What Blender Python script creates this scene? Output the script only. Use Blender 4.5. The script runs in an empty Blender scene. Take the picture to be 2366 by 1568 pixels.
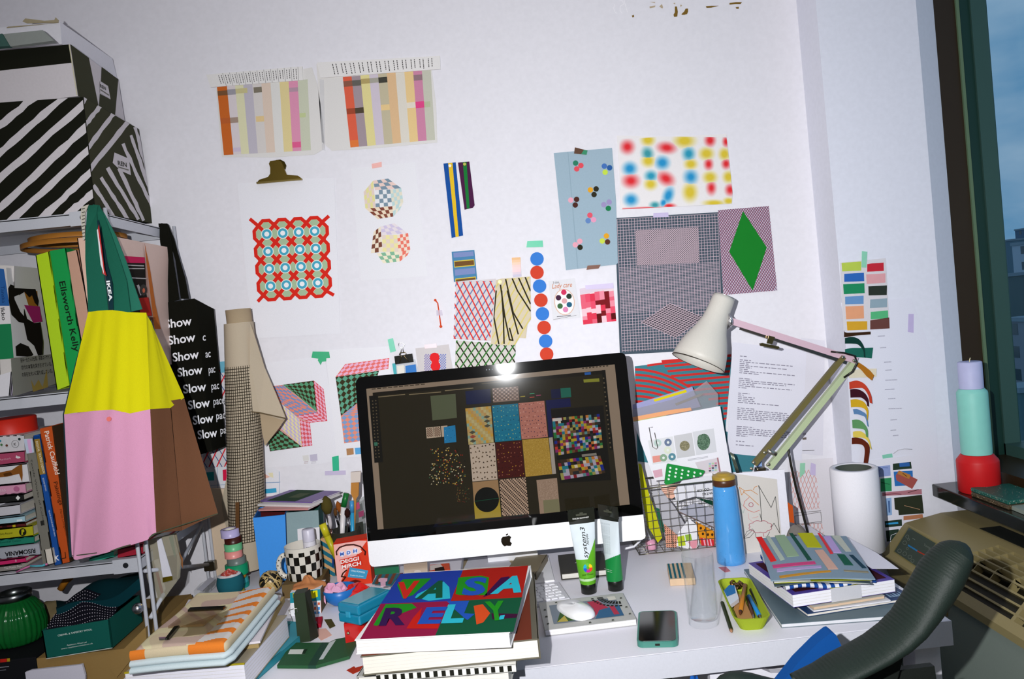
import bpy, bmesh, math, random
from mathutils import Vector as V, Matrix
random.seed(11)
SC = bpy.context.scene
COL = SC.collection
rad = math.radians
# ---------------------------------------------------------------- camera
F = 1840.0
CAM = V((0, -2.15, 1.394))
def _axes():
    d = V((1130-1183, 718-784, F)).normalized()
    r0 = V((math.cos(rad(5.9)), -math.sin(rad(5.9)), 0))
    r = (r0 - d*r0.dot(d)).normalized()
    return r, d, d.cross(r)
AR, AD, AN = _axes()
def ray(x, y):
    c = V((x-1183, y-784, F))
    return V((AR.dot(c), AD.dot(c), -AN.dot(c)))
cd = bpy.data.cameras.new('camera'); cam = bpy.data.objects.new('camera', cd); COL.objects.link(cam)
cd.sensor_width = 36; cd.sensor_fit = 'HORIZONTAL'; cd.lens = F/2366*36; cd.clip_start = .05; cd.clip_end = 2000
ex = V((AR.x, AD.x, -AN.x)); ey = V((AR.y, AD.y, -AN.y)); ez = V((AR.z, AD.z, -AN.z))
cam.matrix_world = Matrix(((ex.x, -ey.x, -ez.x, CAM.x), (ex.y, -ey.y, -ez.y, CAM.y), (ex.z, -ey.z, -ez.z, CAM.z), (0, 0, 0, 1)))
SC.camera = cam
# ---------------------------------------------------------------- view, sky, lights
SC.view_settings.view_transform = 'Standard'; SC.view_settings.look = 'None'
SC.view_settings.gamma = 1; SC.view_settings.exposure = 0.0; SC.view_settings.use_curve_mapping = False
W = bpy.data.worlds.new('overcast_sky'); SC.world = W; W.use_nodes = True
nt = W.node_tree; bg = nt.nodes['Background']
tc = nt.nodes.new('ShaderNodeTexCoord'); nz = nt.nodes.new('ShaderNodeTexNoise'); mp = nt.nodes.new('ShaderNodeMapping')
rp = nt.nodes.new('ShaderNodeValToRGB')
mp.inputs['Scale'].default_value = (3, 3, 9); nz.inputs['Scale'].default_value = 1.6; nz.inputs['Detail'].default_value = 5
rp.color_ramp.elements[0].position = .36; rp.color_ramp.elements[0].color = (.13, .30, .54, 1)
rp.color_ramp.elements[1].position = .66; rp.color_ramp.elements[1].color = (.36, .48, .68, 1)
nt.links.new(tc.outputs['Generated'], mp.inputs['Vector']); nt.links.new(mp.outputs[0], nz.inputs['Vector'])
nt.links.new(nz.outputs['Fac'], rp.inputs[0]); nt.links.new(rp.outputs[0], bg.inputs[0])
bg.inputs[1].default_value = 1.1
fl = bpy.data.lights.new('camera_flash', 'AREA'); fl.shape = 'DISK'; fl.size = .016; fl.spread = rad(125); fl.energy = 21; fl.color = (.985, .99, 1)
flo = bpy.data.objects.new('camera_flash', fl); COL.objects.link(flo)
flo.location = (-.13, -2.12, 1.47)
flo.rotation_euler = (V((.42, 0, 1.28)) - flo.location).to_track_quat('-Z', 'Y').to_euler()
rl_ = bpy.data.lights.new('ceiling_light', 'AREA'); rl_.size = .6; rl_.energy = 6; rl_.color = (1, .93, .84)
rlo = bpy.data.objects.new('ceiling_light', rl_); COL.objects.link(rlo); rlo.location = (-.4, -2.0, 2.7)
# ---------------------------------------------------------------- helpers
CR = dict(A=(450,100,3.943), B=(500,360,3.136), C=(960,340,3.015), D=(1260,280,2.703), E=(440,780,4.611), F=(440,1060,4.611),
          G=(300,1280,5.143), H=(640,1260,3.816), I=(800,800,3.016), J=(1180,1140,3.663), K=(1420,800,3.016), L=(1500,1200,3.943),
          M=(1820,540,2.703), N=(1820,1000,2.76), O=(1800,0,2.613), P=(1500,640,3.267), Q=(1560,1000,5.2275), R=(1640,1200,4.929),
          T1=(0,0,3.137), T2=(0,440,3.137), T3=(0,900,3.564), T4=(0,1200,4.225), T5=(0,430,4.752), T6=(0,840,6.03), T7=(1900,1100,3.35),
          T8=(2100,560,2.451), T9=(1200,1400,2.9575), Z=(0,0,1), S1=(1380,0,6.226))
def cx(k, x, y):
    o = CR[k]; return (o[0]+x/o[2], o[1]+y/o[2])
def pts(k, s):
    if isinstance(s, str):
        a = [float(t) for t in s.replace(',', ' ').split()]
        s = list(zip(a[::2], a[1::2]))
    return [cx(k, *p) for p in s]
def on(x, y, X=None, Y=None, Z=None):
    r = ray(x, y)
    t = (X-CAM.x)/r.x if X is not None else (Y-CAM.y)/r.y if Y is not None else (Z-CAM.z)/r.z
    return CAM + r*t
def lin(h):
    if not isinstance(h, str): return h
    h = h.lstrip('#'); o = []
    for i in (0, 2, 4):
        c = int(h[i:i+2], 16)/255
        o.append(c/12.92 if c <= .04045 else ((c+.055)/1.055)**2.4)
    return tuple(o)
KIND = dict(paper=(.85, 0, .12, 400, .02), cloth=(.95, 0, .1, 1400, .35), plastic=(.35, 0, .4, 60, 0), gloss=(.12, 0, .5, 60, 0), metal=(.28, 1, .5, 300, 0),
            paint=(.45, 0, .35, 300, .02), wall=(.9, 0, .1, 90, .06), wood=(.5, 0, .3, 40, .05), card=(.8, 0, .15, 200, .05), leather=(.6, 0, .3, 500, .3), ink=(.8, 0, .1, 0, 0), wax=(.5, 0, .3, 60, 0))
_mc = {}
def mat(c, kind='paper'):
    k = (c, kind)
    if k in _mc: return _mc[k]
    m = bpy.data.materials.new(kind+'_'+(c.lstrip('#') if isinstance(c, str) else 'mix')); m.use_nodes = True
    t = m.node_tree; b = t.nodes['Principled BSDF']; col = lin(c)
    _mc[k] = m
    if kind == 'glass' or kind == 'window':      # thin clear glass: see-through with a fresnel sheen
        t.nodes.remove(b); tr = t.nodes.new('ShaderNodeBsdfTransparent'); gl = t.nodes.new('ShaderNodeBsdfGlossy'); mx = t.nodes.new('ShaderNodeMixShader'); lw = t.nodes.new('ShaderNodeLayerWeight')
        tr.inputs[0].default_value = (*col, 1); gl.inputs['Roughness'].default_value = .03; lw.inputs[0].default_value = .5; pw = t.nodes.new('ShaderNodeMath'); pw.operation = 'POWER'; pw.inputs[1].default_value = 5 if kind == 'glass' else 7
        ad = t.nodes.new('ShaderNodeMath'); ad.operation = 'MULTIPLY_ADD'; ad.inputs[1].default_value = .6; ad.inputs[2].default_value = .035; t.links.new(lw.outputs['Facing'], pw.inputs[0]); t.links.new(pw.outputs[0], ad.inputs[0])
        t.links.new(ad.outputs[0], mx.inputs[0]); t.links.new(tr.outputs[0], mx.inputs[1]); t.links.new(gl.outputs[0], mx.inputs[2]); t.links.new(mx.outputs[0], t.nodes['Material Output'].inputs[0])
        return m
    if kind == 'mirror':
        b.inputs['Base Color'].default_value = (*col, 1); b.inputs['Roughness'].default_value = .035
        return m
    if kind == 'film':
        b.inputs['Base Color'].default_value = (*col, 1); b.inputs['Alpha'].default_value = .3; b.inputs['Roughness'].default_value = .08
        return m
    if kind == 'screen':
        b.inputs['Base Color'].default_value = (.004, .004, .004, 1); b.inputs['Roughness'].default_value = .06; b.inputs['Specular IOR Level'].default_value = .4
        b.inputs['Emission Color'].default_value = (*col, 1); b.inputs['Emission Strength'].default_value = .6
        return m
    ro, me, sp, ns, bp = KIND[kind]
    b.inputs['Roughness'].default_value = ro; b.inputs['Metallic'].default_value = me; b.inputs['Specular IOR Level'].default_value = sp
    if ns:
        tcn = t.nodes.new('ShaderNodeTexCoord'); n = t.nodes.new('ShaderNodeTexNoise'); n.inputs['Scale'].default_value = ns; n.inputs['Detail'].default_value = 2
        t.links.new(tcn.outputs['Object'], n.inputs['Vector'])
        mx = t.nodes.new('ShaderNodeMix'); mx.data_type = 'RGBA'
        amp = .16 if kind in ('cloth', 'leather', 'wood') else .05
        mx.inputs['A'].default_value = (*[v*(1-amp) for v in col], 1); mx.inputs['B'].default_value = (*[min(1, v*(1+amp)) for v in col], 1)
        t.links.new(n.outputs['Fac'], mx.inputs['Factor']); t.links.new(mx.outputs['Result'], b.inputs['Base Color'])
        if bp:
            u = t.nodes.new('ShaderNodeBump'); u.inputs['Strength'].default_value = bp; u.inputs['Distance'].default_value = .001
            t.links.new(n.outputs['Fac'], u.inputs['Height']); t.links.new(u.outputs[0], b.inputs['Normal'])
    else:
        b.inputs['Base Color'].default_value = (*col, 1)
    return m
def mk(c, kind='paper'):
    return c if isinstance(c, bpy.types.Material) else mat(c, kind)
WM = {}
def setp(o, label=None, cat=None, group=None, kind=None):
    if label: o['label'] = label
    if cat: o['category'] = cat
    if group: o['group'] = group
    if kind: o['kind'] = kind
    return o
def thing(name, label, cat, loc, rz=0, group=None):
    o = bpy.data.objects.new(name, None); COL.objects.link(o); o.empty_display_size = .02
    o.location = loc; o.rotation_euler = (0, 0, rz)
    WM[o.name] = Matrix.Translation(V(loc)) @ Matrix.Rotation(rz, 4, 'Z')
    return setp(o, label, cat, group)
def frame(o, ex_, ey_, ez_=None):
    a = V(ex_).normalized(); b = V(ey_); b = (b - a*b.dot(a)).normalized(); c = a.cross(b)
    return Matrix(((a.x, b.x, c.x, o[0]), (a.y, b.y, c.y, o[1]), (a.z, b.z, c.z, o[2]), (0, 0, 0, 1)))
_tx = {}
def textmesh(s, bold=0, shear=0):
    k = (s, bold, shear)
    if k not in _tx:
        cu = bpy.data.curves.new('t', 'FONT'); cu.body = s; cu.size = 1; cu.offset = bold; cu.shear = shear; cu.resolution_u = 3
        ob = bpy.data.objects.new('t', cu); COL.objects.link(ob); dg = bpy.context.evaluated_depsgraph_get(); dg.update()
        me = bpy.data.meshes.new_from_object(ob.evaluated_get(dg))
        vs = [(v.co.x, v.co.y) for v in me.vertices]; fs = [list(p.vertices) for p in me.polygons]
        x0 = min([v[0] for v in vs] or [0]); x1 = max([v[0] for v in vs] or [1])
        vs = [(v[0]-x0, v[1]) for v in vs]
        _tx[k] = (vs, fs, max(x1-x0, 1e-3))
        bpy.data.objects.remove(ob); bpy.data.meshes.remove(me); bpy.data.curves.remove(cu)
    return _tx[k]
def clip(poly, conv):
    a = sum(conv[i][0]*conv[(i+1) % len(conv)][1]-conv[(i+1) % len(conv)][0]*conv[i][1] for i in range(len(conv)))
    sg = 1 if a > 0 else -1
    out = list(poly)
    for i in range(len(conv)):
        p, q = conv[i], conv[(i+1) % len(conv)]; inp = out; out = []
        ins = lambda r: sg*((q[0]-p[0])*(r[1]-p[1])-(q[1]-p[1])*(r[0]-p[0])) >= -1e-9
        for j in range(len(inp)):
            c, d = inp[j], inp[(j+1) % len(inp)]; ci, di = ins(c), ins(d)
            if ci: out.append(c)
            if ci != di:
                ux, uy = d[0]-c[0], d[1]-c[1]; vx, vy = q[0]-p[0], q[1]-p[1]
                den = ux*vy-uy*vx
                if abs(den) > 1e-12:
                    t = ((p[0]-c[0])*vy-(p[1]-c[1])*vx)/den; out.append((c[0]+ux*t, c[1]+uy*t))
        if len(out) < 3: return []
    return out
class B:
    def __init__(s, fr=None):
        s.v = []; s.f = []; s.m = []; s.s = []; s.mats = []; s.fr = fr or Matrix()
    def mi(s, m):
        if m not in s.mats: s.mats.append(m)
        return s.mats.index(m)
    def add(s, vs, fs, m, smooth=False, raw=False):
        n = len(s.v); i = s.mi(m)
        s.v += [V(v) if raw else s.fr @ V(v) for v in vs]
        for f in fs: s.f.append([n+k for k in f]); s.m.append(i); s.s.append(smooth)
    def poly(s, ps, m): s.add(ps, [list(range(len(ps)))], m)
    def box(s, lo, hi, m, bev=0, seg=2, fr=None):
        lo, hi = V(lo), V(hi)
        bm = bmesh.new(); bmesh.ops.create_cube(bm, size=1)
        for v in bm.verts: v.co = V([(lo[i]+hi[i])/2 + v.co[i]*(hi[i]-lo[i]) for i in range(3)])
        if bev: bmesh.ops.bevel(bm, geom=bm.edges[:], offset=min(bev, .45*min(abs(hi[i]-lo[i]) for i in range(3))), segments=seg, affect='EDGES', profile=.5)
        bm.verts.index_update()
        vs = [(fr @ v.co if fr else v.co.copy()) for v in bm.verts]; fs = [[v.index for v in f.verts] for f in bm.faces]; bm.free()
        s.add(vs, fs, m, smooth=False); return s
    def prism(s, ps, d, m, raw=False):
        n = len(ps); d = V(d); ps = [V(p) for p in ps]
        s.add(ps+[p+d for p in ps], [list(range(n))[::-1], list(range(n, 2*n))]+[[i, (i+1) % n, n+(i+1) % n, n+i] for i in range(n)], m, raw=raw); return s
    def hexa(s, a, b, m):   # two matching quads
        n = len(a); s.add(list(a)+list(b), [list(range(n))[::-1], list(range(n, 2*n))]+[[i, (i+1) % n, n+(i+1) % n, n+i] for i in range(n)], m); return s
    def lathe(s, prof, m, seg=32, fr=None, smooth=True, close=True, mf=None):
        vs = []; fs = []; n = len(prof)
        for r, z in prof:
            for k in range(seg):
                a = 2*math.pi*k/seg; p = V((r*math.cos(a), r*math.sin(a), z)); vs.append(fr @ p if fr else p)
        for i in range(n-1):
            for k in range(seg): fs.append([i*seg+k, i*seg+(k+1) % seg, (i+1)*seg+(k+1) % seg, (i+1)*seg+k])
        if mf:
            for i in range(n-1):
                for k in range(seg):
                    j = i*seg+k; q = fs[j]; s.add([vs[t] for t in q], [[0, 1, 2, 3]], mf(i, k), smooth)
        else: s.add(vs, fs, m, smooth)
        if close:
            s.add(vs[:seg], [list(range(seg))[::-1]], m); s.add(vs[-seg:], [list(range(seg))], m)
        return s
    def tube(s, ps, r, m, seg=8, closed=False, smooth=True):
        ps = [V(p) for p in ps]; n = len(ps); vs = []; up = V((0, 0, 1)); fs = []
        for i, p in enumerate(ps):
            a = ps[i-1] if (i or closed) else p; b = ps[(i+1) % n] if (i < n-1 or closed) else p
            t = (b-a).normalized()
            if abs(t.dot(up)) > .95: up = V((1, .3, 0))
            x = t.cross(up).normalized(); y = x.cross(t).normalized(); up = y
            rr = r[i] if isinstance(r, (list, tuple)) else r
            for k in range(seg):
                q = 2*math.pi*(k+.5)/seg; vs.append(p + x*math.cos(q)*rr + y*math.sin(q)*rr)
        for i in range(n if closed else n-1):
            j = (i+1) % n
            for k in range(seg): fs.append([i*seg+k, i*seg+(k+1) % seg, j*seg+(k+1) % seg, j*seg+k])
        if not closed: fs += [list(range(seg))[::-1], list(range((n-1)*seg, n*seg))]
        s.add(vs, fs, m, smooth and seg > 4); return s
    def grid(s, fn, nu, nv, m, th=None, smooth=True, mf=None):
        vs = [V(fn(i/nu, j/nv)) for j in range(nv+1) for i in range(nu+1)]; w = nu+1
        q = lambda i, j: [j*w+i, j*w+i+1, (j+1)*w+i+1, (j+1)*w+i]
        if th is None:
            if mf:
                for j in range(nv):
                    for i in range(nu): s.add([vs[t] for t in q(i, j)], [[0, 1, 2, 3]], mf(i, j), smooth)
            else: s.add(vs, [q(i, j) for j in range(nv) for i in range(nu)], m, smooth)
            return s
        th = V(th); n = len(vs)
        if mf:
            for j in range(nv):
                for i in range(nu): s.add([vs[t] for t in q(i, j)], [[0, 1, 2, 3]], mf(i, j), smooth)
        else: s.add(vs, [q(i, j) for j in range(nv) for i in range(nu)], m, smooth)
        back = mk(m)
        s.add([v+th for v in vs], [q(i, j)[::-1] for j in range(nv) for i in range(nu)], back, smooth)
        ring = [i for i in range(w)]+[j*w+nu for j in range(1, nv+1)]+[nv*w+i for i in range(nu-1, -1, -1)]+[j*w for j in range(nv-1, 0, -1)]
        rv = [vs[i] for i in ring]; k = len(rv)
        s.add(rv+[v+th for v in rv], [[i, k+i, k+(i+1) % k, (i+1) % k] for i in range(k)], back); return s
    def ball(s, c, r, m, seg=20, ring=12, sc=(1, 1, 1)):
        c = V(c); vs = []; fs = []
        for i in range(ring+1):
            t = math.pi*i/ring
            for k in range(seg):
                a = 2*math.pi*k/seg; vs.append(c+V((r*sc[0]*math.sin(t)*math.cos(a), r*sc[1]*math.sin(t)*math.sin(a), r*sc[2]*math.cos(t))))
        for i in range(ring):
            for k in range(seg): fs.append([i*seg+k, i*seg+(k+1) % seg, (i+1)*seg+(k+1) % seg, (i+1)*seg+k])
        s.add(vs, fs, m, True); return s
    def text(s, st, o, ux, uy, size, m, bold=0, width=None, shear=0):
        vs, fs, w = textmesh(st, bold, shear); o, ux, uy = V(o), V(ux).normalized(), V(uy).normalized()
        kx = (width/w) if width else size
        s.add([o+ux*(x*kx)+uy*(y*size) for x, y in vs], fs, m); return s
    def out(s, name, parent=None, label=None, cat=None, group=None, kind=None, loc=None, weld=False):
        me = bpy.data.meshes.new(name)
        if parent is not None: W_ = WM[parent.name]
        else:
            if loc is None:
                xs = [v.x for v in s.v]; ys = [v.y for v in s.v]; zs = [v.z for v in s.v]
                loc = V(((min(xs)+max(xs))/2, (min(ys)+max(ys))/2, min(zs)))
            W_ = Matrix.Translation(V(loc))
        inv = W_.inverted()
        me.from_pydata([inv @ v for v in s.v], [], s.f)
        for m in s.mats: me.materials.append(m)
        me.polygons.foreach_set('material_index', s.m); me.polygons.foreach_set('use_smooth', s.s)
        bm = bmesh.new(); bm.from_mesh(me)
        if weld: bmesh.ops.remove_doubles(bm, verts=bm.verts, dist=1e-5)
        bmesh.ops.recalc_face_normals(bm, faces=bm.faces); bm.to_mesh(me); bm.free()
        o = bpy.data.objects.new(name, me); COL.objects.link(o)
        if parent is not None: o.parent = parent
        else: o.matrix_world = W_
        WM[o.name] = W_
        return setp(o, label, cat, group, kind)
class Sh(B):   # drawing on a flat surface: points given as photo positions are cast onto that surface
    def __init__(s, key='Z', lift=0, X=None, Y=None, Z=None, pn=None):
        super().__init__(); s.k = key; s.l = lift; s.ax = (X, Y, Z); s.pn = pn
        s.n = V((-1, 0, 0)) if X is not None else V((0, -1, 0)) if Y is not None else V((0, 0, 1)) if Z is not None else V(pn[1]).normalized()
    def at(s, p, l=0, key=None):
        x, y = cx(key or s.k, *p)
        if s.pn:
            r = ray(x, y); q = CAM + r*((V(s.pn[0])-CAM).dot(s.n)/r.dot(s.n))
        else: q = on(x, y, *s.ax)
        return q + s.n*(s.l+l)
    def q(s, a):
        if isinstance(a, str):
            a = [float(t) for t in a.replace(',', ' ').split()]; a = list(zip(a[::2], a[1::2]))
        return a
    def base(s, a, m, th=.0005):
        s.edge = s.q(a); s.prism([s.at(p) for p in s.edge], -s.n*-th if False else s.n*th, m); s.l += th; return s
    def p(s, a, m, l=1, cl=None):
        a = s.q(a)
        if cl: a = clip(a, s.q(cl))
        s.cnt = getattr(s, 'cnt', 0)+1; j = (s.cnt*.618034 % 1)*.00010     # overlapping strokes must not lie in exactly one plane
        if len(a) > 2: s.poly([s.at(t, l*.00025+j) for t in a], m)
        return s
    def ln(s, a, w, m, l=1, cl=None, closed=False):
        a = s.q(a)
        if closed: a = a+[a[0]]
        for i in range(len(a)-1):
            (x0, y0), (x1, y1) = a[i], a[i+1]; d = math.hypot(x1-x0, y1-y0) or 1; nx, ny = -(y1-y0)/d*w/2, (x1-x0)/d*w/2
            e = w*.25; ux, uy = (x1-x0)/d*e, (y1-y0)/d*e
            s.p([(x0+nx-ux, y0+ny-uy), (x1+nx+ux, y1+ny+uy), (x1-nx+ux, y1-ny+uy), (x0-nx-ux, y0-ny-uy)], m, l, cl)
        return s
    def ell(s, x, y, rx, ry, m, l=1, a=0, n=20, cl=None):
        ca, sa = math.cos(a), math.sin(a)
        return s.p([(x+rx*math.cos(t)*ca-ry*math.sin(t)*sa, y+rx*math.cos(t)*sa+ry*math.sin(t)*ca) for t in [2*math.pi*i/n for i in range(n)]], m, l, cl)
    def ring(s, x, y, r0, r1, m, l=1, n=24):
        for i in range(n):
            t, u = 2*math.pi*i/n, 2*math.pi*(i+1)/n
            s.p([(x+r0*math.cos(t), y+r0*math.sin(t)), (x+r1*math.cos(t), y+r1*math.sin(t)), (x+r1*math.cos(u), y+r1*math.sin(u)), (x+r0*math.cos(u), y+r0*math.sin(u))], m, l)
    def txt(s, st, x, y, size, m, d=(1, 0), up=None, width=None, bold=0, l=2, shear=0):
        vs, fs, w = textmesh(st, bold, shear); L = math.hypot(*d); ux, uy = d[0]/L, d[1]/L
        vx, vy = up if up else (uy, -ux); L2 = math.hypot(vx, vy); vx, vy = vx/L2, vy/L2
        kx = width/w if width else size
        s.add([s.at((x+a*kx*ux+b*size*vx, y+a*kx*uy+b*size*vy), l*.00025) for a, b in vs], fs, m, raw=True); return s
    def bl(s, TL, TR, BR, BL):
        return lambda u, v: ((TL[0]*(1-u)+TR[0]*u)*(1-v)+(BL[0]*(1-u)+BR[0]*u)*v, (TL[1]*(1-u)+TR[1]*u)*(1-v)+(BL[1]*(1-u)+BR[1]*u)*v)
    def cells(s, f, nu, nv, cm, l=1):
        for j in range(nv):
            for i in range(nu):
                m = cm(i, j)
                if m: s.p([f(i/nu, j/nv), f((i+1)/nu, j/nv), f((i+1)/nu, (j+1)/nv), f(i/nu, (j+1)/nv)], m, l)
    def words(s, f, rows, m, h=.6, seed=1, l=1, u0=0, u1=1):   # rows of tiny illegible writing
        r = random.Random(seed); n = len(rows)
        for j, wd in enumerate(rows):
            if wd <= 0: continue
            u = u0
            while u < u0+(u1-u0)*wd:
                e = min(u+r.uniform(.03, .1), u0+(u1-u0)*wd); a, b = (j+.5-h/2)/n, (j+.5+h/2)/n
                s.p([f(u, a), f(e, a), f(e, b), f(u, b)], m, l); u = e+.02
def rect(px, Z, key='Z'):   # four photo corners (front left, front right, back right, back left) of a level rectangle at height Z
    a = [on(*p, Z=Z) for p in pts(key, px)]
    ux = ((a[1]-a[0])+(a[2]-a[3])); w = ux.length/2; c = (a[0]+a[1]+a[2]+a[3])/4
    uy = ((a[3]-a[0])+(a[2]-a[1])); d = uy.length/2
    return frame(c, ux, uy), w, d
def fobj(f, name, *a, **k): pass
def book(label, fr, w, d, t, cov, sp='L', pages='#e8e4dc', group=None, name='book', draw=None, ov=.003, bt=.0022, cat='book'):
    # fr sits at the centre of the book's top face
    o = thing(name, label, cat, fr @ V((0, 0, -t)), math.atan2(fr[1][0], fr[0][0]), group)
    c = B(fr); m = mk(cov, 'paint')
    c.box((-w/2, -d/2, -bt), (w/2, d/2, 0), m, .0008, 1); c.box((-w/2, -d/2, -t), (w/2, d/2, -t+bt), m, .0008, 1)
    if sp == 'L': c.box((-w/2, -d/2, -t), (-w/2+bt, d/2, 0), m)
    if sp == 'R': c.box((w/2-bt, -d/2, -t), (w/2, d/2, 0), m)
    if sp == 'F': c.box((-w/2, -d/2, -t), (w/2, -d/2+bt, 0), m)
    if sp == 'B': c.box((-w/2, d/2-bt, -t), (w/2, d/2, 0), m)
    if draw: draw(c)
    c.out('cover', o)
    p = B(fr); pm = mk(pages); p.box((-w/2+ov, -d/2+ov, -t+bt), (w/2-ov, d/2-ov, -bt), pm)
    ln = mk('#cdc8c2')
    for i in range(1, int(t/.006)):
        z = -t+i*.006; p.box((-w/2+ov-.0002, -d/2+ov-.0002, z), (w/2-ov+.0002, d/2-ov+.0002, z+.0006), ln)
    p.out('pages', o); return o
def upbook(label, px, yf, d, cov, key='Z', pages='#d9d2c6', group=None, name='book', flat=False, right=None, cat='book'):
    # px: front face corners TL TR BR BL of a book shelved with its spine to the front; flat: lying on its side
    a = [on(*p, Y=yf) for p in pts(key, px)]; D = V((0, d, 0)); t = .002
    o = thing(name, label, cat, ((a[3]+a[2])/2)+D/2, 0, group)
    m = mk(cov, 'paint'); c = B(); c.prism(a, V((0, t, 0)), m)
    ri = (a[1]-a[0]).normalized(); dn = (a[3]-a[0]).normalized()
    if flat:
        c.prism([a[0], a[1], a[1]+dn*t, a[0]+dn*t], D, m); c.prism([a[3]-dn*t, a[2]-dn*t, a[2], a[3]], D, m)
        g = .004; b = [a[0]+dn*t, a[1]+dn*t-ri*g, a[2]-dn*t-ri*g, a[3]-dn*t]
    else:
        rm = mk(right, 'paint') if right else m
        c.prism([a[0], a[0]+ri*t, a[3]+ri*t, a[3]], D, m); c.prism([a[1]-ri*t, a[1], a[2], a[2]-ri*t], D, rm)
        g = .004; b = [a[0]+ri*t+dn*g, a[1]-ri*t+dn*g, a[2]-ri*t-dn*g, a[3]+ri*t-dn*g]
    c.out('cover', o)
    p = B(); p.prism([q+V((0, t, 0)) for q in b], V((0, d-t-.002, 0)), mk(pages)); p.out('pages', o)
    return o
def tape(label, px, col, key='Z', Y=0, lift=.004, group=None):
    s = Sh(key, lift, Y=Y); s.base(px, mk(col, 'plastic'), .0003)
    return s.out('tape_strip', None, label, 'tape', group)
WHITE = '#e9e7ec'
# ================================================================ setting
def struct(b, name, parent=None, **k): return b.out(name, parent, kind='structure' if parent is None else None, **k)
XW = 1.165; PY = -.118
wm = mat('#e6e4ea', 'wall')
b = B(); b.box((-2.4, 0, 0), (1.36, .1, 2.75), wm); wall = struct(b, 'wall_back')
s = Sh('S1', .0006, Y=0)                # brown scuffs and a white scribble near the top
br, lb = mat('#7d6128', 'ink'), mat('#b9a78c', 'ink')
for a in ('1115,95 1145,95 1158,170 1150,240 1105,245 1095,215 1115,180', '1215,215 1210,205 1250,165 1270,125 1305,125 1305,170 1290,205 1250,215', '1560,90 1640,85 1750,85 1640,112 1570,115', '1900,45 1990,32 2080,32 2060,60 1990,60 1900,68', '1990,105 2035,100 2035,128 2000,128', '495,225 525,215 530,245 505,252'): s.p(a, br)
for a in ('750,95 835,80 830,105 755,120', '890,95 930,60 945,105 935,125', '1090,50 1120,40 1120,65', '1190,70 1220,75 1200,105', '755,30 830,30 830,45'): s.p(a, lb)
s.ln('250,60 235,120 260,185 285,190', 7, mat('#f4f2f6')); s.ln('320,15 360,10 380,60 330,90 325,150 355,190', 7, mat('#f4f2f6')); s.ln('385,10 405,80 435,180', 7, mat('#f4f2f6'))
s.p(pts('Z', '0,0 0,0'), br) if 0 else None
s.out('wall_stain', wall)
b = B(); b.prism([(.908, 0, 0), (.908, PY, 0), (XW, PY, 0), (1.235, -.075, 0), (1.235, 0, 0)], (0, 0, 2.75), mat('#e4e5f0', 'wall')); struct(b, 'trim_1')
b = B(); b.box((XW+.035, -3.6, 0), (XW+.14, -.075, .80), mat('#e2e3ee', 'wall')); b.box((XW+.035, -3.6, .8), (XW+.14, -1.95, 2.75), wm); struct(b, 'wall_right')
b = B(); b.box((-2.5, -3.6, 0), (-2.4, 0, 2.75), wm); struct(b, 'wall_left')
b = B(); b.box((-2.5, -3.7, 0), (1.5, -3.6, 2.75), wm); struct(b, 'wall_front')
b = B(); b.box((-2.5, -3.7, 2.75), (1.6, .1, 2.85), wm); struct(b, 'ceiling')
b = B(); b.box((-2.5, -3.7, -.1), (1.6, .1, 0), mat('#5d6460', 'paint')); struct(b, 'floor')
# window in the right wall, seen almost edge on
win = setp(thing('window_1', None, None, (1.33, -1, .83)), kind='structure')
bw, gd, gm, gl = mat('#2c2010', 'paint'), mat('#14332c', 'paint'), mat('#33504a', 'paint'), mat('#5d7458', 'paint')
b = B(); b.box((1.235, -.074, .83), (1.292, 0, 2.75), bw); b.box((1.215, -1.95, .83), (1.40, -.06, .87), bw); b.box((1.235, -1.95, .83), (1.4, -1.88, 2.75), bw)
b.box((1.215, -1.95, 2.68), (1.42, -.06, 2.75), bw); b.out('wooden_frame', win)
b = B(); b.box((1.292, -.080, .87), (1.300, 0, 2.68), gl); b.box((1.30, -.066, .87), (1.335, 0, 2.68), gd); b.box((1.335, -.072, .87), (1.378, 0, 2.68), gm)
b.box((1.335, -1.88, .87), (1.40, -.06, .90), gm); b.box((1.335, -1.88, 2.64), (1.40, -.06, 2.68), gm); b.box((1.31, -1.88, .9), (1.40, -1.84, 2.64), gd); b.out('metal_frame', win)
b = B(); b.box((1.374, -1.85, .90), (1.377, -.075, 2.64), mat('#e6efee', 'window')); b.out('pane', win)
b = B(); b.box((1.095, -2.0, .798), (1.40, -.13, .83), mat('#1d1f1b', 'gloss'), .003); struct(b, 'trim_2')
# the city below
b = B(); b.box((-50, -700, -46), (1500, 900, -45), mat('#5f7478')); struct(b, 'ground')
def building(i, px0, px1, ytop, dist, col, lab):
    a = on(px0, ytop, Y=0); r0 = ray(px0, ytop); r1 = ray(px1, ytop); p = CAM+r0*(dist/r0.x); q = CAM+r1*(dist*1.02/r1.x)
    o = thing('city_building', lab, 'building', (p.x, (p.y+q.y)/2, -45), 0, 'buildings beyond the window')
    hi = (p.x+22, max(p.y, q.y), p.z); lo = (p.x, max(min(p.y, q.y), hi[1]-45), -45)
    b = B(); b.box(lo, hi, mat(col, 'card')); b.box((lo[0]-.3, lo[1]-.3, hi[2]), (hi[0], hi[1]+.3, hi[2]+.8), mat('#8a98a2')); b.out('facade', o)
    for k in range(7):
        z = hi[2]-2.6-k*4.4; y = lo[1]+1.2
        while y < hi[1]-1.6 and z > -44:
            w = B(); w.box((lo[0]-.06, y, z), (lo[0]+.05, y+1.9, z+2.2), mat('#37474f', 'gloss')); w.out('window', o); y += 4.2
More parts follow.
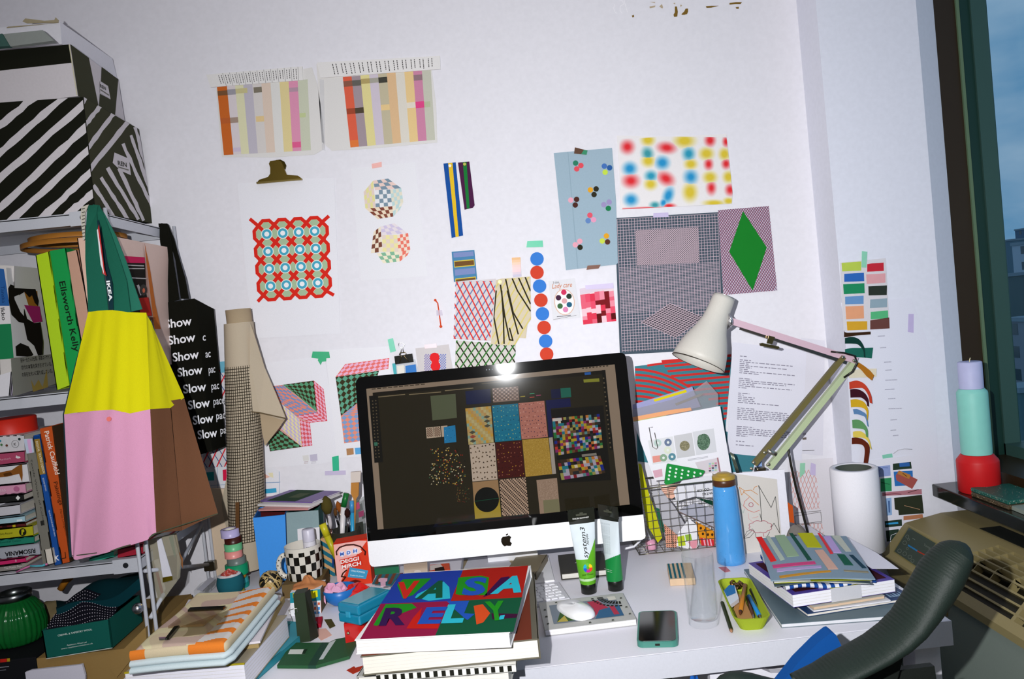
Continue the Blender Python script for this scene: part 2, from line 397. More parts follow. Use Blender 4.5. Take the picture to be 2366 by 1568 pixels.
for i, a in enumerate([(2300, 2322, 560, 230, '#64808f', 'distant grey block left of the pale block, seen through the window'), (2338, 2400, 568, 150, '#b9bfca', 'pale flat-roofed block rising above its neighbours outside the window'),
          (2318, 2345, 640, 130, '#5d6f72', 'dark low block below the pale block outside the window'), (2335, 2420, 742, 100, '#8d8f98', 'grey block in the middle of the window view'), (2310, 2380, 900, 80, '#5b777c', 'blue-grey block lowest in the window view'),
          (2345, 2400, 533, 300, '#58718a', 'haze-tinted blue tower on the skyline')]): building(i, *a)  # distance haze is put into the bluish wall colours
# ================================================================ things on the back wall
ink = mat('#4a4648', 'ink')
def weave(lab, body, head, grid, cols, bars, tails, seed):
    o_ = Sh('A', .0015, Y=0); pm = mat('#dedbd8'); o_.base(body, pm, .0006)
    o = thing('weave_sample', lab, 'wall sample', o_.at((grid[3][0], grid[3][1])), 0, 'weave samples on tracing paper')
    f = o_.bl(*grid); n = len(cols); m_ = [mat(c) for c in cols]
    u = 0
    for i, (c, wd) in enumerate(zip(m_, tails)):
        o_.p([f(u, 0), f(u+wd, 0), f(u+wd, 1), f(u, 1)], c, 1); u += wd
    for (i0, i1, v0, v1, c) in bars: o_.p([f(i0, v0), f(i1, v0), f(i1, v1), f(i0, v1)], mat(c), 2)
    o_.out('paper', o)
    h = Sh('A', .0022, Y=0); h.base(head, mat('#e6e3e1'), .003); hs = h.q(head)
    g = h.bl(hs[0], hs[1], hs[2], hs[3]); r = random.Random(seed)
    for i in range(12):
        u = .12+i*.071
        for q in range(2):
            v = .15
            while v < .8:
                e = v+r.uniform(.06, .14); h.p([g(u+q*.028, v), g(u+q*.028+.007, v), g(u+q*.028+.007, e), g(u+q*.028, e)], ink, 1); v = e+.04
        if seed == 1: h.p([g(u+.05, .0), g(u+.053, .0), g(u+.053, 1), g(u+.05, 1)], ink, 1)
    h.out('header_strip', o); return o
c1 = ['#c8672a', '#d9cfd2', '#dcd9b4', '#bfb9c4', '#d6d0cc', '#dcc8b8', '#dedcd8', '#e0cf98', '#dd95b2', '#c9ccb6']
weave('tracing paper sheet of woven colour strips with dark orange stripe at left', '195,400 1070,220 1120,380 1160,640 1185,960 1090,1015 700,1040 250,1035', '110,290 985,215 990,340 150,405',
      ((205, 400), (1030, 330), (1060, 975), (268, 1020)), c1, [(0, .11, .06, .13, '#7a5436'), (.11, .2, .05, .13, '#9d9aa2'), (.2, .33, .05, .12, '#c9c08e'), (.4, .49, .05, .13, '#807868'), (.11, .2, .46, .54, '#a48e80'), (.4, .49, .47, .55, '#e2c690'), (.0, .11, .46, .54, '#bb6030'), (.79, .89, .87, .95, '#e0608f'), (.79, .89, .1, .16, '#b796a6'), (.89, .96, .47, .53, '#c2cc98'), (.11, .2, .9, .96, '#ccbfd2')], [.11, .09, .09, .1, .1, .1, .1, .1, .1, .11], 1)
weave('tracing paper sheet of woven colour strips with coral red stripe at left', '1110,190 2145,130 2200,560 2210,905 1600,960 1250,980 1160,900', '1115,180 2235,120 2240,240 1150,320',
      ((1350, 310), (2150, 240), (2190, 880), (1420, 950)), ['#dd6248', '#a3939a', '#e0d595', '#cfc4d0', '#c2b89c', '#dcb88e', '#dcd6ca', '#e6c78e', '#cc86a4', '#c4c4b4'], [(0, .1, .06, .14, '#8d5a48'), (.1, .2, .06, .14, '#65625c'), (.2, .3, .05, .12, '#b3a068'), (.3, .4, .05, .12, '#a8a498'), (.4, .5, .05, .13, '#46443c'), (.0, .1, .45, .53, '#a04a32'), (.1, .2, .45, .53, '#514638'), (.4, .5, .44, .52, '#e6c78e'), (.8, .9, .44, .53, '#de4a86'), (.8, .9, .06, .14, '#94767e'), (.9, .97, .45, .53, '#b5bd9c'), (.0, .1, .9, 1, '#e07a3c'), (.7, .8, .44, .52, '#e2d8c8')], [.1]*10, 2)
s = Sh('A', .003, Y=0); s.base('1140,330 1180,335 1190,980 1160,970', mat('#f0eff2', 'film'), .0006); s.out('tape_strip', None, 'clear tape down the edge between the two woven colour sheets', 'tape')
# bulldog clip
o = thing('bulldog_clip', 'large brass bulldog clip holding the red lattice sheet', 'clip', on(650, 420, Y=0))
br = mat('#8a7434', 'metal')
s = Sh('A', .006, Y=0)
s.base('578,1278 600,1250 680,1225 700,1195 700,1140 688,1105 700,1080 740,1075 770,1070 800,1085 815,1120 835,1170 850,1205 950,1212 988,1240 985,1252', br, .008); s.out('jaw', o)
s = Sh('A', .014, Y=0); s.base('578,1272 988,1240 990,1252 580,1290', mat('#b09a5a', 'metal'), .004); s.out('lip', o)
s = Sh('A', .001, Y=0); s.base('745,1066 785,1062 820,1080 838,1115 830,1150 800,1150 760,1100', mat('#54481c', 'metal'), .005); s.out('grip', o)
# lattice sheet
o = Sh('B', .0015, Y=0); o.base('155,200 340,190 600,165 855,160 900,1285 300,1322 230,1000', mat('#e9e8ee'), .0006)
f = o.bl((305, 508), (768, 480), (798, 978), (343, 1010))     # lattice nodes 0..4
gr, re, cr = mat('#a9bf9c', 'ink'), mat('#d92a1e', 'ink'), mat('#efe3c0', 'ink')
LN = lambda i, j: f((i)/4, (j)/4)
def dia(i, j, r, m, l): o.p([LN(i, j-r), LN(i+r, j), LN(i, j+r), LN(i-r, j)], m, l)
for i in range(9):
    for j in range(9):
        if (i+j) % 2 == 1: dia(i/2, j/2, .36, cr, 1); dia(i/2, j/2, .32, gr, 2)
for j in range(4):
    for i in range(4):
        k = (i+j) % 2
        for sgn in (1, -1):
            a, c = (LN(i-.05, j-.05), LN(i+1.05, j+1.05)) if sgn > 0 else (LN(i-.05, j+1.05), LN(i+1.05, j-.05))
            o.ln([a, c], 27, re, 3)
for i in range(4):
    for e in ((LN(i, 0), LN(i+.3, -.28), LN(i+.7, -.28), LN(i+1, 0)), (LN(i, 4), LN(i+.3, 4.28), LN(i+.7, 4.28), LN(i+1, 4)), (LN(0, i), LN(-.28, i+.3), LN(-.28, i+.7), LN(0, i+1)), (LN(4, i), LN(4.28, i+.3), LN(4.28, i+.7), LN(4, i+1))): o.ln(list(e), 25, re, 3)
for a in ((LN(0, 0), LN(-.45, -.4)), (LN(4, 0), LN(4.4, -.3)), (LN(0, 4), LN(-.35, 4.3)), (LN(4, 4), LN(4.42, 4.25))): o.ln(list(a), 25, re, 3)
for j in range(4):
    for i in range(4):
        x, y = LN(i+.5, j+.5); 
        o.ell(x, y, 41, 41, mat('#e9efe6', 'ink'), 4); o.ell(x, y, 35, 35, mat('#4aa9c4', 'ink'), 5); o.ell(x, y, 18, 18, mat('#f2f2f4', 'ink'), 6)
o.out('lattice_print', None, 'white sheet with red lattice and blue ring pattern', 'print')
# sheet with two cubes
o = Sh('B', .001, Y=0); o.base('975,92 1440,45 1530,860 1530,870 1050,905', mat('#e8e7ec'), .0005)
def chq(s, A, Bp, C, D, nu, nv, m0, m1, l=1):
    f = s.bl(A, Bp, C, D); a, c = mat(m0, 'ink'), mat(m1, 'ink'); s.cells(f, nu, nv, lambda i, j: a if (i+j) % 2 else c, l)
chq(o, (1150, 250), (1260, 245), (1275, 365), (1155, 378), 4, 4, '#7d93a3', '#e8e8ea')
chq(o, (1137, 180), (1245, 165), (1340, 235), (1150, 250), 4, 3, '#7d93a3', '#e9cdc4')
chq(o, (1068, 262), (1137, 180), (1155, 378), (1080, 380), 4, 4, '#e3dc9a', '#e2cfc4')
chq(o, (1260, 245), (1340, 235), (1355, 335), (1275, 365), 4, 4, '#bcd6d6', '#e2dcc8'); chq(o, (1275, 365), (1355, 335), (1330, 390), (1282, 440), 3, 2, '#bcd6d6', '#e9e2d2')
chq(o, (1080, 380), (1275, 362), (1282, 440), (1170, 458), 6, 3, '#83493a', '#ecd9c0')
chq(o, (1200, 575), (1310, 572), (1320, 695), (1205, 695), 4, 4, '#ece2a4', '#e4d4c6')
chq(o, (1190, 512), (1290, 488), (1385, 560), (1200, 575), 5, 3, '#cfc4de', '#e6dce0')
chq(o, (1140, 550), (1190, 512), (1205, 695), (1120, 705), 3, 5, '#7a4a3a', '#ecdfc8'); chq(o, (1310, 572), (1390, 560), (1405, 680), (1320, 695), 4, 5, '#ea7a68', '#efdccc')
chq(o, (1320, 695), (1405, 680), (1385, 720), (1330, 765), 3, 2, '#ea7a68', '#efdccc'); chq(o, (1160, 705), (1320, 690), (1330, 765), (1210, 778), 5, 3, '#86b898', '#efe6cc')
o.out('cube_print', None, 'white sheet with two small pastel chequered cubes one above the other', 'print')
tape('pink tape at the top of the sheet with two pastel cubes', '1127,60 1198,45 1200,82 1130,93', '#f0b4ac', 'B')
# two ribbons
def ribbon(lab, a, a2, c1, c2, pin):
    s = Sh('C', .002, Y=0); o = thing('ribbon', lab, 'ribbon', s.at(s.q(a)[-1]), 0)
    s.base(a, mat(c1, 'cloth'), .0008); s.p(a2, mat(c2, 'cloth'), 1); s.out('band', o)
    t = Sh('C', .003, Y=0); t.base([(pin[0]+11*math.cos(i*.785), pin[1]+11*math.sin(i*.785)) for i in range(8)], mat(pin[2], 'metal' if pin[2] != '#b8b43c' else 'plastic'), .006); t.out('pin', o)
ribbon('long blue ribbon with yellow centre stripe pinned to the wall', '195,115 280,106 332,615 252,632', '228,112 258,109 302,622 280,627', '#1e519c', '#e6bf2e', (241, 133, '#d8d2bc'))
ribbon('short purple ribbon with green centre stripe pinned to the wall', '296,108 375,101 412,405 400,422 342,436', '330,107 356,105 377,424 358,430', '#4c2246', '#1f7a38', (343, 122, '#b8b43c'))
# woven blue swatch
o = Sh('C', .0015, Y=0); o.base('252,728 410,716 430,920 268,938', mat('#4f86ae', 'cloth'), .001); f = o.bl((252, 728), (410, 716), (430, 920), (268, 938))
for v0, v1, c in ((.04, .2, '#7f8fbe'), (.31, .53, '#dcc648'), (.60, .8, '#7f8fbe'), (.9, 1, '#dcc648')): o.p([f(.07, v0), f(.95, v0), f(.95, v1), f(.07, v1)], mat(c, 'cloth'), 1)
for v0, v1 in ((.34, .5), (.93, 1)): o.p([f(.09, v0), f(.93, v0), f(.93, v1), f(.09, v1)], mat('#74522e', 'cloth'), 2)
o.out('woven_swatch', None, 'small blue woven swatch with brown and yellow bands', 'fabric swatch')
# lattice and stripe swatches
def lattice(s, ed, f, n1, n2, c1, c2, w, l0=1, k=2.4):
    for i in range(-n1, n1*2):
        u = i/n1; s.ln([f(u, 0), f(u+1/k*n2, 1)], w, c1, l0, ed)
        s.ln([f(u+.5/n1+1/k*n2, 0), f(u+.5/n1, 1)], w, c2, l0+1, ed)
o = Sh('C', .0015, Y=0); e = '278,938 560,915 545,1130 520,1350 265,1335 285,1080'; o.base('278,938 560,915 562,1130 540,1350 265,1335 285,1080', mat('#d7d0d2', 'cloth'), .0008)
f = o.bl((278, 935), (560, 930), (520, 1350), (265, 1340)); lattice(o, '278,938 560,930 520,1345 265,1335', f, 6, .85, mat('#7283ab', 'ink'), mat('#7283ab', 'ink'), 0.01)
for i in range(-8, 9):
    u = i/6; o.ln([f(u+.02, 0), f(u+.9, 1)], 9, mat('#dc3a34', 'ink'), 2, '278,938 560,930 520,1345 265,1335'); o.ln([f(u+.9, 0), f(u+.0, 1)], 8, mat('#6f80ae', 'ink'), 1, '278,938 560,930 520,1345 265,1335')
o.out('lattice_swatch', None, 'grey fabric swatch with red and blue crossing lines', 'fabric swatch')
o = Sh('C', .0012, Y=0); o.base('282,1345 700,1375 688,1500 690,1560 275,1560', mat('#d3cec8', 'cloth'), .0008); ed = '282,1345 700,1370 690,1560 275,1560'
f = o.bl((282, 1345), (700, 1345), (690, 1560), (275, 1560))
for i in range(-9, 12):
    u = i/8; o.ln([f(u, 0), f(u+.35, 1)], 9, mat('#2c2c1e', 'ink'), 1, ed); o.ln([f(u+.4, 0), f(u+.05, 1)], 9, mat('#3a7a34', 'ink'), 2, ed)
o.out('lattice_swatch', None, 'fabric swatch with black and green crossing lines behind the computer', 'fabric swatch')
o = Sh('C', .003, Y=0); sh_ = '560,925 600,915 800,900 803,1200 780,1230 768,1330 710,1325 695,1375 640,1380 525,1370 545,1180'; o.base(sh_, mat('#d6c9ae', 'cloth'), .001)
wd = '562,925 800,902 803,1200 765,1322 690,1376 530,1368'
for x in range(-260, 420, 46): o.ln([(560+x+260, 900), (520+x, 1400)], 9, mat('#d8c878', 'cloth'), 1, wd)
for a in ('592,960 622,1180 655,1340 680,1345', '562,1000 545,1180 580,1368', '628,920 680,1150 745,1262', '600,1000 612,1180 617,1366', '674,915 710,1000 800,1140', '718,910 800,1090', '762,900 800,1000', '640,1000 680,1170 715,1300', '655,1260 678,1345'): o.ln(a, 10, mat('#2f2a1a', 'ink'), 2, wd)
ob = o.out('stripe_swatch', None, 'beige swatch with wavy black and yellow stripes hung from a brass pin', 'fabric swatch')
s = Sh('C', .004, Y=0); s.base([(588+13*math.cos(i*.785), 938+13*math.sin(i*.785)) for i in range(8)], mat('#8a6a34', 'metal'), .006); s.out('drawing_pin', None, 'brass drawing pin in the beige striped swatch', 'pin')
o = Sh('C', .003, Y=0); o.base('670,770 730,766 737,900 678,905', mat('#e9b9a8', 'plastic'), .0004); f = o.bl((670, 770), (730, 766), (737, 900), (678, 905))
for i, c in enumerate(['#d39a4c', '#dba873', '#e2b294', '#e8b3ab', '#e9b6b4', '#d9b0b6', '#bfa9b8', '#a7a0bb']): o.p([f(0, i/8), f(1, i/8), f(1, (i+1)/8), f(0, (i+1)/8)], mat(c, 'plastic'), 1)
o.out('colour_strip', None, 'small strip fading from orange through pink to lilac', 'strip')
# column of dots
cen = [(846, 778), (846, 872), (864, 967), (873, 1065), (884, 1160), (895, 1255), (906, 1350), (913, 1440)]
for i, (x, y) in enumerate(cen):
    o = Sh('C', .0015+.0002*i, Y=0); o.base([(x+47*math.cos(a*.2618), y+47*math.sin(a*.2618)) for a in range(24)], mat('#3a7cd0' if i % 2 == 0 else '#d0442e', 'card'), .0005)
    nm = ['topmost', 'second', 'third', 'fourth', 'fifth', 'sixth', 'seventh', 'lowest'][i]
    o.out('paper_dot', None, '%s paper dot, %s, in the vertical string of dots' % (nm, 'blue' if i % 2 == 0 else 'red'), 'paper dot', 'string of paper dots')
tape('mint green tape above the string of blue and red dots', '778,655 885,650 888,695 772,698', '#4cc39a', 'C')
# orange thread
s = Sh('C', .003, Y=0); o = thing('thread', 'short orange thread taped to the wall with lilac tape', 'thread', s.at((175, 1260)))
b = B(); b.tube([s.at(p) for p in ((138, 1065), (155, 1085), (163, 1140), (170, 1190), (178, 1250))], .0016, mat('#e0502a', 'cloth'), 6)
b.ball(s.at((138, 1065)), .0035, mat('#e0502a', 'cloth'), 8, 6); b.ball(s.at((177, 1248)), .004, mat('#e0502a', 'cloth'), 8, 6); b.out('strand', o)
s = Sh('C', .005, Y=0); s.base('145,1135 185,1132 190,1170 148,1172', mat('#d4cbe2', 'film'), .0003); s.out('tape', o)
# button card
o = Sh('C', .0015, Y=0); o.base('925,932 1108,912 1148,1185 958,1207', mat('#dfdee2', 'card'), .0008); bc = thing('button_card', 'grey card of coloured buttons with orange script heading', 'button card', o.at((958, 1207)))
o.ell(1037, 1078, 72, 92, mat('#dcb8a4', 'ink'), 1, -.1); o.ell(1037, 1078, 66, 86, mat('#f0eff0', 'ink'), 2, -.1)
o.txt('Lady care', 952, 985, 48, mat('#c8743a', 'ink'), (1, -.1), width=140, shear=.3); o.txt('3 sizes', 958, 950, 22, ink, (1, -.1), width=42); o.ln('985,1180 1080,1170', 4, ink); o.ln('960,1200 1120,1170', 2, ink)
o.out('card', bc)
for x, y, c in ((1032, 1010, '#d0305a'), (995, 1048, '#43203c'), (1068, 1038, '#26382a'), (1036, 1070, '#dba4a8'), (1006, 1106, '#3f6a40'), (1070, 1096, '#22607c'), (1044, 1130, '#e08ab4')):
    t = Sh('C', .0024, Y=0); t.base([(x+19*math.cos(a*.5236), y+19*math.sin(a*.5236)) for a in range(12)], mat(c, 'gloss'), .003); t.out('button', bc)
# red mosaic
o = Sh('C', .0015, Y=0); o.base('1142,985 1375,950 1398,1210 1168,1235', mat('#ead4d8'), .0006); f = o.bl((1142, 985), (1375, 950), (1398, 1210), (1168, 1235))
r = random.Random(5); pal = ['#e5506a', '#dc3a52', '#7a1a20', '#eb8fa0', '#f0c6cf', '#5a1414', '#e4647a']
for i in range(7):
    v = .14+.05*r.random()
    while v < 1:
        e = min(1, v+r.uniform(.1, .24)); o.p([f(i/7, v), f((i+1)/7, v), f((i+1)/7, e), f(i/7, e)], mat(r.choice(pal), 'ink'), 1); v = e
o.p([f(0, 0), f(1, 0), f(1, .13), f(0, .16)], mat('#dccdd8'), 1)
o.out('mosaic_print', None, 'small pink and red blurred mosaic print', 'print')
tape('lilac tape across the top of the red mosaic print', '1180,962 1375,945 1380,982 1185,990', '#d3c6e4', 'C')
# blue grey sheet of dot clusters
o = Sh('D', .003, Y=0); o.base('52,200 415,168 440,500 452,885 440,895 128,930', mat('#9cb2c0', 'card'), .0008)
o.p('138,192 142,192 205,920 199,921', mat('#8fa6b4', 'card'), 1)
for cl in (((188, 263, '#2f7f62'), (221, 278, '#e0505c'), (195, 299, '#e0505c')), ((367, 282, '#4671b4'), (400, 292, '#2c5c9c'), (372, 320, '#c4dc4c')), ((280, 430, '#e2a32c'), (316, 424, '#2e2c20'), (303, 459, '#322e20')), ((158, 494, '#e6a6b8'), (194, 489, '#4c2a24'), (186, 524, '#4c2a24')),
           ((397, 506, '#9c90bc'), (364, 522, '#9c90bc'), (392, 545, '#1f7c4c')), ((277, 588, '#e0586a'), (300, 616, '#e49cba'), (266, 622, '#6486bc')), ((380, 717, '#e2a32c'), (354, 748, '#c8d850'), (387, 754, '#5a3226')), ((214, 750, '#e8a4b4'), (186, 772, '#e8a4b4'), (216, 788, '#2c2a1c'))):
    for x, y, c in cl: o.ell(x, y, 17, 17, mat(c, 'ink'), 2)
o.out('dot_poster', None, 'tall blue-grey sheet with clusters of three coloured dots', 'poster')
s = Sh('D', .005, Y=0); s.base('183,165 262,185 256,212 178,204', mat('#5a3a26', 'plastic'), .0003); s.p('240,180 262,186 256,212 222,208', mat('#2f8a62', 'plastic')); s.out('tape_strip', None, 'brown and green tape at the top of the blue-grey dot sheet', 'tape')
tape('torn brown tape at the foot of the blue-grey dot sheet', '262,902 345,896 330,920 255,928', '#7a4e3c', 'D', 0, .005)
# spray dots cloth
o = Sh('D', .004, Y=0); ed = [(445, 92), (790, 98), (1128, 82), (1150, 300), (1166, 440), (1160, 516), (800, 535), (465, 552), (462, 320)]
o.base(ed, mat('#eae6e6', 'cloth'), .001); R_, Y_, U_, G_ = '#de2f36', '#d8bf3c', '#2a90c6', '#3f97a0'
def blend(a, b_, t):
    h = lambda c: [int(c[1+2*i:3+2*i], 16) for i in range(3)]
    return '#%02x%02x%02x' % tuple(int(p*(1-t)+q_*t) for p, q_ in zip(h(a), h(b_)))
def sprays(lst):
    for k in range(11):          # soft spray marks: colour thins outwards in the dye itself
        for n_, (x, y, rx, ry, c, so, an) in enumerate(lst):
            t = k/10; sc = 1.28*so*(1-t)+.42*t
            o.ell(x, y, rx*sc, ry*sc, mat(blend('#eae6e6', c, min(1, .04+t**1.25)), 'ink'), 1+k*.4+n_*.01, an, 18, ed)
sprays([(638, 120, 40, 34, Y_, 1.15, 0), (640, 250, 38, 34, Y_, 1.2, 0), (655, 395, 36, 32, Y_, 1.2, 0), (866, 125, 62, 40, Y_, 1.15, 0), (905, 270, 38, 32, Y_, 1.15, 0), (900, 445, 44, 56, Y_, 1.12, 0), (1003, 205, 44, 38, Y_, 1.12, 0), (1025, 352, 42, 36, Y_, 1.12, 0), (1115, 208, 34, 38, Y_, 1.12, 0), (1140, 350, 34, 36, Y_, 1.12, 0), (1050, 512, 60, 18, Y_, 1.2, 0), (1140, 500, 30, 20, Y_, 1.2, 0)])
sprays([(510, 163, 28, 28, R_, 1.7, 0), (755, 168, 40, 24, R_, 1.6, .1), (1025, 122, 26, 30, R_, 1.4, 0), (1125, 130, 16, 24, R_, 1.5, 0), (1016, 270, 18, 24, R_, 1.7, 0), (1125, 268, 20, 24, R_, 1.5, 0), (532, 374, 34, 28, R_, 1.7, 0), (750, 360, 36, 26, R_, 1.7, .5), (1033, 418, 18, 26, R_, 1.8, 0), (1150, 430, 22, 26, R_, 1.5, 0), (600, 548, 140, 8, R_, 1.5, -.04), (770, 530, 30, 12, R_, 1.5, 0)])
sprays([(525, 298, 36, 34, U_, 1.35, 0), (636, 205, 30, 36, G_, 1.35, -.3), (728, 262, 36, 34, U_, 1.35, 0), (892, 206, 32, 36, '#2f96b4', 1.35, 0), (657, 344, 32, 28, '#2f96b4', 1.35, 0), (905, 350, 30, 32, U_, 1.6, 0), (533, 492, 36, 32, U_, 1.35, 0), (765, 465, 28, 46, U_, 1.3, .35), (735, 510, 18, 24, U_, 1.3, .5), (682, 525, 26, 18, G_, 1.4, 0)])
o.out('spray_cloth', None, 'white cloth with blurred red, yellow and blue spray dots', 'fabric')
# dark grid poster
o = Sh('D', .0012, Y=0); PB = [(432, 605), (1078, 568), (1108, 1050), (1110, 1080), (1130, 1420), (465, 1457)]
o.base(PB, mat('#465460', 'card'), .0006); f = o.bl((447, 612), (1075, 578), (1105, 1400), (480, 1440)); ed = [f(0, 0), f(1, 0), f(1, 1), f(0, 1)]; pk = mat('#c9b3bd', 'ink')
nv = 0; vv = []
v = 0.0
while v <= 1.001: vv.append(v); v += .0215 if not .36 < v < .7 else .0115
for v in vv: o.ln([f(0, v), f(1, v)], 2.5, pk, 1)
for i in range(36): o.ln([f(i/35, 0), f(i/35, 1)], 2.5, pk, 1)
def patch(c4, n, dirs):
    o.p(c4, mat('#4d4a50', 'ink'), 2); g = o.bl(*c4)
    for i in range(-n, n*2+1):
        if dirs == 2: o.ln([g(i/n, 0), g(i/n+.6, 1)], 3.2, pk, 3, c4); o.ln([g(i/n+.6, 0), g(i/n, 1)], 3.2, pk, 3, c4)
        elif 0 <= i <= n: o.ln([g(i/n, 0), g(i/n, 1)], 3, pk, 3); o.ln([g(0, i/n), g(1, i/n)], 3, pk, 3)
patch([(562, 682), (955, 662), (962, 882), (572, 902)], 30, 2); patch([(600, 1255), (778, 1138), (985, 1225), (812, 1350)], 14, 1)
o.out('grid_poster', None, 'large dark grey poster of fine pink grid lines', 'poster')
tape('lilac tape at the top of the dark grid poster', '674,574 766,570 768,598 672,602', '#cbbfe0', 'D', 0, .003)
# green rhombus print
o = Sh('D', .0024, Y=0); ed = [(1076, 556), (1393, 530), (1446, 1056), (1110, 1085)]; o.base(ed, mat('#c3b4c4', 'card'), .0006); f = o.bl(*ed)
m1, m2 = mat('#7a2c48', 'ink'), mat('#63506c', 'ink')
for i in range(-22, 44):
    o.ln([f(i/20, 0), f(i/20+1.25, 1)], 3.5, m2, 1, ed); o.ln([f(i/20, 0), f(i/20-1.25, 1)], 3.8, m1, 2, ed)
o.p('1232,562 1380,788 1292,1058 1146,815', mat('#157c26', 'card'), 3); o.out('rhombus_print', None, 'grey crosshatched print with a large green rhombus', 'print')
# sheets of cubes, left of the computer
def rh(s, A, Bp, C, D, nu, nv, m0, m1, l=1):   # rhombus texture: alternating slanted cells
    f = s.bl(A, Bp, C, D); a, c = mat(m0, 'ink'), mat(m1, 'ink'); cl = [A, Bp, C, D]
    s.p(cl, c, l)
    for j in range(nv+1):
        for i in range(nu+1):
            u, v, du, dv = i/nu, j/nv, .5/nu, .5/nv
            s.p([f(u, v-dv), f(u+du, v), f(u, v+dv), f(u-du, v)], a, l+.6, cl)
o = Sh('E', .001, Y=0); o.base('640,290 1430,190 1600,1290 1400,1340 700,1390', mat('#e9e8ee'), .0005)
o.p('880,515 1315,455 1420,545 1460,885 1275,905 1300,1145 850,1208 790,900', mat('#d8a19c', 'ink'), 1)
rh(o, (985, 500), (1315, 455), (1350, 790), (1120, 600), 6, 5, '#3a3420', '#5a9a74', 2)
rh(o, (880, 515), (985, 500), (1350, 795), (960, 690), 4, 6, '#e68a74', '#7a92c0', 2); rh(o, (960, 690), (1010, 640), (1350, 795), (1130, 830), 4, 4, '#7a92c0', '#e68a74', 3)
rh(o, (1315, 455), (1420, 545), (1460, 885), (1350, 795), 3, 8, '#dc5a64', '#eab0c8', 2); rh(o, (1130, 830), (1350, 795), (1460, 885), (1275, 905), 4, 3, '#dc5a64', '#eab0c8', 2)
rh(o, (960, 690), (1165, 870), (1190, 1160), (960, 960), 5, 7, '#e8dca8', '#c5b6d8', 2); rh(o, (1165, 870), (1275, 905), (1300, 1145), (1190, 1160), 3, 6, '#dc5a64', '#eab0c8', 2)
rh(o, (830, 1100), (950, 980), (1190, 1160), (850, 1208), 5, 4, '#3a3420', '#5a9a74', 3)
o.p('1195,1255 1260,1245 1265,1305 1205,1310', mat('#dddbd8', 'ink'), 1); o.p('1272,1245 1350,1236 1356,1305 1280,1312', mat('#c3bdd0', 'ink'), 1)
for y in (1322, 1336): o.ln([(1215, y), (1255, y-4)], 5, mat('#b59c9a', 'ink'), 1); o.ln([(1290, y), (1340, y-6)], 5, mat('#b9b4c0', 'ink'), 1)
o.out('cube_print', None, 'white sheet with folded cube of green, coral and pink diamonds beside the fabric roll', 'print')
o = Sh('E', .0014, Y=0); o.base('1440,130 2120,90 2200,1240 1560,1280', mat('#ebeaef'), .0005)
rh(o, (1650, 280), (2120, 215), (2110, 330), (1548, 418), 9, 3, '#e6736e', '#ecb4d0', 2); rh(o, (1548, 418), (2010, 350), (1950, 560), (1605, 830), 7, 6, '#3a3420', '#62a488', 2)
rh(o, (1605, 830), (1720, 720), (1950, 560), (1990, 800), 6, 3, '#e6907a', '#7fa0cc', 1); rh(o, (1605, 830), (1990, 790), (2010, 1070), (1640, 1122), 6, 6, '#e6907a', '#7fa0cc', 2)
o.p('1662,1180 1738,1172 1742,1240 1668,1250', mat('#b3855c', 'ink'), 1); o.p('1752,1172 1830,1165 1836,1235 1760,1242', mat('#5fa8dc', 'ink'), 1)
o.out('cube_print', None, 'white sheet with cube of pink, green and blue diamonds half behind the computer', 'print')
s = Sh('E', .003, Y=0); s.base('1305,145 1480,148 1490,215 1450,218 1448,250 1405,255 1390,290 1360,240 1365,222 1292,212', mat('#2fae78', 'plastic'), .0004); s.out('tape_strip', None, 'ragged green tape above the folded cube sheet', 'tape')
tape('small mint tape beside the binder clip', pts('B', '1242,1330 1280,1318 1302,1412 1262,1424'), '#5cc6a4')
tape('bright green tape low on the wall left of the computer', '1512,1265 1582,1252 1586,1410 1520,1418', '#2cb88a', 'E'); tape('lilac tape below the bright green tape', '1436,1418 1655,1410 1658,1455 1436,1462', '#cbc0dc', 'E', 0, .003)
# binder clip with plastic sleeve
o = thing('plastic_sleeve', 'clear sleeve of blue scraps hanging from a black binder clip', 'sleeve', on(935, 890, Y=0))
s = Sh('B', .002, Y=0); s.base('1275,1500 1440,1470 1480,1600 1300,1620', mat('#e4eaf0', 'film'), .002); s.p('1370,1520 1445,1508 1455,1600 1375,1610', mat('#3f7cc4', 'ink'), 1); s.p('1275,1505 1300,1500 1310,1600 1290,1605', mat('#52b0b8', 'ink'), 1); s.p('1310,1520 1360,1512 1365,1600 1315,1600', mat('#e8e4da', 'ink'), 1); s.out('sleeve', o)
o = thing('binder_clip', 'black binder clip with wire handles hung on the wall', 'clip', on(933, 860, Y=0))
s = Sh('B', .006, Y=0); s.base('1292,1450 1422,1430 1432,1490 1300,1508', mat('#16150f', 'gloss'), .006); s.out('body', o)
b = B(); b.tube([s.at(p, .001) for p in ((1330, 1500), (1345, 1450), (1328, 1435), (1335, 1424), (1370, 1422), (1380, 1432), (1362, 1446), (1400, 1490))], .0011, mat('#6a5a3a', 'metal'), 6); b.out('handle', o)
b = B(); b.tube([s.at(p, -.004) for p in ((1335, 1440), (1345, 1390), (1322, 1375), (1322, 1360), (1345, 1352), (1368, 1362), (1352, 1390), (1358, 1425))], .0013, mat('#d8d8dc', 'metal'), 6); b.out('handle', o)
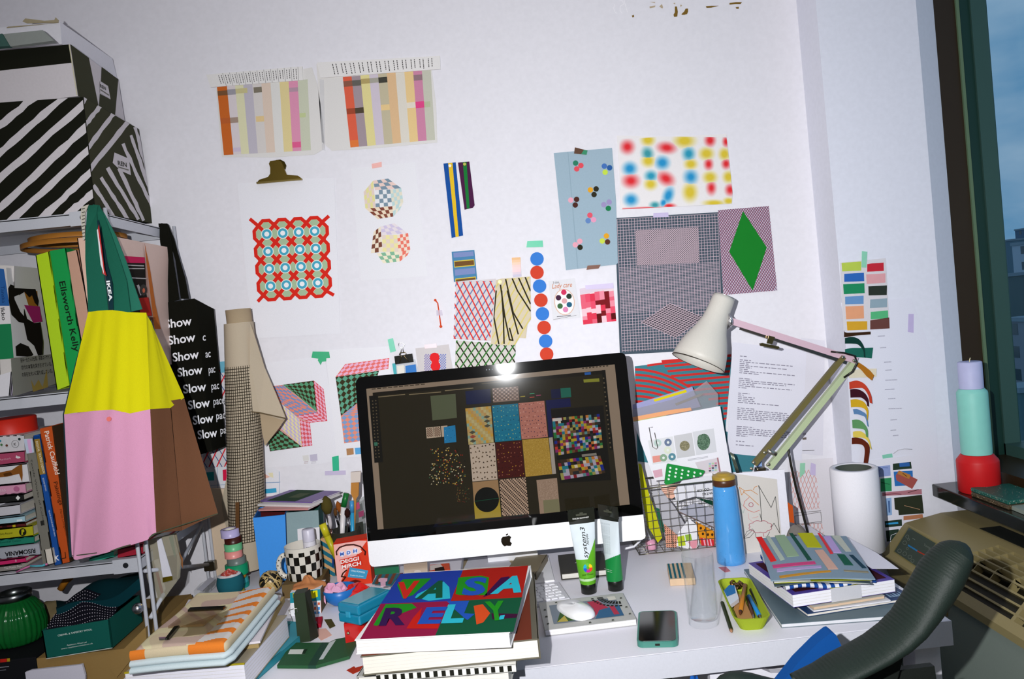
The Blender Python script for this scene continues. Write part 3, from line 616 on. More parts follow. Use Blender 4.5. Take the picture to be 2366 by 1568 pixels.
# card with two red discs
o = Sh('C', .002, Y=0); o.base('0,1400 232,1372 262,1560 20,1560', mat('#cfc9c9', 'card'), .0006)
for x0, m in ((62, '#8a80b4'), (165, '#6c7cc0')):
    for i in range(6):
        for j in range(14):
            if (i+j) % 2: o.p([(x0+i*8, 1440+j*9), (x0+8+i*8, 1439+j*9), (x0+8+i*8, 1448+j*9), (x0+i*8, 1449+j*9)], mat(m, 'ink'), 1)
o.ell(134, 1464, 34, 34, mat('#e0282c', 'ink'), 2); o.ell(140, 1524, 34, 34, mat('#e0282c', 'ink'), 2); o.p('112,1440 160,1435 165,1550 115,1550', mat('#e0282c', 'ink'), 1)
o.out('disc_card', None, 'grey card with two stacked red discs above the computer', 'card')
tape('pale pink tape on the grey card with red discs', '62,1376 145,1366 150,1394 66,1402', '#e8ccd2', 'C', 0, .003)
# prints behind the totes
o = Sh('E', .001, Y=0); o.base('100,360 300,340 420,330 420,1365 130,1400', mat('#dbd8dc', 'card'), .0005); ed = '100,360 420,330 420,1365 130,1400'
for i in range(-6, 12):
    x = 120+i*82; o.ln([(x+90, 1180), (x, 1370)], 13, mat('#da2f3a', 'ink'), 2, ed); o.ln([(x-60, 1185), (x+60, 1380)], 8, mat('#3c5490', 'ink'), 1, ed); o.ln([(x+120, 330), (x-40, 650)], 13, mat('#da2f3a', 'ink'), 2, ed); o.ln([(x-60, 345), (x+80, 560)], 8, mat('#3c5490', 'ink'), 1, ed)
o.p('315,255 420,245 420,360 325,375', mat('#6fb4cc'), 2); o.out('zigzag_print', None, 'print of red and blue zigzag lines behind the black tote', 'print')
o = Sh('E', .0006, Y=0); o.base('130,1395 420,1365 800,1330 950,1420 960,1780 150,1800', mat('#e4e4ea'), .0004); bl_ = mat('#7c9cc0', 'ink')
for a in ('290,1375 298,1800', '130,1575 960,1535', '948,1425 955,1780', '780,1545 950,1540'): o.ln(a, 4, bl_)
o.p('165,1432 250,1425 255,1518 170,1522', mat('#2aa8aa', 'ink')); o.p('345,1405 385,1400 390,1520 350,1522', mat('#de1e4c', 'ink')); o.p('780,1610 915,1600 920,1645 785,1660', mat('#3aa0c8', 'ink')); o.p('780,1440 850,1480 795,1500', mat('#e8b8a8', 'ink')); o.p('830,1440 880,1435 885,1490 850,1480', mat('#e8e0bc', 'ink'))
o.out('grid_paper', None, 'white sheet of blue ruled squares behind the fabric roll', 'paper')
# right of the computer
o = Sh('K', .001, Y=0); ed = [(140, 138), (800, 62), (815, 100), (770, 590), (870, 620), (990, 760), (960, 870), (800, 875), (160, 800)]; o.base(ed, mat('#3d7c88', 'card'), .0006); rm = mat('#c8302e', 'ink')
st = [(820, 68), (800, 600), (985, 770), (960, 868), (800, 872)]
for i in range(26):                   # straight bands, stopped by the edge of the arcs
    y = 40+i*36.5; xl = 345+min(i-2, 8)*52 if i > 1 else 300
    o.ln([(max(xl, 330), y+62-(max(xl, 330)-345)*.085), (985, y+62-(985-345)*.085)], 16, rm, 1, '300,60 812,40 780,500 700,560 600,560' if i < 13 else '500,300 815,300 770,590 985,765 960,868 690,860')
for k in range(9):                    # concentric arcs
    o.ln([(146+min(1, .45+k*.0+.6)*400*t, 160+k*37+130*t*t+10*t) for t in [i/12 for i in range(13)]], 17, rm, 3, '142,140 330,148 480,205 560,290 520,620 200,800 150,800')
o.ln('230,132 480,98', 15, rm, 3); o.out('wave_poster', None, 'teal poster of red curved and straight stripes', 'poster')
o = Sh('K', .002, Y=0); ed = [(818, -30), (1335, 30), (1300, 795), (780, 742)]
o.base(ed, mat('#e0dfea'), .0005); f = o.bl((872, 60), (1260, 95), (1230, 720), (842, 690))
rows = [.12, 0, .2, .95, .16, .85, .22, .15, 1, .35, 0, 0, .22, 1, .85, .3, .95, .15, 0, 0, .2, .1, .3, .28, .3, .75, 0, 0, .3, .9, 1, 1, .9, .95, .5, 0, 0, 0, .3, 1, 1, .95, .9, .2, 0, 0, .16, 0, .33]
o.words(f, rows, mat('#8d8a9a', 'ink'), .45, 3); o.out('typed_sheet', None, 'white typed sheet with headed paragraphs hanging behind the lamp arm', 'paper')
o = Sh('K', .0008, Y=0); o.base('1300,-60 1465,-40 1450,760 1290,745', mat('#dddbe4'), .0004); o.p('1302,605 1332,600 1333,616 1304,618', mat('#a8a4b0', 'ink')); o.p('1302,636 1335,632 1336,648 1304,650', mat('#6a5f5a', 'ink')); o.ln('1308,725 1390,723', 3, ink); o.out('paper_sheet', None, 'plain white sheet half behind the typed sheet', 'paper')
o = Sh('Q', .0014, Y=0); o.base('1360,330 1900,300 1960,1215 1560,1240 1380,1240', mat('#dfdbe0'), .0004)
om = mat('#d0684a', 'ink'); ed = '1370,470 1690,430 1750,910 1440,940'; ed2 = '1450,1095 1770,1080 1790,1220 1470,1240'
for e_ in (ed, ed2):
    for i in range(-12, 14):
        o.ln([(1400+i*46, 380), (1720+i*46, 1240)], 4, om, 1, e_); o.ln([(1720+i*46, 380), (1400+i*46, 1240)], 4, om, 1, e_)
for a in ('1440,965 1755,935', '1440,1000 1755,950 1765,1065 1450,1100 1440,1000', '1450,1110 1770,1080'): o.ln(a, 5, mat('#4a4038', 'ink'), 2)
o.out('lattice_drawing', None, 'drawing of fine orange lattice lines on white paper', 'drawing')
tape('mint green tape on the orange lattice drawing', '1503,362 1565,358 1560,480 1500,540', '#96cfae', 'Q', 0, .003); tape('lilac tape on the orange lattice drawing', '1635,355 1692,375 1690,512 1622,500', '#c9bcdd', 'Q', 0, .003)
# ---- pillar
def PS(k, l): return Sh(k, l, Y=PY)
o = PS('M', .001); o.base('330,430 770,400 905,760 945,1560 400,1420 360,600', mat('#e3e3ef'), .0004)
f = o.bl((555, 610), (730, 610), (730, 1270), (555, 1270)); 
for x, y, w_ in ((560, 638, 45), (575, 710, 38), (600, 800, 45), (608, 850, 40), (608, 912, 75), (605, 970, 60), (625, 1028, 45), (628, 1090, 85), (640, 1160, 40), (640, 1225, 35), (655, 1258, 35)): o.words(o.bl((x, y-6), (x+w_, y-9), (x+w_, y+6), (x, y+9)), [1], mat('#a9a8b8', 'ink'), .4, int(y))
o.out('ribbon_chart', None, 'long white sheet with pencil notes on the pillar', 'paper')
o = PS('M', .0022); o.base('325,180 608,152 634,590 345,605', mat('#d9d5da', 'card'), .0006); sc_ = thing('swatch_card', 'card with two columns of painted colour swatches on the pillar', 'swatch card', o.at((345, 605))); o.out('card', sc_)
for a, c in (('333,182 455,173 455,230 337,235', '#bcd04e'), ('350,250 472,243 474,296 350,300', '#2f66b8'), ('343,315 475,308 477,370 347,377', '#1f8a58'), ('355,392 470,386 470,437 356,440', '#6a96c8'), ('357,453 470,448 473,528 362,533', '#e8a278'), ('365,547 492,545 493,598 369,603', '#d8a428'),
             ('493,190 520,185 595,180 596,232 493,237', '#c8202e'), ('487,253 606,247 606,305 490,313', '#e2a4a8'), ('500,328 616,322 614,382 502,385', '#2a2e1e'), ('512,410 617,402 617,458 510,463', '#93a8b4'), ('515,487 622,478 624,528 515,533', '#58b87c'), ('512,540 630,522 632,590 512,597', '#6a4038')):
    t = PS('M', .003); t.base(a, mat(c, 'gloss'), .0006); t.out('colour_swatch', sc_)
t = PS('M', .0045); t.base('458,108 492,112 486,212 456,210', mat('#8fd2b4', 'plastic'), .0003); t.out('tape_strip', None, 'mint tape on the painted swatch card', 'tape')
t = PS('M', .0015); t.base('752,500 785,500 784,618 748,612', mat('#c6b8de', 'plastic'), .0003); t.out('tape_strip', None, 'lilac tape alone on the pillar', 'tape')
t = PS('M', .0015); t.base('588,1380 650,1370 655,1398 592,1405', mat('#86cdb4', 'plastic'), .0003); t.out('tape_strip', None, 'mint tape above the collage sheet on the pillar', 'tape')
def curl(lab, a, c, lift=.012):     # flat end taped to the sheet, free end curling outwards
    s = PS('M', .002); q_ = s.q(a); n = len(q_)//2; top = q_[:n]; bot = q_[n:][::-1]; b_ = B(); m = mat(c, 'cloth')
    def cat(a):      # smooth curve through the points
        o = []
        for i in range(len(a)-1):
            p0, p1, p2, p3 = a[max(i-1, 0)], a[i], a[i+1], a[min(i+2, len(a)-1)]
            for t in (0, .25, .5, .75): o.append(tuple(.5*(2*p1[d]+(p2[d]-p0[d])*t+(2*p0[d]-5*p1[d]+4*p2[d]-p3[d])*t*t+(3*p1[d]-p0[d]-3*p2[d]+p3[d])*t**3) for d in (0, 1)))
        return o+[a[-1]]
    top, bot = cat(top), cat(bot); n = len(top)
    t_ = [s.at(p, lift*(i/(n-1))**1.5) for i, p in enumerate(top)]; u_ = [s.at(p, lift*(i/(n-1))**1.5) for i, p in enumerate(bot)]
    nn = s.n*.0008
    for i in range(n-1): b_.prism([t_[i], t_[i+1], u_[i+1], u_[i]], nn, m)
    b_.out('ribbon_sample', None, lab, 'ribbon sample', 'ribbon samples on the pillar')
curl('dark brown ribbon sample topmost below the swatch card', '350,597 358,615 420,615 510,610 510,627 420,635 356,645 350,640', '#3a2416', .004)
curl('dark green ribbon sample curling over a lighter green one', '355,650 400,643 440,660 465,710 465,770 458,765 458,725 430,690 400,685 355,685', '#123832', .014)
curl('flat teal green ribbon sample under the dark green curl', '355,720 400,712 470,712 527,709 518,777 470,772 400,768 357,768', '#1f6456', .003)
curl('ochre ribbon sample curling from behind the lamp elbow', '425,795 460,815 500,850 520,880 507,912 480,885 455,850 432,830', '#a86c20', .014)
curl('cream ribbon sample behind the lamp elbow', '380,850 430,845 480,842 550,840 548,892 480,895 430,897 380,900', '#e2d8c0', .002)
curl('orange red ribbon sample with a long hanging tail', '382,925 430,915 475,940 505,1000 507,1055 492,1050 488,1005 465,965 430,962 384,968', '#c2412c', .016)
curl('maroon ribbon sample below the orange red one', '387,970 430,968 470,990 490,1030 488,1075 478,1068 478,1045 455,1022 430,1020 390,1022', '#3c1622', .014)
curl('golden yellow ribbon sample below the maroon one', '390,1035 430,1032 470,1050 490,1100 480,1160 476,1150 478,1105 462,1085 430,1080 393,1082', '#d0a626', .014)
curl('blue ribbon sample below the golden yellow one', '405,1095 430,1093 455,1105 480,1128 488,1200 482,1195 474,1145 455,1132 430,1125 412,1125', '#5c82ae', .012)
curl('leaf green ribbon sample below the blue one', '400,1162 430,1158 460,1172 485,1215 482,1265 472,1260 470,1225 455,1215 430,1213 403,1212', '#5f9460', .014)
curl('pale yellow ribbon sample below the leaf green one', '405,1235 430,1230 460,1235 495,1275 508,1340 500,1335 488,1290 460,1270 430,1270 406,1268', '#ddc558', .012)
curl('rust brown ribbon sample lowest with a hanging end', '398,1272 430,1270 470,1285 500,1330 482,1440 458,1425 470,1350 462,1318 430,1310 398,1312', '#5e2414', .012)
# collage sheet
o = PS('N', .002); o.base('350,195 780,140 870,720 880,800 600,830 360,700', mat('#e4e3ee'), .0005); cs = thing('collage_sheet', 'white sheet of pasted colour blocks behind the paper roll', 'collage', o.at((600, 820)))
for a, c, l in (('540,215 650,203 653,270 560,282', '#8f9fd0', 1), ('667,195 782,182 788,225 668,235', '#26392c', 1), ('707,190 772,185 775,210 710,215', '#2f62a8', 2), ('672,245 793,238 796,330 680,338', '#2e70b8', 1), ('685,270 705,237 825,295 790,355 690,300', '#a4524c', 2), ('705,237 780,265 770,292 695,258', '#b87a3a', 3),
                ('588,290 658,282 660,368 590,372', '#2f8a58', 1), ('600,378 850,355 852,388 600,400', '#b27682', 1), ('675,412 852,392 864,510 705,522 702,490 680,485', '#2c3224', 1), ('620,415 658,410 662,520 628,525', '#8fb0da', 1), ('636,430 648,430 650,505 640,505', '#4a6a9c', 2), ('735,528 856,515 860,540 735,555', '#b87a58', 1),
                ('615,560 724,548 726,590 618,600', '#26392e', 1), ('622,572 700,565 702,577 624,582', '#3aa0d8', 2), ('622,620 705,610 705,680 628,690', '#26392e', 1)):
    o.p(a, mat(c, 'card'), l)
for a, c in (('740,460 838,485', '#b08a6a'), ('762,378 830,358', '#4a2a2a'), ('615,390 680,385 720,388', '#6a3040'), ('730,255 755,275', '#2a2018'), ('590,312 645,325', '#1a4a30'), ('585,260 580,235 605,218 635,220', '#6a80b8'), ('650,680 655,650 690,635', '#c8c8d0')): o.ln(a, 3.5, mat(c, 'ink'), 4)
o.out('sheet', cs)
s = PS('N', .003); b = B(); b.tube([s.at(p) for p in ((670, 130), (700, 108), (740, 100), (790, 102))], .0007, mat('#b4b4b8', 'cloth'), 5); b.out('thread', None, 'thin grey thread end above the collage sheet', 'thread')
# ================================================================ furniture
wt = mat('#e6e4ec', 'paint')
d_ = thing('desk', 'long white desk carrying the computer, phone and glass', 'desk', (.335, -.35, 0))
b = B(); b.box((-.13, -.703, .682), (.80, -.035, .73), wt, .0015); b.out('desktop', d_)
b = B(); b.box((-.13, -.705, .683), (.80, -.703, .7295), mat('#cccdd6', 'paint')); b.out('dimmed_edge', d_)  # added strip: front edge greyed to stand in for weaker flash light
for x in (-.09, .76):
    for y in (-.66, -.08):
        b = B(); b.box((x-.025, y-.025, 0), (x+.025, y+.025, .682), mat('#d6d4dc', 'paint'), .002); b.out('leg', d_)
t_ = thing('side_table', 'white side table heaped with books left of the computer desk', 'table', (-.44, -.4, 0))
b = B(); b.box((-.765, -.80, .74), (-.135, -.03, .77), wt, .0015); b.out('tabletop', t_)
for x in (-.73, -.17):
    for y in (-.76, -.07):
        b = B(); b.box((x-.022, y-.022, 0), (x+.022, y+.022, .74), mat('#d6d4dc', 'paint'), .002); b.out('leg', t_)
u = thing('drawer_unit', 'white drawer unit with a scooped handle cut under the desk', 'drawers', (.46, -.42, 0))
b = B(); b.box((.375, -.62, .03), (.74, -.10, .655), wt, .002); b.out('body', u)
s = Sh('T9', 0, Y=-.64); s.base('1285,432 1620,395 1660,412 1700,428 1800,425 1830,395 2366,310 2366,900 1295,900', wt, .018); s.out('drawer_front', u)
# shelving unit
gm = mat('#c4c6ce', 'paint'); su = thing('shelving_unit', 'pale grey metal shelving unit against the left of the wall', 'shelves', (-1.3, -.2, 0))
XR = -.822
for z in (1.695, 1.314, .933, .552):
    b = B(); b.box((-1.9, -.40, z-.026), (XR, -.398, z), gm); b.box((-1.9, -.03, z-.026), (XR, -.028, z), gm); b.box((XR-.002, -.40, z-.026), (XR, -.028, z), gm); b.box((-1.9, -.40, z-.004), (XR, -.028, z-.002), gm)
    b.box((-1.9, -.36, z-.020), (XR-.03, -.33, z-.004), gm); b.box((XR-.055, -.401, z-.028), (XR+.001, -.3985, z+.003), gm)
    b.out('shelf_board', su)
    for x in (XR-.027,):
        b = B(); b.lathe([(.006, 0), (.006, .002), (.0035, .004), (.0025, .004)], mat('#6a6c70', 'metal'), 12, frame((x, -.402, z-.011), (1, 0, 0), (0, 0, -1))); b.out('bolt', su)
for y in (-.405, -.03):
    for dx in (0, .016):
        b = B(); b.tube([(XR+.005+dx, y+dx*.4, 0), (XR+.005+dx, y+dx*.4, 1.70)], .0042, gm, 8); b.out('post', su)
for z0 in (.933, 1.314):
    b = B(); b.tube([(XR+.008, -.405, z0+.18), (XR+.008, -.03, z0+.18)], .004, gm, 8); b.out('side_rail', su)
b = B(); b.tube([(XR+.012, -.40, .905), (XR+.012, -.03, .80)], .0045, gm, 8); b.out('brace', su)
b = B(); b.tube([(XR+.012, -.40, .80), (XR+.012, -.03, .92)], .0045, gm, 8); b.out('brace', su)
b = B(); b.box((XR+.0, -.042, .785), (XR+.03, -.024, .81), mat('#6d6a5e', 'metal'), .002); b.out('bracket', su)
# ---- storage boxes on top
def pbox(lab, px, yf, yb, back, key, name, front_m, side_m):
    f_ = [on(*p, Y=yf) for p in pts(key, px)]; k_ = [on(*p, Y=yb) for p in pts(key, back)]
    nn = (k_[0]-f_[0]).cross(f_[1]-f_[0]); rr_ = ray(*pts(key, back)[1]); k_[1] = CAM + rr_*((f_[0]-CAM).dot(nn)/rr_.dot(nn))
    L = [p - V((.42, 0, 0)) for p in f_]; o = thing(name, lab, 'box', ((f_[1].x-.2), (yf+yb)/2, f_[1].z))
    kl = [k_[0]-V((.42, 0, 0)), k_[1]-V((.42, 0, 0))]
    b = B(); T = [L[0], f_[0], k_[0], kl[0]]; D_ = [L[1], f_[1], k_[1], kl[1]]
    b.hexa(D_, T, side_m); b.out('carton', o); return o, f_, k_
ol, of = mat('#34351f', 'card'), mat('#d2ccd0', 'card'); bk = mat('#14150b', 'card')
def wavy(s, p, q, w, m, cl, seed=0, l=2, n=14, amp=.25):
    r = random.Random(seed); dx, dy = q[0]-p[0], q[1]-p[1]; L = math.hypot(dx, dy); nx, ny = -dy/L, dx/L
    A = [(p[0]+dx*i/n+nx*(w/2+r.uniform(-amp, amp)*w*.7), p[1]+dy*i/n+ny*(w/2+r.uniform(-amp, amp)*w*.7)) for i in range(n+1)]
    C = [(p[0]+dx*i/n-nx*(w/2+r.uniform(-amp, amp)*w*.7), p[1]+dy*i/n-ny*(w/2+r.uniform(-amp, amp)*w*.7)) for i in range(n+1)]
    for i in range(n): s.p([A[i], A[i+1], C[i+1], C[i]], m, l, cl)
YF, YB = -.375, -.03
o, f_, k_ = pbox('lower storage box with wavy black and white diagonal stripes', '600,703 688,1535', YF, YB, '1003,935 1112,1620', 'T1', 'storage_box', None, bk)
s = Sh('T1', .0004, Y=YF); ed = '-700,790 600,703 688,1535 -700,1690'; s.p(ed, bk, 0)
for i, a in enumerate((((-300, 1150), (270, 690)), ((-300, 1370), (480, 690)), ((-300, 1560), (640, 730)), ((-300, 1790), (650, 900)), ((-100, 1770), (700, 1030)), ((200, 1680), (720, 1190)), ((420, 1620), (740, 1340)))): wavy(s, *a, 50, of, ed, i, 2)
s.out('front_print', o)
n_ = (k_[0]-f_[0]).cross(f_[1]-f_[0]).normalized(); n_ = n_ if n_.x > 0 else -n_
s = Sh('T1', .0006, pn=(f_[0], n_)); ed = '602,703 1003,935 1112,1620 690,1535'; s.p(ed, ol, 0)
for i, a in enumerate((((590, 930), (730, 760)), ((620, 1090), (825, 815)), ((640, 1240), (925, 880)))): wavy(s, *a, 34, of, ed, i+20, 2, 9)
for i, a in enumerate((((975, 920), (1070, 1260)), ((945, 980), (1090, 1400)), ((885, 1040), (1110, 1520)), ((860, 1220), (1040, 1600)), ((775, 1215), (1000, 1590)), ((730, 1285), (930, 1600)), ((675, 1340), (840, 1600)))): wavy(s, *a, 26, of, ed, i+30, 2, 9)
s.p('825,1105 930,1150 945,1270 868,1235 812,1180', of, 3, ed); s.txt('REN', 850, 1195, 46, mat('#2c2c22', 'ink'), (70, 18), (-4, -46), 66, .02, 5); s.ln('852,1210 925,1232', 8, mat('#77746c', 'ink'), 5)
s.p('603,705 630,712 600,770', of, 3, ed); s.out('side_print', o)
o, f_, k_ = pbox('upper storage box with black band over white front', '507,320 565,697', YF+.005, YB, '857,578 905,880', 'T1', 'storage_box', None, of)
s = Sh('T1', .0004, Y=YF+.005); ed = '-700,430 507,320 565,697 -700,850'; s.p('-700,430 505,322 525,455 -700,590', bk, 1); s.p('-700,590 525,455 565,697 -700,850', of, 1); s.ln('503,325 560,690', 7, mat('#c8c2a4', 'ink'), 2); s.out('front_print', o)
n_ = (k_[0]-f_[0]).cross(f_[1]-f_[0]).normalized(); n_ = n_ if n_.x > 0 else -n_
s = Sh('T1', .0006, pn=(f_[0], n_)); ed = '507,320 857,578 905,880 565,697'
s.p('507,320 640,412 712,770 560,697', ol, 1, ed); s.p('735,485 855,575 832,835 715,770 722,680 798,720 780,622 730,590', ol, 1)
s.p('722,588 780,624 798,720 722,674', of, 2); s.txt('REN', 722, 632, 36, mat('#2c2c22', 'ink'), (50, 28), (-4, -38), 48, .02, 4); s.ln('724,650 785,690', 7, mat('#77746c', 'ink'), 4); s.out('side_print', o)
o, f_, k_ = pbox('white box with open cardboard flaps on top of the storage boxes', '435,158 448,318', YF+.05, YB, '815,425 850,572', 'T1', 'white_box', None, mat('#dcdbe2', 'card'))
ct = mat('#a4987c', 'card')
s = Sh('T1', .0, Y=YF+.049); s.base('50,205 430,165 330,175 60,195', ct, .002); s.base('170,160 190,138 330,155 400,150 410,130 432,152 425,168 200,172', ct, .002); s.out('cardboard_flap', o)
o = thing('file_folder', 'grey and teal folder lying in front of the white box on top', 'folder', on(35, 108, Y=YF-.02)); s = Sh('T1', .0, Y=YF-.02); s.base('45,262 330,232 412,308 95,350', mat('#8f9490', 'card'), .012); s.out('board', o)
s = Sh('T1', .002, Y=YF-.02); s.base('-80,285 48,262 100,350 -60,362', mat('#3f5f58', 'card'), .014); s.ell(20, 323, 15, 14, mat('#20201c', 'ink'), 2); s.out('end_panel', o)
# ---- upper shelf: big books
def spine(o, key, yf): return Sh(key, .0006, Y=yf)
Y1 = -.385
o = upbook('thick book with blue, white and green spine and cow patterned cover at far left', '-8,612 33,614 34,905 0,910', Y1, .17, '#d9d4d0', right='#d8d4d6')
s = Sh('T2', .0006, Y=Y1); s.p('-25,560 30,570 70,835 -25,835', mat('#2d62a4', 'ink')); s.p('-25,835 70,835 88,965 -25,970', mat('#e4e0e2', 'ink')); s.p('-25,970 88,965 106,1215 -25,1225', mat('#1f8050', 'ink'))
s.txt('Tanaka', 8, 690, 36, mat('#1c3c70', 'ink'), (10, 130), (1, -.08), 125); s.txt('Ikko', 6, 850, 40, mat('#2a2628', 'ink'), (12, 90), (1, -.1), 92, .01); s.out('title', o)
cov = on(*cx('T2', 60, 800), Y=Y1); s = Sh('T2', 0, pn=((on(33, 700, Y=Y1).x+.002, 0, 0), (1, 0, 0)))
s.l = .0012
s.p('40,560 268,575 300,1215 95,1225', mat('#dcd8dc', 'ink'), 1); s.p('150,575 255,580 282,960 200,830 165,720', mat('#a06a24', 'ink'), 2); s.p('168,830 280,840 300,950 235,960', mat('#a2276a', 'ink'), 3)
s.p('68,680 95,690 112,625 140,580 172,605 195,690 215,655 240,680 275,800 270,840 245,815 225,760 205,775 170,735 130,760 95,770 130,850 170,860 190,930 240,960 285,955 305,1100 300,1190 270,1200 240,1125 190,1080 165,960 130,955 75,900 55,800 52,710', mat('#17130f', 'ink'), 4)
s.p('95,770 130,755 165,830 165,910 140,880 98,790', mat('#dcd8dc', 'ink'), 5); s.p('105,1130 140,1105 200,1130 235,1190 215,1205 110,1200', mat('#17130f', 'ink'), 4)
s.p('70,1215 380,1185 400,1400 130,1480 85,1490', mat('#8d8b84', 'ink'), 5); s.p('215,1370 240,1420 270,1370 300,1425 330,1290 340,1425 230,1460', mat('#9b8444', 'ink'), 6)
try:
    for i, tline in enumerate(('田中一光さんの仕事、装置はデザイン', '世代の本質を突き抜けている。', 'の存在を大いに語り成している。')): s.txt(tline, 140-0+i*5, 1245+i*52, 34, mat('#2c2a26', 'ink'), (230, -30), None, 225, .012, 8)
except Exception: pass
s.out('cover_art', o)
upbook('lime green book leaning beside the green titled book', '82,590 113,581 160,890 131,901', Y1-.005, .2, '#b4d81e')
o = upbook('bright green book with black upright spine title', '113,580 152,573 196,860 160,890', Y1-.002, .24, '#129a4a'); s = Sh('T2', .0006, Y=Y1-.002); s.txt('Ellsworth Kelly', 430, 662, 62, mat('#141c14', 'ink'), (78, 365), (62, -12), 520, .012); s.out('title', o)
upbook('tan book with pale peach edge behind the tote strap', '150,584 178,577 215,760 196,840', Y1, .22, '#c89c86', right='#e2b29a')
upbook('pale peach book standing behind the green tote strap', '178,550 196,548 232,760 214,800', Y1, .26, '#e6c0ac')
o = upbook('pale pink book with a picture of a red and black machine on its cover', '226,548 258,545 285,860 254,866', Y1, .30, '#dcc0b4', right='#d9bcb0')
s = Sh('T5', .0012, pn=(on(258, 545, Y=Y1)+V((.001, 0, 0)), (1, 0, 0)))
s.p('1325,765 1580,780 1585,845 1330,840', mat('#c41f55', 'ink'), 1); s.p('1330,840 1585,845 1600,1180 1650,1420 1400,1500', mat('#17140f', 'ink'), 1)
for a in ('1360,865 1570,875', '1365,905 1575,905', '1400,1005 1600,1015'): s.ln(a, 12, mat('#b9b4b4', 'ink'), 2)
s.ell(1565, 1140, 40, 62, mat('#3b3834', 'ink'), 3); s.ell(1568, 1145, 14, 26, mat('#c8684c', 'ink'), 4); s.p('1500,1230 1620,1220 1660,1420 1540,1430', mat('#a8241c', 'ink'), 2); s.p('1600,830 1580,620 1640,900 1700,1300 1760,1568 1690,1568', mat('#b8672c', 'ink'), 1)
s.ln('1505,1090 1540,1190', 26, mat('#c8c4c2', 'ink'), 3); s.out('cover_art', o)
# embroidery hoops
for i, (x, z, r0, lab) in enumerate(((-.955, 1.642, .112, 'larger wooden embroidery hoop lying on the tall books'), (-.945, 1.655, .104, 'smaller wooden embroidery hoop stacked on the larger hoop'))):
    b = B(Matrix.Translation((x, -.235, z))); n = 40
    b.lathe([(r0, 0), (r0, .011), (r0-.004, .011), (r0-.004, 0), (r0, 0)], mat('#b4762e', 'wood'), 48, close=False); b.out('embroidery_hoop', None, lab, 'hoop', 'wooden embroidery hoops')
for i, a in enumerate(('-8,868 27,858 22,914 -8,917', )): upbook('white booklet at the far left end of the middle shelf', a, Y1-.008, .12, '#e6e4ea')
upbook('thin lilac booklet between the white booklet and cow covered book', '28,862 34,861 30,913 24,914', Y1-.008, .12, '#cfc2de'); 
# ---- lower shelf: flat stack at left
Y2 = -.385
stk = [('spotted white book with small logo on top of the flat stack', '-10,1008 55,1004 57,1042 -10,1048', '#d6d4d8'), ('dusty pink book with a white bird mark, second in the flat stack', '-10,1047 56,1041 57,1068 -10,1076', '#b04868'), ('white book with a brown dog picture on its spine', '-10,1078 62,1070 68,1114 -10,1122', '#e0dde0'),
       ('pale pink book below the dog book', '-10,1122 58,1116 60,1138 -10,1144', '#dc9cb8'), ('black book with a white diamond mark', '-10,1146 53,1141 55,1157 -10,1164', '#1a1a18'), ('white book below the black one', '-10,1171 46,1164 47,1188 -10,1195', '#cfcdd4'), ('pale blue book with white mark', '-10,1198 57,1190 58,1206 -10,1213', '#a9ccd8'),
       ('dark red book with yellow blotches', '-10,1214 58,1207 60,1217 -10,1222', '#5a1c1c'), ('yellow book with a round black portrait mark', '-10,1223 75,1213 77,1238 -10,1247', '#b8b41e'), ('teal green book below the yellow one', '-10,1248 78,1238 79,1255 -10,1265', '#1f8068'), ('grey book with its bold title upside down', '-10,1266 90,1254 93,1280 -10,1293', '#aeb0ba'),
       ('hot pink booklet near the bottom of the stack', '-10,1296 58,1287 60,1299 -10,1308', '#d42a6c'), ('grey paperback lowest in the flat stack', '-10,1309 48,1301 50,1316 -10,1323', '#8f8a84')]
so = []
for lab, px, c in stk: so.append(upbook(lab, px, Y2+.004*(hash(lab[0]) % 2 if 0 else len(lab) % 2), .15, c, flat=True, group='books in the flat stack'))
s = Sh('T3', .001, Y=Y2)
def dress(i, fn):
    s = Sh('T3', .0012, Y=Y2); fn(s); s.out('spine_print', so[i])
dress(0, lambda s: (s.ell(15, 452, 10, 10, mat('#4a7a4a', 'ink')), s.ell(58, 458, 10, 10, mat('#6a3a2a', 'ink')), s.ell(162, 405, 11, 11, mat('#2a3a3a', 'ink')), s.ell(5, 420, 9, 9, mat('#3a8aa0', 'ink')), s.ring(128, 445, 28, 31, mat('#77777a', 'ink')), s.txt('K', 118, 460, 34, mat('#333335', 'ink'), (1, -.1))))
dress(1, lambda s: (s.ell(152, 556, 20, 9, mat('#e8dce0', 'ink')), s.ell(140, 548, 6, 8, mat('#e8dce0', 'ink')), s.txt('Aardvark', 0, 582, 22, mat('#dcaabc', 'ink'), (1, -.12), width=95)))
dress(2, lambda s: (s.p('0,680 100,660 150,625 185,612 190,700 185,760 160,690 120,700 60,715 0,720', mat('#8a5420', 'ink')), s.p('30,690 90,675 110,700 40,712', mat('#5a3410', 'ink'), 2)))
dress(3, lambda s: (s.ell(138, 815, 24, 22, mat('#b86a90', 'ink')), s.txt('555', 5, 842, 34, mat('#eccad8', 'ink'), (1, -.1))))
dress(4, lambda s: s.p('150,868 170,888 152,910 132,890', mat('#e8e6e4', 'ink')))
dress(6, lambda s: s.p('140,1068 185,1062 188,1078 142,1085', mat('#e4eef2', 'ink')))
dress(7, lambda s: (s.p('105,1112 130,1108 132,1128 108,1130', mat('#c8b020', 'ink')), s.p('20,1120 60,1115 60,1135 22,1138', mat('#2a1010', 'ink'))))
dress(8, lambda s: (s.ell(190, 1170, 30, 32, mat('#1c1c14', 'ink')), s.p('180,1150 200,1145 205,1165 190,1175 195,1190 180,1195', mat('#b8b41e', 'ink'), 2), s.txt('Rainy Record', 0, 1195, 24, mat('#3a380e', 'ink'), (1, -.1), width=105)))
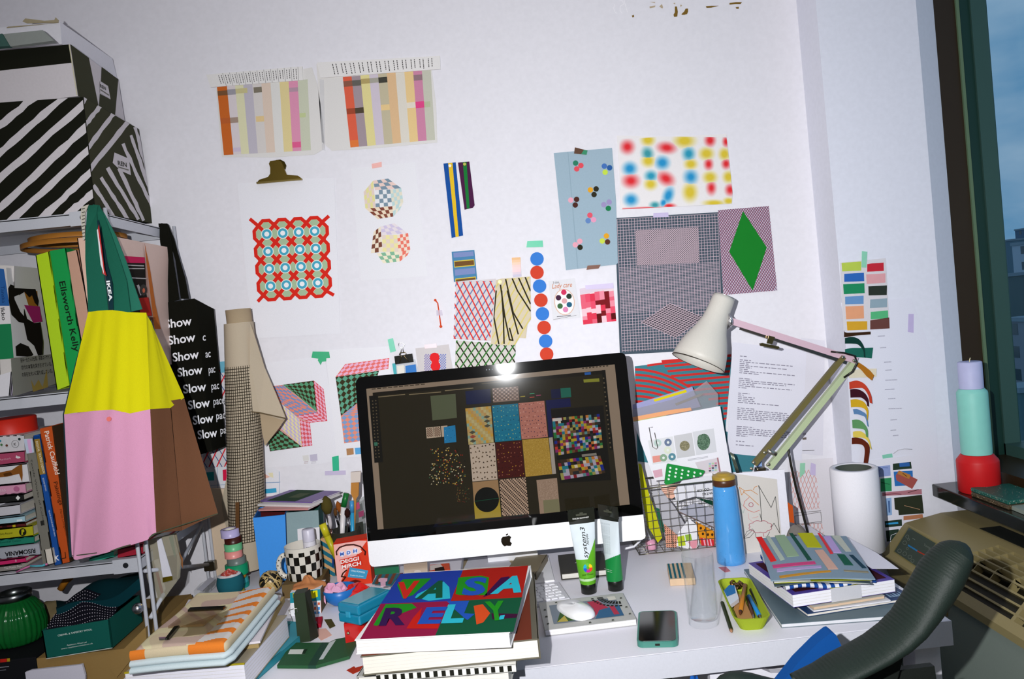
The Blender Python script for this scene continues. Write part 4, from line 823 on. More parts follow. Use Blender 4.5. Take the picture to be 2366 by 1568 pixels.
dress(9, lambda s: s.txt('Essential Colour', 5, 1262, 22, mat('#0f4a3c', 'ink'), (1, -.1), width=175))
dress(10, lambda s: (s.txt('RISOMANIA', 292, 1305, 50, mat('#1c1c20', 'ink'), (-250, 32), (4, 50), 252, .02)))
dress(11, lambda s: s.txt('B', 130, 1415, 28, mat('#f0b8cc', 'ink'), (1, -.1)))
dress(12, lambda s: s.txt('The Poetic Pose', 40, 1478, 28, mat('#d8d4ce', 'ink'), (1, -.14), width=150, bold=.01))
b = B(Matrix.Translation(on(25, 1006, Y=-.31)+V((0, 0, .001)))); b.lathe([(.055, 0), (.055, .038), (.052, .040), (.045, .040)], mat('#da2a18', 'paint'), 40); b.out('round_tin', None, 'shiny red round tin on top of the flat book stack', 'tin')
o = upbook('grey book with a holographic top, standing beside the flat stack', '58,1015 78,1010 124,1300 100,1308', Y2-.004, .2, '#7d7a70'); s = Sh('T3', .0014, Y=Y2-.004); s.p('198,405 270,400 285,515 222,525', mat('#c8d4e8', 'gloss')); s.p('225,408 255,404 270,515 245,520', mat('#e4b4e0', 'gloss'), 2); s.txt('Textile Works of Colour', 252, 570, 22, mat('#3c3a36', 'ink'), (130, 640), (1, -.2), 560); s.p('335,1080 365,1070 370,1110 342,1118', mat('#2a2a28', 'ink'), 1); s.out('title', o)
o = upbook('blue book with tan upper spine between the grey and orange books', '77,1006 92,1003 143,1302 126,1306', Y2-.004, .2, '#1650a0', right='#20406a'); s = Sh('T3', .0014, Y=Y2-.004); s.p('285,408 330,402 378,690 332,700', mat('#9a7a34', 'ink')); s.p('275,385 325,378 330,402 285,410', mat('#0f3f80', 'ink')); s.out('spine_print', o); s = Sh('T3', .0014, Y=Y2-.004); s.txt('DIGITAL TEXTILE DESIGN', 298, 425, 26, mat('#e8dfc0', 'ink'), (60, 265), (1, -.2), 268, .01, 3); s.out('title', o); s = Sh('T3', .0014, Y=Y2-.004); s.txt('SECOND EDITION', 352, 725, 18, mat('#dfe6f0', 'ink'), (26, 110), (1, -.2), 110); s.txt('MELANIE BOWLES AND CERI ISAAC', 402, 990, 16, mat('#dfe6f0', 'ink'), (50, 215), (1, -.2), 222); s.txt('K', 455, 1402, 56, mat('#f0f0f4', 'ink'), (1, -.05), None, None, .03); s.out('title', o)
o = upbook('tall orange book with white and dark upright title', '92,990 122,984 163,1297 143,1302', Y2-.006, .2, '#c4521a', right='#3a2812', pages='#7a6a50'); s = Sh('T3', .0016, Y=Y2-.006); s.txt('Patrick Caulfield', 368, 345, 56, mat('#f2e6da', 'ink'), (92, 355), (54, -14), 365, .012); s.txt('Paintings', 445, 760, 46, mat('#4a2410', 'ink'), (50, 190), (46, -12), 196, .008); s.out('title', o); s = Sh('T3', .0016, Y=Y2-.006); s.txt('Marco Livingstone', 494, 985, 26, mat('#6a3010', 'ink'), (52, 215), (26, -7), 220); s.ln('505,1340 510,1388 545,1382 540,1335', 6, mat('#3a2010', 'ink')); s.out('title', o)
upbook('small cream book end leaning on the grey book', '102,1270 120,1266 126,1300 108,1304', Y2-.012, .12, '#ddd5c8')
o = upbook('mint green box on the shelf below the tote', '206,1290 262,1272 262,1287 206,1302', Y2+.02, .2, '#34b494', flat=True); o = upbook('dark red box at the right end below the tote', '272,1268 330,1256 330,1280 272,1290', Y2+.02, .2, '#a01c30', flat=True)
b = B(); a_ = [on(*p, Y=-.42) for p in pts('T3', '135,1500 200,1470 265,1445 340,1450 390,1435')]; b.tube(a_, .0022, mat('#d87cae', 'cloth'), 5); b.tube([on(*p, Y=-.423) for p in pts('T3', '250,1450 300,1452 350,1448 370,1440')], .0025, mat('#58b4c4', 'cloth'), 5); b.out('ribbon', None, 'pink and blue ribbon end hanging over the lower shelf edge', 'ribbon')
# ---- bottom shelf
cb = mat('#9a7c4a', 'card')
o = thing('cardboard_box', 'kraft cardboard box under the teal wool box', 'box', (-.98, -.24, .554)); b = B(); b.box((-1.06, -.41, .554), (-.85, -.08, .742), cb); b.out('carton', o)
b = B(); b.prism([on(*p, Y=-.42) for p in pts('T4', '1050,1420 1420,1050 1430,1180 1140,1540')], (0, .01, 0), cb); b.out('flap', o)
b = B(); b.prism([(-.85, -.41, .742), (-.85, -.08, .742), (-.835, -.08, .70), (-.835, -.41, .70)], (.002, 0, .001), cb); b.out('flap', o)
tl = mat('#0f5a50', 'card')
o = thing('wool_box', 'open teal wool box with white lettering', 'box', on(190, 1505, Y=-.42)); fa = [on(*p, Y=-.42) for p in pts('T4', '405,1085 1065,975 1100,1250 450,1358')]
nz_ = V((0, .15, 0)); b = B(); b.prism(fa, V((0, .003, 0)), tl); b.prism([fa[1], fa[2], fa[2]+nz_, fa[1]+nz_], V((-.003, 0, 0)), tl); b.prism([fa[0], fa[3], fa[3]+nz_, fa[0]+nz_], V((.003, 0, 0)), tl); b.prism([p+nz_ for p in fa], V((0, -.003, 0)), tl); b.prism([fa[2], fa[3], fa[3]+nz_, fa[2]+nz_], V((0, 0, .002)), tl); b.out('tray', o)
s = Sh('T4', .0006, Y=-.42); w_ = mat('#d8e6e0', 'ink'); s.txt('CREWEL & TAPESTRY WOOL', 568, 1138, 24, w_, (335, -62), None, 340, .012); s.txt('Appletons Wool Ltd', 655, 1230, 20, w_, (190, -30), None, 195); s.txt('www.appletonswool.co.uk', 600, 1265, 18, w_, (310, -55), None, 315); s.ln('452,1356 1098,1250', 7, mat('#c8d0c8', 'ink')); s.out('lettering', o)
r = random.Random(3)
def lump(name, lab, cat, c, sx, sy, sz, m, seed, amp=.3, nu=36, nv=14, mf=None):
    rr = random.Random(seed); ph = [(rr.uniform(1, 5), rr.uniform(0, 6), rr.uniform(1, 4), rr.uniform(0, 6)) for _ in range(5)]
    def fn(u, v):
        a = 2*math.pi*u; t = math.pi*.5*v; k = 1+amp*sum(math.sin(p*a+q)*math.sin(w*t*2+z) for p, q, w, z in [(round(p), q, w, z) for p, q, w, z in ph])/2.5*math.cos(t)**.5 if t < 1.57 else 1
        return (c[0]+sx*math.cos(a)*math.cos(t)*k, c[1]+sy*math.sin(a)*math.cos(t)*k, c[2]+sz*math.sin(t)*k)
    b = B(); b.grid(fn, nu, nv, m, mf=mf); return b.out(name, None, lab, cat, weld=True)
fc = fa[0].lerp(fa[1], .5)
dots = mat('#12121c', 'cloth')
b = B(); g = lambda u, v: fa[0].lerp(fa[1], .02+.96*u)+V((0, .006+.07*v, -.008+.062*v*(1-abs(u-.45)*.9)+.004*math.sin(9*u+5*v)))
b.grid(g, 24, 10, dots); 
for i in range(26):
    for j in range(10):
        p = g((i+.5*(j % 2))/26, (j+.3)/10); b.add([p+V((x*.0011, -.0012, z*.0011)) for x, z in ((-1, 0), (0, -1), (1, 0), (0, 1))], [[0, 1, 2, 3]], mat('#cfc9d4', 'ink'))
b.out('spotted_fabric', None, 'black fabric with white pin dots inside the teal wool box', 'fabric')
vel = mat('#06343c', 'cloth'); vc = on(225, 1375, Y=-.30)
b = B()
def vg(u, v):
    p = on(130+u*200, 1390-u*38+20*math.sin(3*u+1)-v*20, Y=-.37+.2*v); return p+V((0, 0, .012*math.sin(7*u+3*v)*math.sin(5*v+2)+.024*math.sin(math.pi*u)*math.sin(math.pi*min(1, v*1.2))))
b.grid(vg, 30, 16, vel, th=(0, 0, -.025)); b.out('velvet_cloth', None, 'crumpled dark teal velvet heaped on the wool box', 'fabric')
jc = on(48, 1500, Y=-.30); jc.z = .745
b = B(Matrix.Translation(jc)); gj = mat('#12642a', 'gloss'); prof = [(.034, 0), (.05, .004), (.058, .02), (.060, .045), (.055, .072), (.042, .092), (.034, .10), (.033, .108)]
def ribs(i, k): return gj
vs = []
b.grid(lambda u, v: (lambda q, a: ((q[0]*(1+.022*math.cos(30*a)*(1 if .004 < q[1] < .095 else 0)))*math.cos(a), (q[0]*(1+.022*math.cos(30*a)))*math.sin(a), q[1]))((lambda t: (prof[int(t)][0]*(1-(t % 1))+prof[min(int(t)+1, 7)][0]*(t % 1), prof[int(t)][1]*(1-(t % 1))+prof[min(int(t)+1, 7)][1]*(t % 1)))(min(v*7, 6.9999)), 2*math.pi*u), 180, 21, gj)
o = thing('ribbed_jug', 'ribbed green glass jug with a grey collar', 'jug', jc); b.out('body', o, weld=True)
b = B(Matrix.Translation(jc)); b.lathe([(.034, .100), (.037, .103), (.037, .116), (.034, .118), (.030, .118), (.030, .104)], mat('#7c8080', 'metal'), 40, close=False); b.out('collar', o)
b = B(); b.tube([jc+V(p) for p in ((-.05, -.02, .05), (-.066, -.03, .075), (-.062, -.03, .108), (-.036, -.02, .114))], .009, gj, 10); b.out('handle', o)
bx = on(0, 1515, Y=-.38)
o = thing('game_box', 'black box with a small red label below the green jug', 'box', (-1.2, -.3, .556)); b = B(); b.box((-1.36, -.405, .556), (-1.065, -.09, .744), mat('#15161a', 'card'), .002); b.out('carton', o); s = Sh('T4', .001, Y=-.405); s.p('5,1358 70,1352 70,1385 5,1392', mat('#c8281c', 'ink')); s.p('72,1352 100,1350 100,1382 72,1384', mat('#b89a20', 'ink')); s.ln('0,1440 90,1430', 8, mat('#8a8c94', 'ink')); s.ln('0,1470 60,1462', 8, mat('#6a6c74', 'ink')); s.out('label_print', o)
b = B(); b.prism([on(*p, Y=-.435) for p in pts('T4', '245,1490 300,1470 760,1420 800,1412 830,1520 830,1600 260,1600')], (0, .006, 0), mat('#d9d6e4', 'paper')); b.out('envelope', None, 'white envelope poking out at the bottom left corner', 'envelope')
b = B(); b.tube([on(*p, Y=-.2) for p in pts('T4', '590,680 640,600 690,560')], .008, mat('#b0701e', 'wood'), 10); b.out('wooden_stick', None, 'orange wooden stick end behind the teal velvet', 'stick')
lump('burlap_sack', 'brown speckled sack behind the jug and spotted fabric', 'sack', on(125, 1420, Y=-.15)-V((0, 0, .03)), .05, .045, .065, mat('#8c7c5a', 'cloth'), 8, .12)
b = B(); b.ball(on(318, 1405, Y=-.42), .012, mat('#b8b8bc', 'metal'), 14, 10); b.out('bell', None, 'small silver bell beside the velvet at the shelf post', 'bell') 
b = B(); b.prism([(-.80, -.028, .60), (-.675, -.028, .60), (-.695, -.012, .985), (-.80, -.012, 1.0)], (0, .006, 0), mat('#d8c2a8', 'card')); b.out('beige_board', None, 'plain beige board leaning on the wall behind the totes', 'board')
# hanging bag of prints
o = thing('plastic_bag', 'clear plastic bag of prints hung from the side of the shelf', 'bag', on(380, 1410, Y=-.34)); s = Sh('T4', 0, Y=-.34)
s.base('1400,210 1700,140 1740,300 1770,400 1760,560 1700,640 1540,860 1510,810 1440,560', mat('#bfb9a4', 'film'), .003); s.out('bag', o)
s = Sh('T4', -.02, Y=-.34); s.base('1400,220 1690,150 1740,420 1690,640 1530,850 1460,600', mat('#9a8f78', 'card'), .004)
for a, c, l in (('1470,420 1520,400 1590,700 1560,760', '#d9d0c0', 1), ('1475,480 1510,500 1570,730 1545,755', '#962822', 2), ('1540,420 1580,400 1600,600 1590,640', '#6a3a2c', 2), ('1620,190 1660,170 1690,360 1680,400', '#3f7058', 1), ('1600,380 1700,360 1700,600 1600,640', '#4c3a2c', 1), ('1720,330 1760,400 1760,500 1730,440', '#93623c', 1)): s.p(a, mat(c, 'ink'), l)
s.out('prints', o); s = Sh('T4', .004, Y=-.34); s.base('1540,185 1585,175 1690,545 1600,560', mat('#dddbe4', 'paper'), .002); s.p('1598,555 1692,540 1695,580 1600,605', mat('#c0a428', 'metal'), 1); s.out('paper_strip', o)
# ================================================================ hanging bags and roll
def patch3(b, a, m, nu=14, nv=14, amp=.004, fr=(9, 5), seed=0, back=None):   # cloth panel through four corner points
    r = random.Random(seed); p0, p1 = r.uniform(0, 6), r.uniform(0, 6); n = (a[1]-a[0]).cross(a[3]-a[0]).normalized()
    n = n if n.y < 0 else -n
    b.grid(lambda u, v: a[0].lerp(a[1], u).lerp(a[3].lerp(a[2], u), v)+n*amp*math.sin(math.pi*u)*(math.sin(fr[0]*u+p0+1.5*v)+.6*math.sin(fr[1]*v+p1+2*u))*(.3+.7*v), nu, nv, m)
T = lambda x, y, Y, k='Z': on(*cx(k, x, y), Y=Y)
tb = thing('tote_bag', 'colour block tote bag of yellow, pink and brown with green straps', 'bag', T(260, 1270, -.47))
ye, pi, bn, st = mat('#d8d012', 'cloth'), mat('#dc9cbc', 'cloth'), mat('#6f4a34', 'cloth'), mat('#1f6450', 'cloth')
ya, yb_, yc = -.53, -.53, -.425
mid = lambda y: None
top = [T(205, 720, -.48), T(335, 722, -.48)]; sp = [T(148, 957, ya), T(215, 949, -.54), T(260, 946, -.54), T(300, 955, -.535), T(347, 945, yb_)]
b = B(); n = 4
tp = [T(x, y, -.485) for x, y in ((204, 720), (235, 717), (260, 716), (295, 721), (338, 722))]
for i in range(4): patch3(b, [tp[i], tp[i+1], sp[i+1], sp[i]], ye, 8, 14, .004, (3.1, 4), i)
b.out('yellow_panel', tb, weld=True)
bt = [T(166, 1285, ya), T(178, 1293, ya), T(255, 1274, -.545), T(340, 1247, -.535), T(361, 1232, yb_+.005)]
b = B()
for i in range(4): patch3(b, [sp[i], sp[i+1], bt[i+1], bt[i]], pi, 8, 16, .0035, (3.1, 4), 10+i)
b.out('pink_panel', tb, weld=True)
s = Sh('Z', .003, Y=-.54); s.base([(254+5.5*math.cos(i*.7), 967+5.5*math.sin(i*.7)) for i in range(9)], mat('#ee7a72', 'plastic'), .002); s.out('button', tb)
gt = [tp[4], T(380, 805, -.45), T(400, 862, -.44), T(425, 918, yc)]; gs = [sp[4], T(372, 940, -.49), T(395, 938, -.46), T(426, 921, yc)]
b = B(); patch3(b, [tp[4], T(350, 745, -.47), T(394, 942, -.47), sp[4]], ye, 10, 14, .003, (3, 4), 5); patch3(b, [T(350, 745, -.47), T(352, 752, -.46), T(426, 918, yc), T(394, 942, -.47)], ye, 8, 12, .002, (3, 4), 6); b.out('side_yellow_panel', tb, weld=True)
b = B(); patch3(b, [sp[4], T(394, 942, -.47), T(420, 1225, -.47), bt[4]], bn, 10, 16, .002, (3, 4), 7); patch3(b, [T(394, 925, -.465), T(426, 920, yc), T(504, 1187, yc), T(420, 1225, -.465)], bn, 10, 16, .002, (3, 4), 8); b.out('brown_panel', tb, weld=True)
b = B(); bkp = mat('#3f6a78', 'cloth'); patch3(b, [T(204, 722, -.47), T(350, 740, -.45), T(500, 1185, -.415), T(160, 1288, -.42)], bkp, 10, 10, .001); patch3(b, [T(204, 722, -.47), T(204, 720, -.485), sp[0], T(145, 957, -.45)], bkp, 4, 8, .001); patch3(b, [T(145, 957, -.45), sp[0], bt[0], T(160, 1288, -.45)], bkp, 4, 8, .001)
b.prism([bt[0], bt[2], bt[3], bt[4], T(504, 1187, yc), T(420, 1215, -.42), T(165, 1288, -.42)], (0, 0, .002), mat('#4a5240', 'cloth')); b.out('back_panel', tb)
def strap(name, o, a, m, th=.003):   # a: list of (left px, right px, Y)
    b = B(); L = [T(*p, y) for p, q, y in a]; R = [T(*q, y) for p, q, y in a]
    for i in range(len(a)-1): b.hexa([L[i], R[i], R[i+1], L[i+1]], [p+V((0, th, 0)) for p in (L[i], R[i], R[i+1], L[i+1])], m)
    return b.out(name, o)
strap('strap', tb, [((205, 474), (226, 474), -.405), ((201, 488), (223, 492), -.415), ((197, 545), (226, 530), -.43), ((197, 600), (233, 600), -.445), ((201, 660), (244, 660), -.465), ((204, 722), (250, 720), -.483)], st)
strap('strap', tb, [((214, 472), (229, 474), -.402), ((222, 490), (236, 488), -.41), ((234, 550), (258, 545), -.42), ((243, 600), (275, 595), -.435), ((252, 655), (292, 648), -.455), ((260, 722), (302, 724), -.478)], st)
strap('strap', tb, [((220, 474), (230, 478), -.400), ((232, 488), (240, 492), -.405), ((255, 545), (268, 545), -.415), ((275, 610), (292, 606), -.43), ((290, 660), (308, 655), -.445), ((302, 720), (328, 714), -.465)], mat('#2c7460', 'cloth'))
s = strap('label_tag', tb, [((224, 510), (228, 508), -.424), ((232, 560), (238, 552), -.432), ((240, 610), (248, 605), -.44), ((247, 660), (260, 655), -.47), ((252, 722), (262, 722), -.486)], mat('#16343c', 'cloth'), .001)
s = Sh('T5', .0012, Y=-.485); s.txt('IKEA', 1172, 1040, 52, mat('#eef0f2', 'ink'), (34, 240), (50, -6), 225, .035); s.p('1075,480 1090,420 1150,900 1175,985 1130,960', mat('#b82a2a', 'ink'), 1); s.p('1068,480 1080,470 1150,980 1110,860', mat('#e4dfe2', 'ink'), 2); s.out('label_print', tb)
b = B(); a_ = [((188, 478), (205, 472), -.408), ((186, 500), (197, 492), -.412), ((189, 530), (196, 530), -.413), ((192, 555), (196, 552), -.412)]
tm = mat('#cfcabb', 'plastic'); L = [T(*p, y) for p, q, y in a_]; R = [T(*q, y) for p, q, y in a_]
for i in range(3): b.hexa([L[i], R[i], R[i+1], L[i+1]], [p+V((0, .001, 0)) for p in (L[i], R[i], R[i+1], L[i+1])], tm)
for i in range(9): b.add([T(189, 482+i*8, -.4145), T(196, 480+i*8, -.4145), T(196, 482+i*8, -.4145), T(189, 484+i*8, -.4145)], [[0, 1, 2, 3]], mat('#4a4a44', 'ink'))
b.out('measuring_tape', None, 'pale measuring tape looped over the shelf corner behind the green strap', 'measuring tape')
# black tote
kb = thing('tote_bag', 'black tote bag printed with repeated white words', 'bag', T(450, 1045, -.09)); bc = mat('#12120c', 'cloth')
yk = -.11; b = B()
out_ = [(362, 702), (388, 700), (390, 692), (448, 688), (450, 690), (452, 800), (480, 1044), (452, 1052), (430, 1000), (372, 780)]
patch3(b, [T(362, 702, yk), T(450, 689, yk), T(490, 1042, yk-.02), T(445, 1055, yk-.02)], bc, 14, 18, .0015, (6, 5), 2)
patch3(b, [T(450, 690, yk), T(494, 713, -.06), T(522, 1030, -.06), T(490, 1042, yk-.02)], bc, 10, 18, .0012, (5, 4), 3)
patch3(b, [T(362, 702, yk), T(494, 713, -.055), T(522, 1030, -.055), T(440, 1052, -.06)], bc, 8, 8, .0005)
b.out('cloth_body', kb, weld=True)
strap('strap', kb, [((366, 516), (386, 516), -.06), ((370, 560), (396, 560), -.075), ((377, 600), (400, 600), -.085), ((378, 650), (408, 650), -.1), ((381, 702), (414, 692), -.108)], bc)
strap('strap', kb, [((372, 515), (388, 518), -.055), ((390, 550), (402, 552), -.062), ((405, 600), (415, 600), -.075), ((412, 650), (428, 645), -.09), ((418, 690), (436, 690), -.1)], bc)
wi = mat('#ecebf0', 'ink')
for i, (wd, x, y, w_) in enumerate((('Show', 1203, 1000, 195), ('Show', 1225, 1118, 200), ('Show', 1258, 1240, 192), ('Show', 1294, 1350, 182), ('Slow', 1335, 1470, 168), ('Slow', 1370, 1585, 160), ('Slow', 1405, 1695, 150), ('Slow', 1440, 1800, 142))):
    s = Sh('T2', .0035, pn=((0, yk, T(400, 700, yk).z), (0, -1, .075))); s.txt(wd, x, y, 88, wi, (1, -.14), (-.1, -1), w_, .02); s.out('printed_word', kb)
q0, q1, q2 = T(450, 690, yk), T(494, 713, -.06), T(490, 1042, yk-.02)
nq = (q1-q0).cross(q2-q0); nq = nq if nq.y < 0 else -nq
for wd, x, y, w_ in (('c', 1462, 1090, 22), ('ac', 1482, 1212, 38), ('pac', 1505, 1325, 48), ('pac', 1525, 1445, 56), ('pace', 1540, 1555, 80), ('pace', 1560, 1660, 92), ('pace', 1590, 1765, 92)): 
    s = Sh('T2', .0035, pn=(q0, nq)); s.txt(wd, x, y, 80, wi, (1, -.16), (-.05, -1), w_, .01); s.out('printed_word', kb)
# fabric roll
fr_ = thing('fabric_roll', 'standing roll of beige cloth with a fine black grid weave', 'fabric roll', (-.667, -.075, .77))
rx = V((T(550, 1000, -.075).x, -.075, 0)); top_ = T(550, 716, -.075); bot_ = T(573, 1310, -.075); ax = (top_-bot_); R0 = .0355
fm, gmk = mat('#bdae98', 'cloth'), mat('#2f2920', 'cloth'); fb = frame(bot_, (1, 0, 0), (0, 1, 0)); H = ax.length
sh = lambda z: V((ax.x*z/H+.004*math.sin(3.14*z/H), 0, z))
def RR(z): t = z/H; return .0355+(.0105*math.sin(3.14*min(1, (1-t)*1.15)*.62) if t < 1 else 0)
b = B(Matrix.Translation(bot_)); n = 44
b.grid(lambda u, v: (lambda z: sh(z)+V((RR(z)*math.cos(2*math.pi*u), RR(z)*math.sin(2*math.pi*u), 0)))(v*(H-.035)), n, 24, fm)
b.lathe([(R0, H-.036), (R0-.0012, H-.036), (R0-.003, H-.036)], fm, n, Matrix.Translation((ax.x, 0, 0)), close=False); b.out('outer_layer', fr_, weld=True)
b = B(Matrix.Translation(bot_+V((ax.x, 0, 0)))); b.lathe([(R0-.004, H-.12), (R0-.004, H), (R0-.008, H), (R0-.008, H-.02), (R0-.016, H-.02), (R0-.016, H-.004), (R0-.02, H-.004), (R0-.02, H-.05)], mat('#b39f82', 'cloth'), n, close=False); b.out('core', fr_)
b = B(Matrix.Translation(bot_)); zt = H-.115-.03; nz2 = 60; na = 46; Rg = R0+.0006
w0 = .0006
for i in range(nz2):
    z = .075+i*(zt-.075)/nz2; Rg = RR(z)+.0007
    for k in range(20):
        a0, a1 = math.pi*(1+k/20), math.pi*(1+(k+1)/20)
        b.add([sh(z)+V((Rg*math.cos(a0), Rg*math.sin(a0), 0)), sh(z)+V((Rg*math.cos(a1), Rg*math.sin(a1), 0)), sh(z+.0019)+V((Rg*math.cos(a1), Rg*math.sin(a1), 0)), sh(z+.0019)+V((Rg*math.cos(a0), Rg*math.sin(a0), 0))], [[0, 1, 2, 3]], gmk)
for k in range(24):
    a0 = math.pi*(1+k/24); a1 = a0+.038
    for i in range(14):
        z0, z1 = .075+i*(zt-.075)/14, .075+(i+1)*(zt-.075)/14; r0_, r1_ = RR(z0)+.0007, RR(z1)+.0007
        b.add([sh(z0)+V((r0_*math.cos(a0), r0_*math.sin(a0), 0)), sh(z0)+V((r0_*math.cos(a1), r0_*math.sin(a1), 0)), sh(z1)+V((r1_*math.cos(a1), r1_*math.sin(a1), 0)), sh(z1)+V((r1_*math.cos(a0), r1_*math.sin(a0), 0))], [[0, 1, 2, 3]], gmk)
b.out('grid_weave', fr_)
b = B(); yq = -.105
b.prism([T(x, y, -.085 if x > 600 else yq) for x, y in ((578, 745), (590, 780), (612, 850), (638, 910), (660, 965), (652, 970), (600, 952), (571, 950), (574, 900), (577, 830))], (0, .0015, 0), fm)
b.prism([T(x, y, -.08) for x, y in ((600, 953), (652, 968), (660, 966), (645, 988), (612, 1030), (606, 1000))], (0, .0015, 0), mat('#b29e82', 'cloth')); b.tube([T(*p, yq-.001) for p in ((571, 950), (600, 953), (640, 962), (659, 966))], .0016, mat('#6a5a42', 'cloth'), 5); b.out('loose_flap', fr_)
b = B(); b.prism([T(x, y, -.04) for x, y in ((527, 1085), (512, 1160), (514, 1180), (524, 1225), (540, 1225))], (0, .002, 0), mat('#b5a893', 'cloth')); b.out('back_flap', fr_)
# ================================================================ computer and the right half of the desk
im = thing('computer', 'all in one computer with silver chin, showing pattern swatches', 'computer', (0, -.2, .73))
PN = ((0, -.25, 1.04), (-.048, -1, .091))
al, bz = mat('#f1f1f4', 'paint'), mat('#050504', 'mirror')
s = Sh('I', 0, pn=PN); n_ = s.n
outl = '66,262 72,236 86,222 110,214 1900,44 1925,46 1942,58 1950,85 2070,1172 2086,1320 2080,1336 2062,1346 195,1535 178,1532 165,1518 160,1500 148,1358'
fr = [s.at(p) for p in s.q(outl)]; c0 = sum(fr, V())/len(fr)
b = B(); b.hexa([p-n_*.012 for p in fr], fr, al); b.hexa([c0+(p-c0)*.55-n_*.05 for p in fr], [p-n_*.012 for p in fr], al); b.out('casing', im)
s = Sh('I', .0003, pn=PN); s.base('66,262 72,236 86,222 110,214 1900,44 1925,46 1942,58 1950,85 2069,1170 150,1357', bz, .0012)
for x in (978, 998, 1018): s.ell(x, 163-(x-978)*.09, 4, 4, mat('#8a8f98', 'ink'), 1, 0, 8)
s.out('bezel', im)
k = lambda c: mat(c, 'screen')
s = Sh('I', .0018, pn=PN); s.p('140,295 1870,125 1975,1100 220,1275', k('#9a8672'), 0)
s.p('185,322 1800,165 1905,1108 262,1272', k('#2a2413'), 1); s.p('160,345 222,340 258,805 198,810', k('#14120a'), 2); s.p('1780,165 1805,163 1862,720 1835,722', k('#14120a'), 2)
s.p('185,322 1800,165 1803,190 187,345', k('#1d180d'), 2)
for i in range(10): s.ln([(180+i*38, 297-i*3.6), (205+i*38, 295-i*3.6)], 6, k('#3a3020'), 2)
for i in range(8): s.ln([(1645+i*24, 153-i*2.4), (1655+i*24, 152-i*2.4)], 7, k('#3a3020'), 2)
for i in range(18): s.ell(185+i*1.4, 380+i*23, 5, 5, k('#6a5c44'), 3, 0, 6); s.ell(207+i*1.4, 377+i*23, 5, 5, k('#6a5c44'), 3, 0, 6)
for i in range(16): s.ell(1793+i*3.2, 222+i*32, 6, 6, k('#6a5c44'), 3, 0, 6)
s.p('195,668 218,665 221,690 198,692', k('#3f7a62'), 4)
for x0, x1, y in ((225, 410, 352), (440, 660, 335), (690, 885, 308)): s.ln([(x0, y), (x1, y-18)], 6, k('#8a7a5c'), 3)
s.ln('945,260 1080,248', 6, k('#5c503a'), 3); s.p('1660,182 1703,177 1705,196 1662,200', k('#2a62b0'), 3); s.p('1652,230 1762,222 1764,245 1655,252', k('#8f9030'), 3)
def blk(a, c, l=2): s.p(a, k(c), l)
blk('587,345 762,330 772,497 602,515', '#5c6248'); blk('830,312 1003,295 1010,392 838,405', '#101a44'); blk('1018,292 1198,278 1206,375 1025,390', '#8f7668')
for i in range(12):
    for j in range(7): s.ell(1026+i*15, 298+j*13-i*1.2, 4, 4, k('#2a2a3a' if (i+j) % 2 else '#e0c8c0'), 3, 0, 6)
blk('1425,300 1490,294 1495,358 1430,364', '#161a40'); blk('1492,292 1562,287 1568,352 1498,358', '#1f6a58'); blk('1390,375 1560,360 1566,420 1425,432 1440,630 1412,632', '#161a4c')
for x, y, c in ((1215, 350, '#b0a030'), (1280, 330, '#40a070'), (1280, 355, '#c05040'), (1325, 342, '#b04a70')): s.ln([(x, y), (x+30, y-3)], 6, k(c), 3)
W1 = [(830, 432), (1008, 415), (1028, 668), (853, 685)]; W2 = [(1015, 412), (1196, 397), (1220, 650), (1038, 665)]; W3 = [(1200, 395), (1380, 378), (1405, 630), (1222, 647)]
W4 = [(858, 687), (1035, 670), (1055, 925), (880, 940)]; W5 = [(1040, 672), (1222, 655), (1245, 905), (1060, 920)]; W6 = [(1226, 650), (1408, 635), (1435, 888), (1250, 908)]
W7 = [(880, 945), (1058, 928), (1080, 1185), (898, 1200)]; W8 = [(1066, 928), (1250, 910), (1274, 1165), (1088, 1182)]
for w_, c in ((W1, '#c0a86c'), (W2, '#157a98'), (W3, '#c07a6a'), (W4, '#cdb8a4'), (W5, '#4a1008'), (W6, '#b8923a'), (W8, '#c4a48a')): s.p(w_, k(c), 2)
r = random.Random(9)
def scat(w_, n, cols, sz, tri=True):
    f = s.bl(*w_)
    for i in range(n):
        for j in range(n):
            u, v = (i+.5+r.uniform(-.25, .25))/n, (j+.5+r.uniform(-.25, .25))/n; x, y = f(min(max(u, .04), .96), min(max(v, .04), .96)); a = r.uniform(0, 6)
            s.p([(x+sz*math.cos(a+t), y+sz*math.sin(a+t)) for t in ((0, 2.1, 4.2) if tri else (0, 1.57, 3.14, 4.71))], k(r.choice(cols)), 3)
scat(W2, 8, ['#6ac0b0', '#0c3a4c', '#c0c060'], 5); scat(W3, 9, ['#3a2a4a', '#e8b0a0', '#5a2020'], 5); scat(W4, 7, ['#3a2a1a', '#5a4428'], 8); scat(W5, 8, ['#b06a50', '#d0a030', '#1a0808'], 5); scat(W6, 16, ['#d0ac54', '#a4802c'], 4)
f = s.bl(*W1); s.cells(f, 10, 12, lambda i, j: k(['#d0a040', '#8fae9c', '#c8b880', '#c49a5c'][(i*3+j*5) % 4]) if (i*7+j*3) % 5 < 3 else None, 3)
for x, y in ((980, 490), (982, 520), (984, 552), (880, 598), (882, 628), (884, 658)): s.p([(x-24, y+2), (x, y-12), (x+24, y-2), (x, y+12)], k('#54503e' if y != 628 else '#a04a3a'), 4)
f = s.bl(*W8); s.cells(f, 22, 26, lambda i, j: k('#3a2c24') if (i*2+j*3) % 5 < 2 else None, 3)
